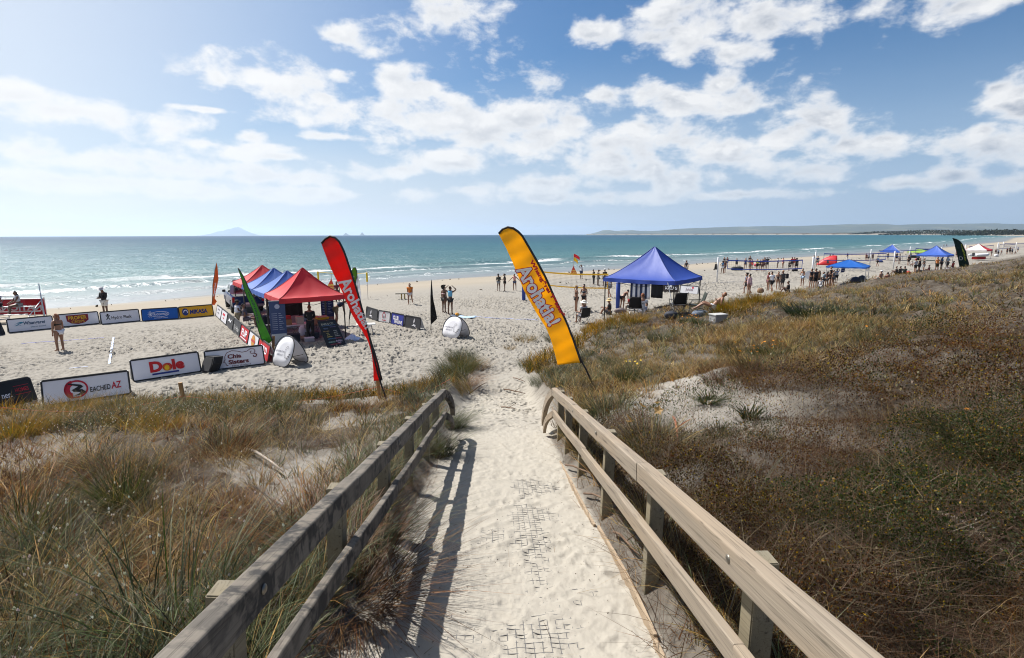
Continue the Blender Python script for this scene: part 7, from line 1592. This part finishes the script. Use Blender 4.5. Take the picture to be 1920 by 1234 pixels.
for (px, py, h, n, lb) in ((1360, 588, .62, 520, "golden clump right of the cool box"), (1375, 582, .6, 480, "golden clump at the near end of the long golden edge"), (1400, 572, .6, 480, "golden clump below the person in pink"), (1430, 566, .62, 520, "golden clump below the woven bag"), (1465, 556, .6, 480, "golden clump below the man in dark grey"), (1500, 549, .55, 420, "golden clump below the girl in the pale swimsuit"), (1160, 608, .6, 520, "olive gold clump left of the big gazebo's legs"), (1190, 606, .7, 560, "wind bent golden clump before the seated woman in red"), (1130, 618, .5, 360, "golden clump at the left leg of the big gazebo"), (1110, 622, .45, 320, "golden clump below the camp chair at the dune edge")):
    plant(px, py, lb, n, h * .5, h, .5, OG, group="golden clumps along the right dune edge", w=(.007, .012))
# driftwood and dead sticks
wd = plain("driftwood", (.36, .31, .26), .85, var=.25, scale=18, bmp=.4); wdk = plain("dark_driftwood", (.13, .08, .05), .85, var=.3, scale=18, bmp=.4)
def stick(a, b_, r, label, mat=wd, bow=.04, fork=None):
    p, q = on(*a), on(*b_); m_ = (p + q) / 2 + V3(0, 0, bow); root = thing("driftwood_stick", label, "stick", p)
    pts = [p, p.lerp(m_, .5) + V3(.01, .01, .01), m_, m_.lerp(q, .5) + V3(-.01, .01, .008), q]; lift = V3(0, 0, .06)
    MB().tube([x - p + lift for x in pts], [r, r * .9, r * .85, r * .7, r * .4], 7).build("stem", mat, root, True)
    t = m_ - p + lift; MB().tube([t, t + V3(.10, .04, .05), t + V3(.19, .05, .10)], [r * .5, r * .4, r * .2], 6).build("twig", mat, root, True)
stick((462, 850), (532, 893), .020, "bleached stick lying in the grass of the left dune"); stick((1760, 975), (1880, 1050), .014, "pale bleached branch in the right scrub"); stick((1828, 1050), (1895, 1030), .018, "brown forked branch by the pale bleached one", wdk)
stick((1262, 790), (1275, 850), .016, "rust red stick on the sand right of the handrail", plain("rust_stick", (.26, .08, .035), .8)); stick((945, 735), (985, 742), .02, "dark stick across the track beyond the ramp", wdk, .01); stick((962, 712), (985, 720), .018, "second dark stick farther down the track", wdk, .01)
stick((940, 768), (968, 772), .016, "short dark stick nearest the ramp's end", wdk, .01); stick((880, 742), (912, 722), .02, "brown root by the sand hummock", wdk, .03)
for i, (a, b_) in enumerate((((1060, 880), (1120, 905)), ((1095, 935), (1160, 960)), ((1120, 905), (1150, 950)), ((1150, 1010), (1200, 1060)))):
    stick(a, b_, .012, ["dead root under the right lower rail, farthest", "dead root under the right lower rail, third from the ramp's near end", "dead root under the right lower rail, crossing another", "dead root under the right lower rail, nearest"][i], wdk, .02)
# weed and shell bits left along the tide marks
wx_ = rng.uniform(-45, 95, 9000); wy_ = rng.uniform(40, 190, 9000); wz_, ws_ = beach_z(np.stack([wx_, wy_], 1))
wk = ((np.abs(ws_ - 4 - 2 * vn(wx_ * .2, wy_ * .2, 5)) < .8) | (np.abs(ws_ - 23 - 3 * vn(wx_ * .1, wy_ * .1, 6)) < .7)) & (rng.random(9000) < .8); wn = wk.sum()
veg_obj("tide_wrack", [leaves(wx_[wk] + rng.normal(0, .2, wn), wy_[wk], wz_[wk] + .03, rng.uniform(.1, .45, wn), pal(wn, (.09, .06, .035), (.05, .035, .02)))], kind='stuff')
# far wood along the bay: leafy clumps, one mass
parts_w = []
xs = rng.uniform(0, 1, 5200); 
wx = []; 
for (px0, px1, Y, hh_) in ((1660, 1990, 1750, 13), (1580, 1700, 2300, 11), (1790, 2000, 1250, 10)):
    n = 2600; px_ = rng.uniform(px0, px1, n); X = np.array([(p - 960) / F for p in px_]) * Y; t = np.clip((px_ - px0) / 60, 0, 1)
    Hh = hh_ * (.45 + .9 * fbm(px_ * .09, px_ * 0 + Y, 3, 7)) * t
    parts_w.append(leaves(X, Y + rng.uniform(-25, 60, n), .8 + Hh * rng.random(n) ** .8, rng.uniform(3, 7, n), pal(n, (.028, .042, .018), (.04, .055, .025), (.02, .03, .014), jit=.25)))
veg_obj("coastal_wood", parts_w, kind='stuff')
# ================================================================== ground
def polar(angles, radii):
    A, Rr = np.meshgrid(angles, radii); x = (Rr * np.sin(A)).ravel(); y = (Rr * np.cos(A)).ravel()
    na, nr = len(angles), len(radii)
    i, j = np.meshgrid(np.arange(nr - 1), np.arange(na - 1), indexing='ij'); k = (i * na + j).ravel()
    q = np.stack([k, k + 1, k + na + 1, k + na], 1)[:, ::-1]
    return np.stack([x, y], 1), q
# sand material
sand, nt, b = new_mat("sand")
geo = nd(nt, 'ShaderNodeNewGeometry').outputs['Position']
wet = attr(nt, 'wet'); vegA = attr(nt, 'veg'); pth = attr(nt, 'path'); troA = attr(nt, 'trod')
n_big = noise(nt, geo, .6, 4); n_mid = noise(nt, geo, 7, 5, .6); n_fine = noise(nt, geo, 90, 3, .7); n_grit = noise(nt, geo, 260, 2, .7)
dry = mix(nt, n_mid, (.205, .19, .165), (.295, .277, .248))
dry = mix(nt, pth, dry, mix(nt, n_mid, (.30, .276, .235), (.375, .350, .303)))
dry = mix(nt, mth(nt, 'MULTIPLY', n_fine, .35), dry, (.27, .24, .195))
# dry straw bits, shell grit and twig crumbs lying on the sand
speck = ramp(nt, n_grit, (.0, 0), (.66, 0), (.74, 1)); speckf = mth(nt, 'MULTIPLY', speck, nd(nt, 'ShaderNodeMapRange', inp={0: noise(nt, geo, 2.2, 3), 1: .42, 2: .7, 3: 0.0, 4: .75}).outputs[0])
dry = mix(nt, speckf, dry, (.11, .08, .05))
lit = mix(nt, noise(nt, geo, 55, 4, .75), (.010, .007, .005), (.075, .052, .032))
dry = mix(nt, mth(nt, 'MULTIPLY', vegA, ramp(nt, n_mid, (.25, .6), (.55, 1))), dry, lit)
wetc = mix(nt, noise(nt, nd(nt, 'ShaderNodeVectorMath', operation='MULTIPLY', inp={0: geo, 1: (.06, .06, 1)}).outputs[0], 3, 4), (.25, .215, .165), (.32, .28, .225))
sheen = attr(nt, 'sheen')
wetc = mix(nt, sheen, wetc, (.16, .155, .14))
colr = mix(nt, wet, dry, wetc); nt.links.new(colr, b.inputs['Base Color'])
nt.links.new(mix(nt, sheen, .95, .12, 'FLOAT'), b.inputs['Roughness'])
b.inputs['Specular IOR Level'].default_value = .25
# bump: grains, plus trodden dimples for the sand too far off to be meshed that fine
vor = nd(nt, 'ShaderNodeTexVoronoi', feature='SMOOTH_F1', inp={'Vector': mix(nt, .12, geo, nd(nt, 'ShaderNodeTexNoise', inp={'Vector': geo, 'Scale': 3.0}).outputs['Color']), 'Scale': 2.1, 'Smoothness': .4})
far = nd(nt, 'ShaderNodeMapRange', inp={0: nd(nt, 'ShaderNodeVectorMath', operation='LENGTH', inp={0: geo}).outputs['Value'], 1: 30.0, 2: 60.0, 3: 0.0, 4: 1.0}).outputs[0]
hfar = mth(nt, 'MULTIPLY', mth(nt, 'MULTIPLY', mth(nt, 'ADD', vor.outputs['Distance'], mth(nt, 'MULTIPLY', noise(nt, geo, 3.2, 4), .9)), far), mth(nt, 'MULTIPLY', troA, .30))
hh = mth(nt, 'ADD', mth(nt, 'MULTIPLY', n_fine, .004), mth(nt, 'MULTIPLY', n_mid, mth(nt, 'MULTIPLY_ADD', troA, .03, .012)))
hh = mth(nt, 'ADD', mth(nt, 'MULTIPLY', hh, mth(nt, 'SUBTRACT', 1.0, wet)), hfar)
bn = nd(nt, 'ShaderNodeBump', inp={'Strength': 1.0, 'Distance': 1.0, 'Height': hh}); nt.links.new(bn.outputs[0], b.inputs['Normal'])

ang = np.concatenate([np.linspace(-math.pi, -1.0, 60)[:-1], np.linspace(-1.0, -.82, 40)[:-1], np.linspace(-.82, .82, 1150), np.linspace(.82, 1.0, 40)[1:], np.linspace(1.0, math.pi, 60)[1:]])
rr = np.concatenate([[.05, .3, .6, .9], np.geomspace(1.2, 10, 400)[:-1], np.geomspace(10, 46, 760)[:-1], np.geomspace(46, 150, 240), np.geomspace(150, 6500, 90)[1:]])
P, Q = polar(ang, rr)
z, s, d, veg, path, sw, tro = surf(P)
r_ = np.hypot(P[:, 0], P[:, 1])
wetv = 1 - sst(s + 3 * fbm(P[:, 0] * .12, P[:, 1] * .12, 2, 3), 17, 27)
she = 1 - sst(s + 2.2 * fbm(P[:, 0] * .2, P[:, 1] * .05, 2, 8), 1.5, 7)
fl = (r_ > 200) * sst(d, 0, 30)
z += fl * 5 * fbm(P[:, 0] * .02, P[:, 1] * .02, 3, 2)
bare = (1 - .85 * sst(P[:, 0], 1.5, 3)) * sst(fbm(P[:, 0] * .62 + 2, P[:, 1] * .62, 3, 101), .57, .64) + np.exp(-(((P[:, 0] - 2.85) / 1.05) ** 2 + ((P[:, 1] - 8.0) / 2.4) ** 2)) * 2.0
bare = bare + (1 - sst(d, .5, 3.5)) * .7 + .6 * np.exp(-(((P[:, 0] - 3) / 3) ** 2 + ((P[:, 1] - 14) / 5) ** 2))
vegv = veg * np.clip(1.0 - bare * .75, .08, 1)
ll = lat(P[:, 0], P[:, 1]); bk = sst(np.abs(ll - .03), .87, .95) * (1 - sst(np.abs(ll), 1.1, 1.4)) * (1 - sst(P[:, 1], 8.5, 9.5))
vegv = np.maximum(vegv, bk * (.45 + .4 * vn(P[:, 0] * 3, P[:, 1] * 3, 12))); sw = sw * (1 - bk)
ground = np_mesh("beach_sand", np.column_stack([P, z]), Q.ravel(), np.arange(0, len(Q) * 4, 4), sand,
                 attrs=[('wet', 'FLOAT', wetv), ('sheen', 'FLOAT', she), ('veg', 'FLOAT', vegv), ('path', 'FLOAT', sw), ('trod', 'FLOAT', tro)])
tag(ground, kind='structure')

# ================================================================== sea
wat, nt, b = new_mat("sea_water")
geo = nd(nt, 'ShaderNodeNewGeometry').outputs['Position']; off = attr(nt, 'off')
deep = ramp(nt, nd(nt, 'ShaderNodeMapRange', inp={0: mth(nt, 'LOGARITHM', mth(nt, 'MAXIMUM', off, 1.0), 10.0), 1: 0.0, 2: 4.0, 3: 0.0, 4: 1.0}).outputs[0],
            (.0, (.145, .155, .15)), (.28, (.10, .145, .145)), (.40, (.052, .125, .135)), (.56, (.024, .092, .118)), (.70, (.012, .060, .10)), (.86, (.009, .038, .085)))
patch = noise(nt, nd(nt, 'ShaderNodeVectorMath', operation='MULTIPLY', inp={0: geo, 1: (.006, .016, 1)}).outputs[0], 1.0, 4)
deep = mix(nt, mth(nt, 'MULTIPLY', mth(nt, 'SUBTRACT', patch, .35, clamp=True), 1.3, clamp=True), deep, mix(nt, .5, deep, (.006, .04, .075)))
# foam: breaker crest, inner wave, swash sheet
wob = mth(nt, 'MULTIPLY', mth(nt, 'SUBTRACT', noise(nt, nd(nt, 'ShaderNodeVectorMath', operation='MULTIPLY', inp={0: geo, 1: (1, 1, 0)}).outputs[0], .035, 3), .5), 14.0)
u = mth(nt, 'ADD', off, wob)
lace = noise(nt, geo, .55, 7, .72, .6); lace2 = noise(nt, geo, 1.6, 6, .7, 1.2); gaps = noise(nt, geo, .03, 3)
bias = nd(nt, 'ShaderNodeMapRange', inp={0: nd(nt, 'ShaderNodeSeparateXYZ', inp={0: geo}).outputs[0], 1: -60.0, 2: 40.0, 3: .13, 4: 0.0}).outputs[0]
def band(c, w, th, amt):
    g = mth(nt, 'SUBTRACT', 1.0, mth(nt, 'DIVIDE', mth(nt, 'ABSOLUTE', mth(nt, 'SUBTRACT', u, c)), w), clamp=True)
    q = mth(nt, 'ADD', mth(nt, 'MULTIPLY', g, amt), mth(nt, 'ADD', lace, bias))
    return nd(nt, 'ShaderNodeMapRange', interpolation_type='SMOOTHSTEP', inp={0: q, 1: th, 2: th + .16, 3: 0.0, 4: 1.0}).outputs[0]
f1 = mth(nt, 'MULTIPLY', band(25.5, 3.0, .90, .62), nd(nt, 'ShaderNodeMapRange', inp={0: gaps, 1: .40, 2: .5, 3: .0, 4: 1.0}).outputs[0])
f1b = mth(nt, 'MULTIPLY', band(33, 2.0, .92, .5), nd(nt, 'ShaderNodeMapRange', inp={0: gaps, 1: .5, 2: .58, 3: .0, 4: 1.0}).outputs[0])
f2 = band(15, 2.4, .95, .5)
f3 = band(5.5, 6.0, .91, .40)
fm = mth(nt, 'MAXIMUM', mth(nt, 'MAXIMUM', f1, f1b), mth(nt, 'MAXIMUM', f2, f3))
fm = mth(nt, 'MULTIPLY', fm, nd(nt, 'ShaderNodeMapRange', inp={0: off, 1: 45.0, 2: 60.0, 3: 1.0, 4: 0.0}).outputs[0])
cap = mth(nt, 'MULTIPLY', nd(nt, 'ShaderNodeMapRange', inp={0: noise(nt, nd(nt, 'ShaderNodeVectorMath', operation='MULTIPLY', inp={0: geo, 1: (.04, .12, 1)}).outputs[0], 1.0, 5, .7), 1: .84, 2: .88, 3: .0, 4: .45}).outputs[0], nd(nt, 'ShaderNodeMapRange', inp={0: off, 1: 50.0, 2: 120.0, 3: 0.0, 4: 1.0}).outputs[0])
fm = mth(nt, 'MAXIMUM', fm, cap)
nt.nodes.remove(b)
dif = nd(nt, 'ShaderNodeBsdfDiffuse', inp={'Color': mix(nt, fm, deep, (.56, .58, .59))})
glo = nd(nt, 'ShaderNodeBsdfGlossy', inp={'Color': (.95, .97, 1, 1), 'Roughness': .30})
lw_ = nd(nt, 'ShaderNodeLayerWeight', inp={'Blend': .25})
gf = mth(nt, 'MULTIPLY', nd(nt, 'ShaderNodeMapRange', inp={0: lw_.outputs['Fresnel'], 1: .02, 2: .8, 3: .025, 4: .105}).outputs[0], mth(nt, 'SUBTRACT', 1.0, fm))
gf = mth(nt, 'MULTIPLY', gf, nd(nt, 'ShaderNodeMapRange', inp={0: off, 1: 1.0, 2: 26.0, 3: 2.6, 4: 1.0}).outputs[0])
msh = nd(nt, 'ShaderNodeMixShader', inp={0: gf, 1: dif.outputs[0], 2: glo.outputs[0]})
nt.links.new(msh.outputs[0], nt.nodes['Material Output'].inputs[0])
wv = nd(nt, 'ShaderNodeVectorMath', operation='MULTIPLY', inp={0: geo, 1: (1.0, 1.0, 1)}).outputs[0]
h1 = noise(nt, wv, 1.1, 5, .62, .3); h2 = noise(nt, wv, .16, 4, .55, .2); h3 = noise(nt, wv, .035, 3)
calm = nd(nt, 'ShaderNodeMapRange', inp={0: off, 1: 2.0, 2: 34.0, 3: .22, 4: 1.0}).outputs[0]
hw = mth(nt, 'MULTIPLY', mth(nt, 'ADD', mth(nt, 'MULTIPLY', h1, .40), mth(nt, 'ADD', mth(nt, 'MULTIPLY', h2, .9), mth(nt, 'MULTIPLY', h3, 2.2))), calm)
hw = mth(nt, 'ADD', hw, mth(nt, 'MULTIPLY', mth(nt, 'MULTIPLY', lace2, fm), .25))
bn = nd(nt, 'ShaderNodeBump', inp={'Strength': 1.0, 'Distance': 1.0, 'Height': hw})
for q in (dif, glo, lw_): nt.links.new(bn.outputs[0], q.inputs['Normal'])
ang = np.linspace(-1.25, 1.2, 620)
rr = np.concatenate([np.geomspace(24, 70, 90)[:-1], np.geomspace(70, 260, 330)[:-1], np.geomspace(260, 24000, 130)])
P, Q = polar(ang, rr)
s = -signed(P, SHORE)
lw = (vn(P[:, 0] * .02 + 4, P[:, 1] * .02, 6) - .5) * 9
def ridge(c, w, back): 
    e = s + lw * .6 - c; return np.where(e < 0, np.exp(-(e / w) ** 2), np.exp(-(e / back) ** 2))
z = SEA + .46 * ridge(27.5, 1.3, 4.2) * (.45 + .75 * vn(P[:, 0] * .03, P[:, 1] * .03, 9)) + .34 * ridge(16, .8, 2.6) + .16 * ridge(6, .6, 3) + .22 * ridge(44, 3, 5) + .05 * np.sin(s * .16) * sst(s, 40, 90) * (1 - sst(s, 300, 800))
keep = np.where(s > -6)[0]; ok = np.zeros(len(P), bool); ok[keep] = True
Q = Q[ok[Q].all(1)]
used = np.zeros(len(P), bool); used[Q.ravel()] = True
idx = np.cumsum(used) - 1
z = np.where(s < 0, SEA - .02, z)
sea = np_mesh("sea_water", np.column_stack([P, z])[used], idx[Q].ravel(), np.arange(0, len(Q) * 4, 4), wat, attrs=[('off', 'FLOAT', np.maximum(s, 0)[used])])
tag(sea, kind='structure')

# ================================================================== far land: hills, island, coastal wood
hillm, nt, b = new_mat("bush_hills")
geo = nd(nt, 'ShaderNodeNewGeometry').outputs['Position']
hn = noise(nt, geo, .0016, 6, .6)
nt.links.new(ramp(nt, hn, (.35, (.016, .028, .014)), (.55, (.032, .042, .02)), (.66, (.10, .10, .05))), b.inputs['Base Color']); b.inputs['Roughness'].default_value = .95
def hills(name, prof, Y, depth, seed, base=440.0, rough=.18):
    """a range: skyline heights at bearings given by the outline, real depth behind"""
    pts = [atY(px, py, Y) for px, py in prof]
    xs = np.array([p.x for p in pts]); zs = np.array([max(p.z, 1) for p in pts])
    nx, ny = 240, 26
    X = np.linspace(xs[0], xs[-1], nx); V = np.linspace(-.5, .7, ny)
    XX, VV = np.meshgrid(X, V)
    H = np.interp(XX, xs, zs)
    shape = np.exp(-(VV / .3) ** 2)
    nse = fbm(XX * .0022 + seed, VV * 6, 4, seed)
    H = H + 16 * (fbm(XX * .0035, XX * 0 + seed, 4, seed + 9) - .5) * np.clip(H / 60, 0, 1)
    Z = H * shape * (1 + rough * (nse - .5) * 2 * (np.abs(VV) > .05)) - 3
    YY = Y + VV * depth + 200 * (fbm(XX * .001, VV * 2, 2, seed + 3) - .5)
    v = np.column_stack([XX.ravel(), YY.ravel(), Z.ravel()])
    i, j = np.meshgrid(np.arange(ny - 1), np.arange(nx - 1), indexing='ij'); k = (i * nx + j).ravel()
    q = np.stack([k, k + 1, k + nx + 1, k + nx], 1)
    o = np_mesh(name, v, q.ravel(), np.arange(0, len(q) * 4, 4), hillm); return tag(o, kind='structure')
hills("far_hills", [(1118, 441), (1128, 434), (1136, 431.5), (1146, 433), (1165, 432.5), (1185, 431.5), (1192, 433), (1235, 433), (1262, 430), (1285, 428), (1312, 427.5), (1345, 426), (1372, 425), (1410, 424.5), (1450, 423), (1490, 423.5), (1530, 422.5), (1575, 421),
                    (1640, 419.5), (1660, 420), (1682, 423), (1705, 421), (1738, 420), (1790, 419.5), (1830, 419), (1865, 419.5), (1900, 420), (1960, 419), (2050, 421), (2160, 426)], 11500, 5200, 3)
hills("near_hills", [(1500, 441), (1560, 437), (1620, 433), (1690, 434), (1740, 431), (1800, 432), (1850, 430), (1920, 430), (2000, 429), (2150, 433)], 6500, 2200, 8, rough=.3)
hills("island", [(388, 443.5), (398, 438), (410, 434), (425, 432), (434, 429), (442, 426.5), (450, 430), (460, 434), (470, 438), (476, 443.5)], 22500, 2200, 5, rough=.35)
hills("sea_stack", [(646, 442), (649, 436.5), (652, 439), (655, 442)], 16500, 500, 6)
hills("rock_stack", [(676, 442), (678.5, 435.5), (681, 438), (683, 442)], 16500, 400, 9)

# ================================================================== haze over the whole scene
hz, nt, b = new_mat("haze_air"); nt.nodes.remove(b)
pv = nd(nt, 'ShaderNodeVolumePrincipled', inp={'Color': (.66, .82, 1.0, 1), 'Density': .00005, 'Anisotropy': .5})
nt.links.new(pv.outputs[0], nt.nodes['Material Output'].inputs['Volume'])
hb = MB().box((0, 3000, 150), (52000, 44000, 310)).build("haze", hz)
tag(hb, kind='stuff')
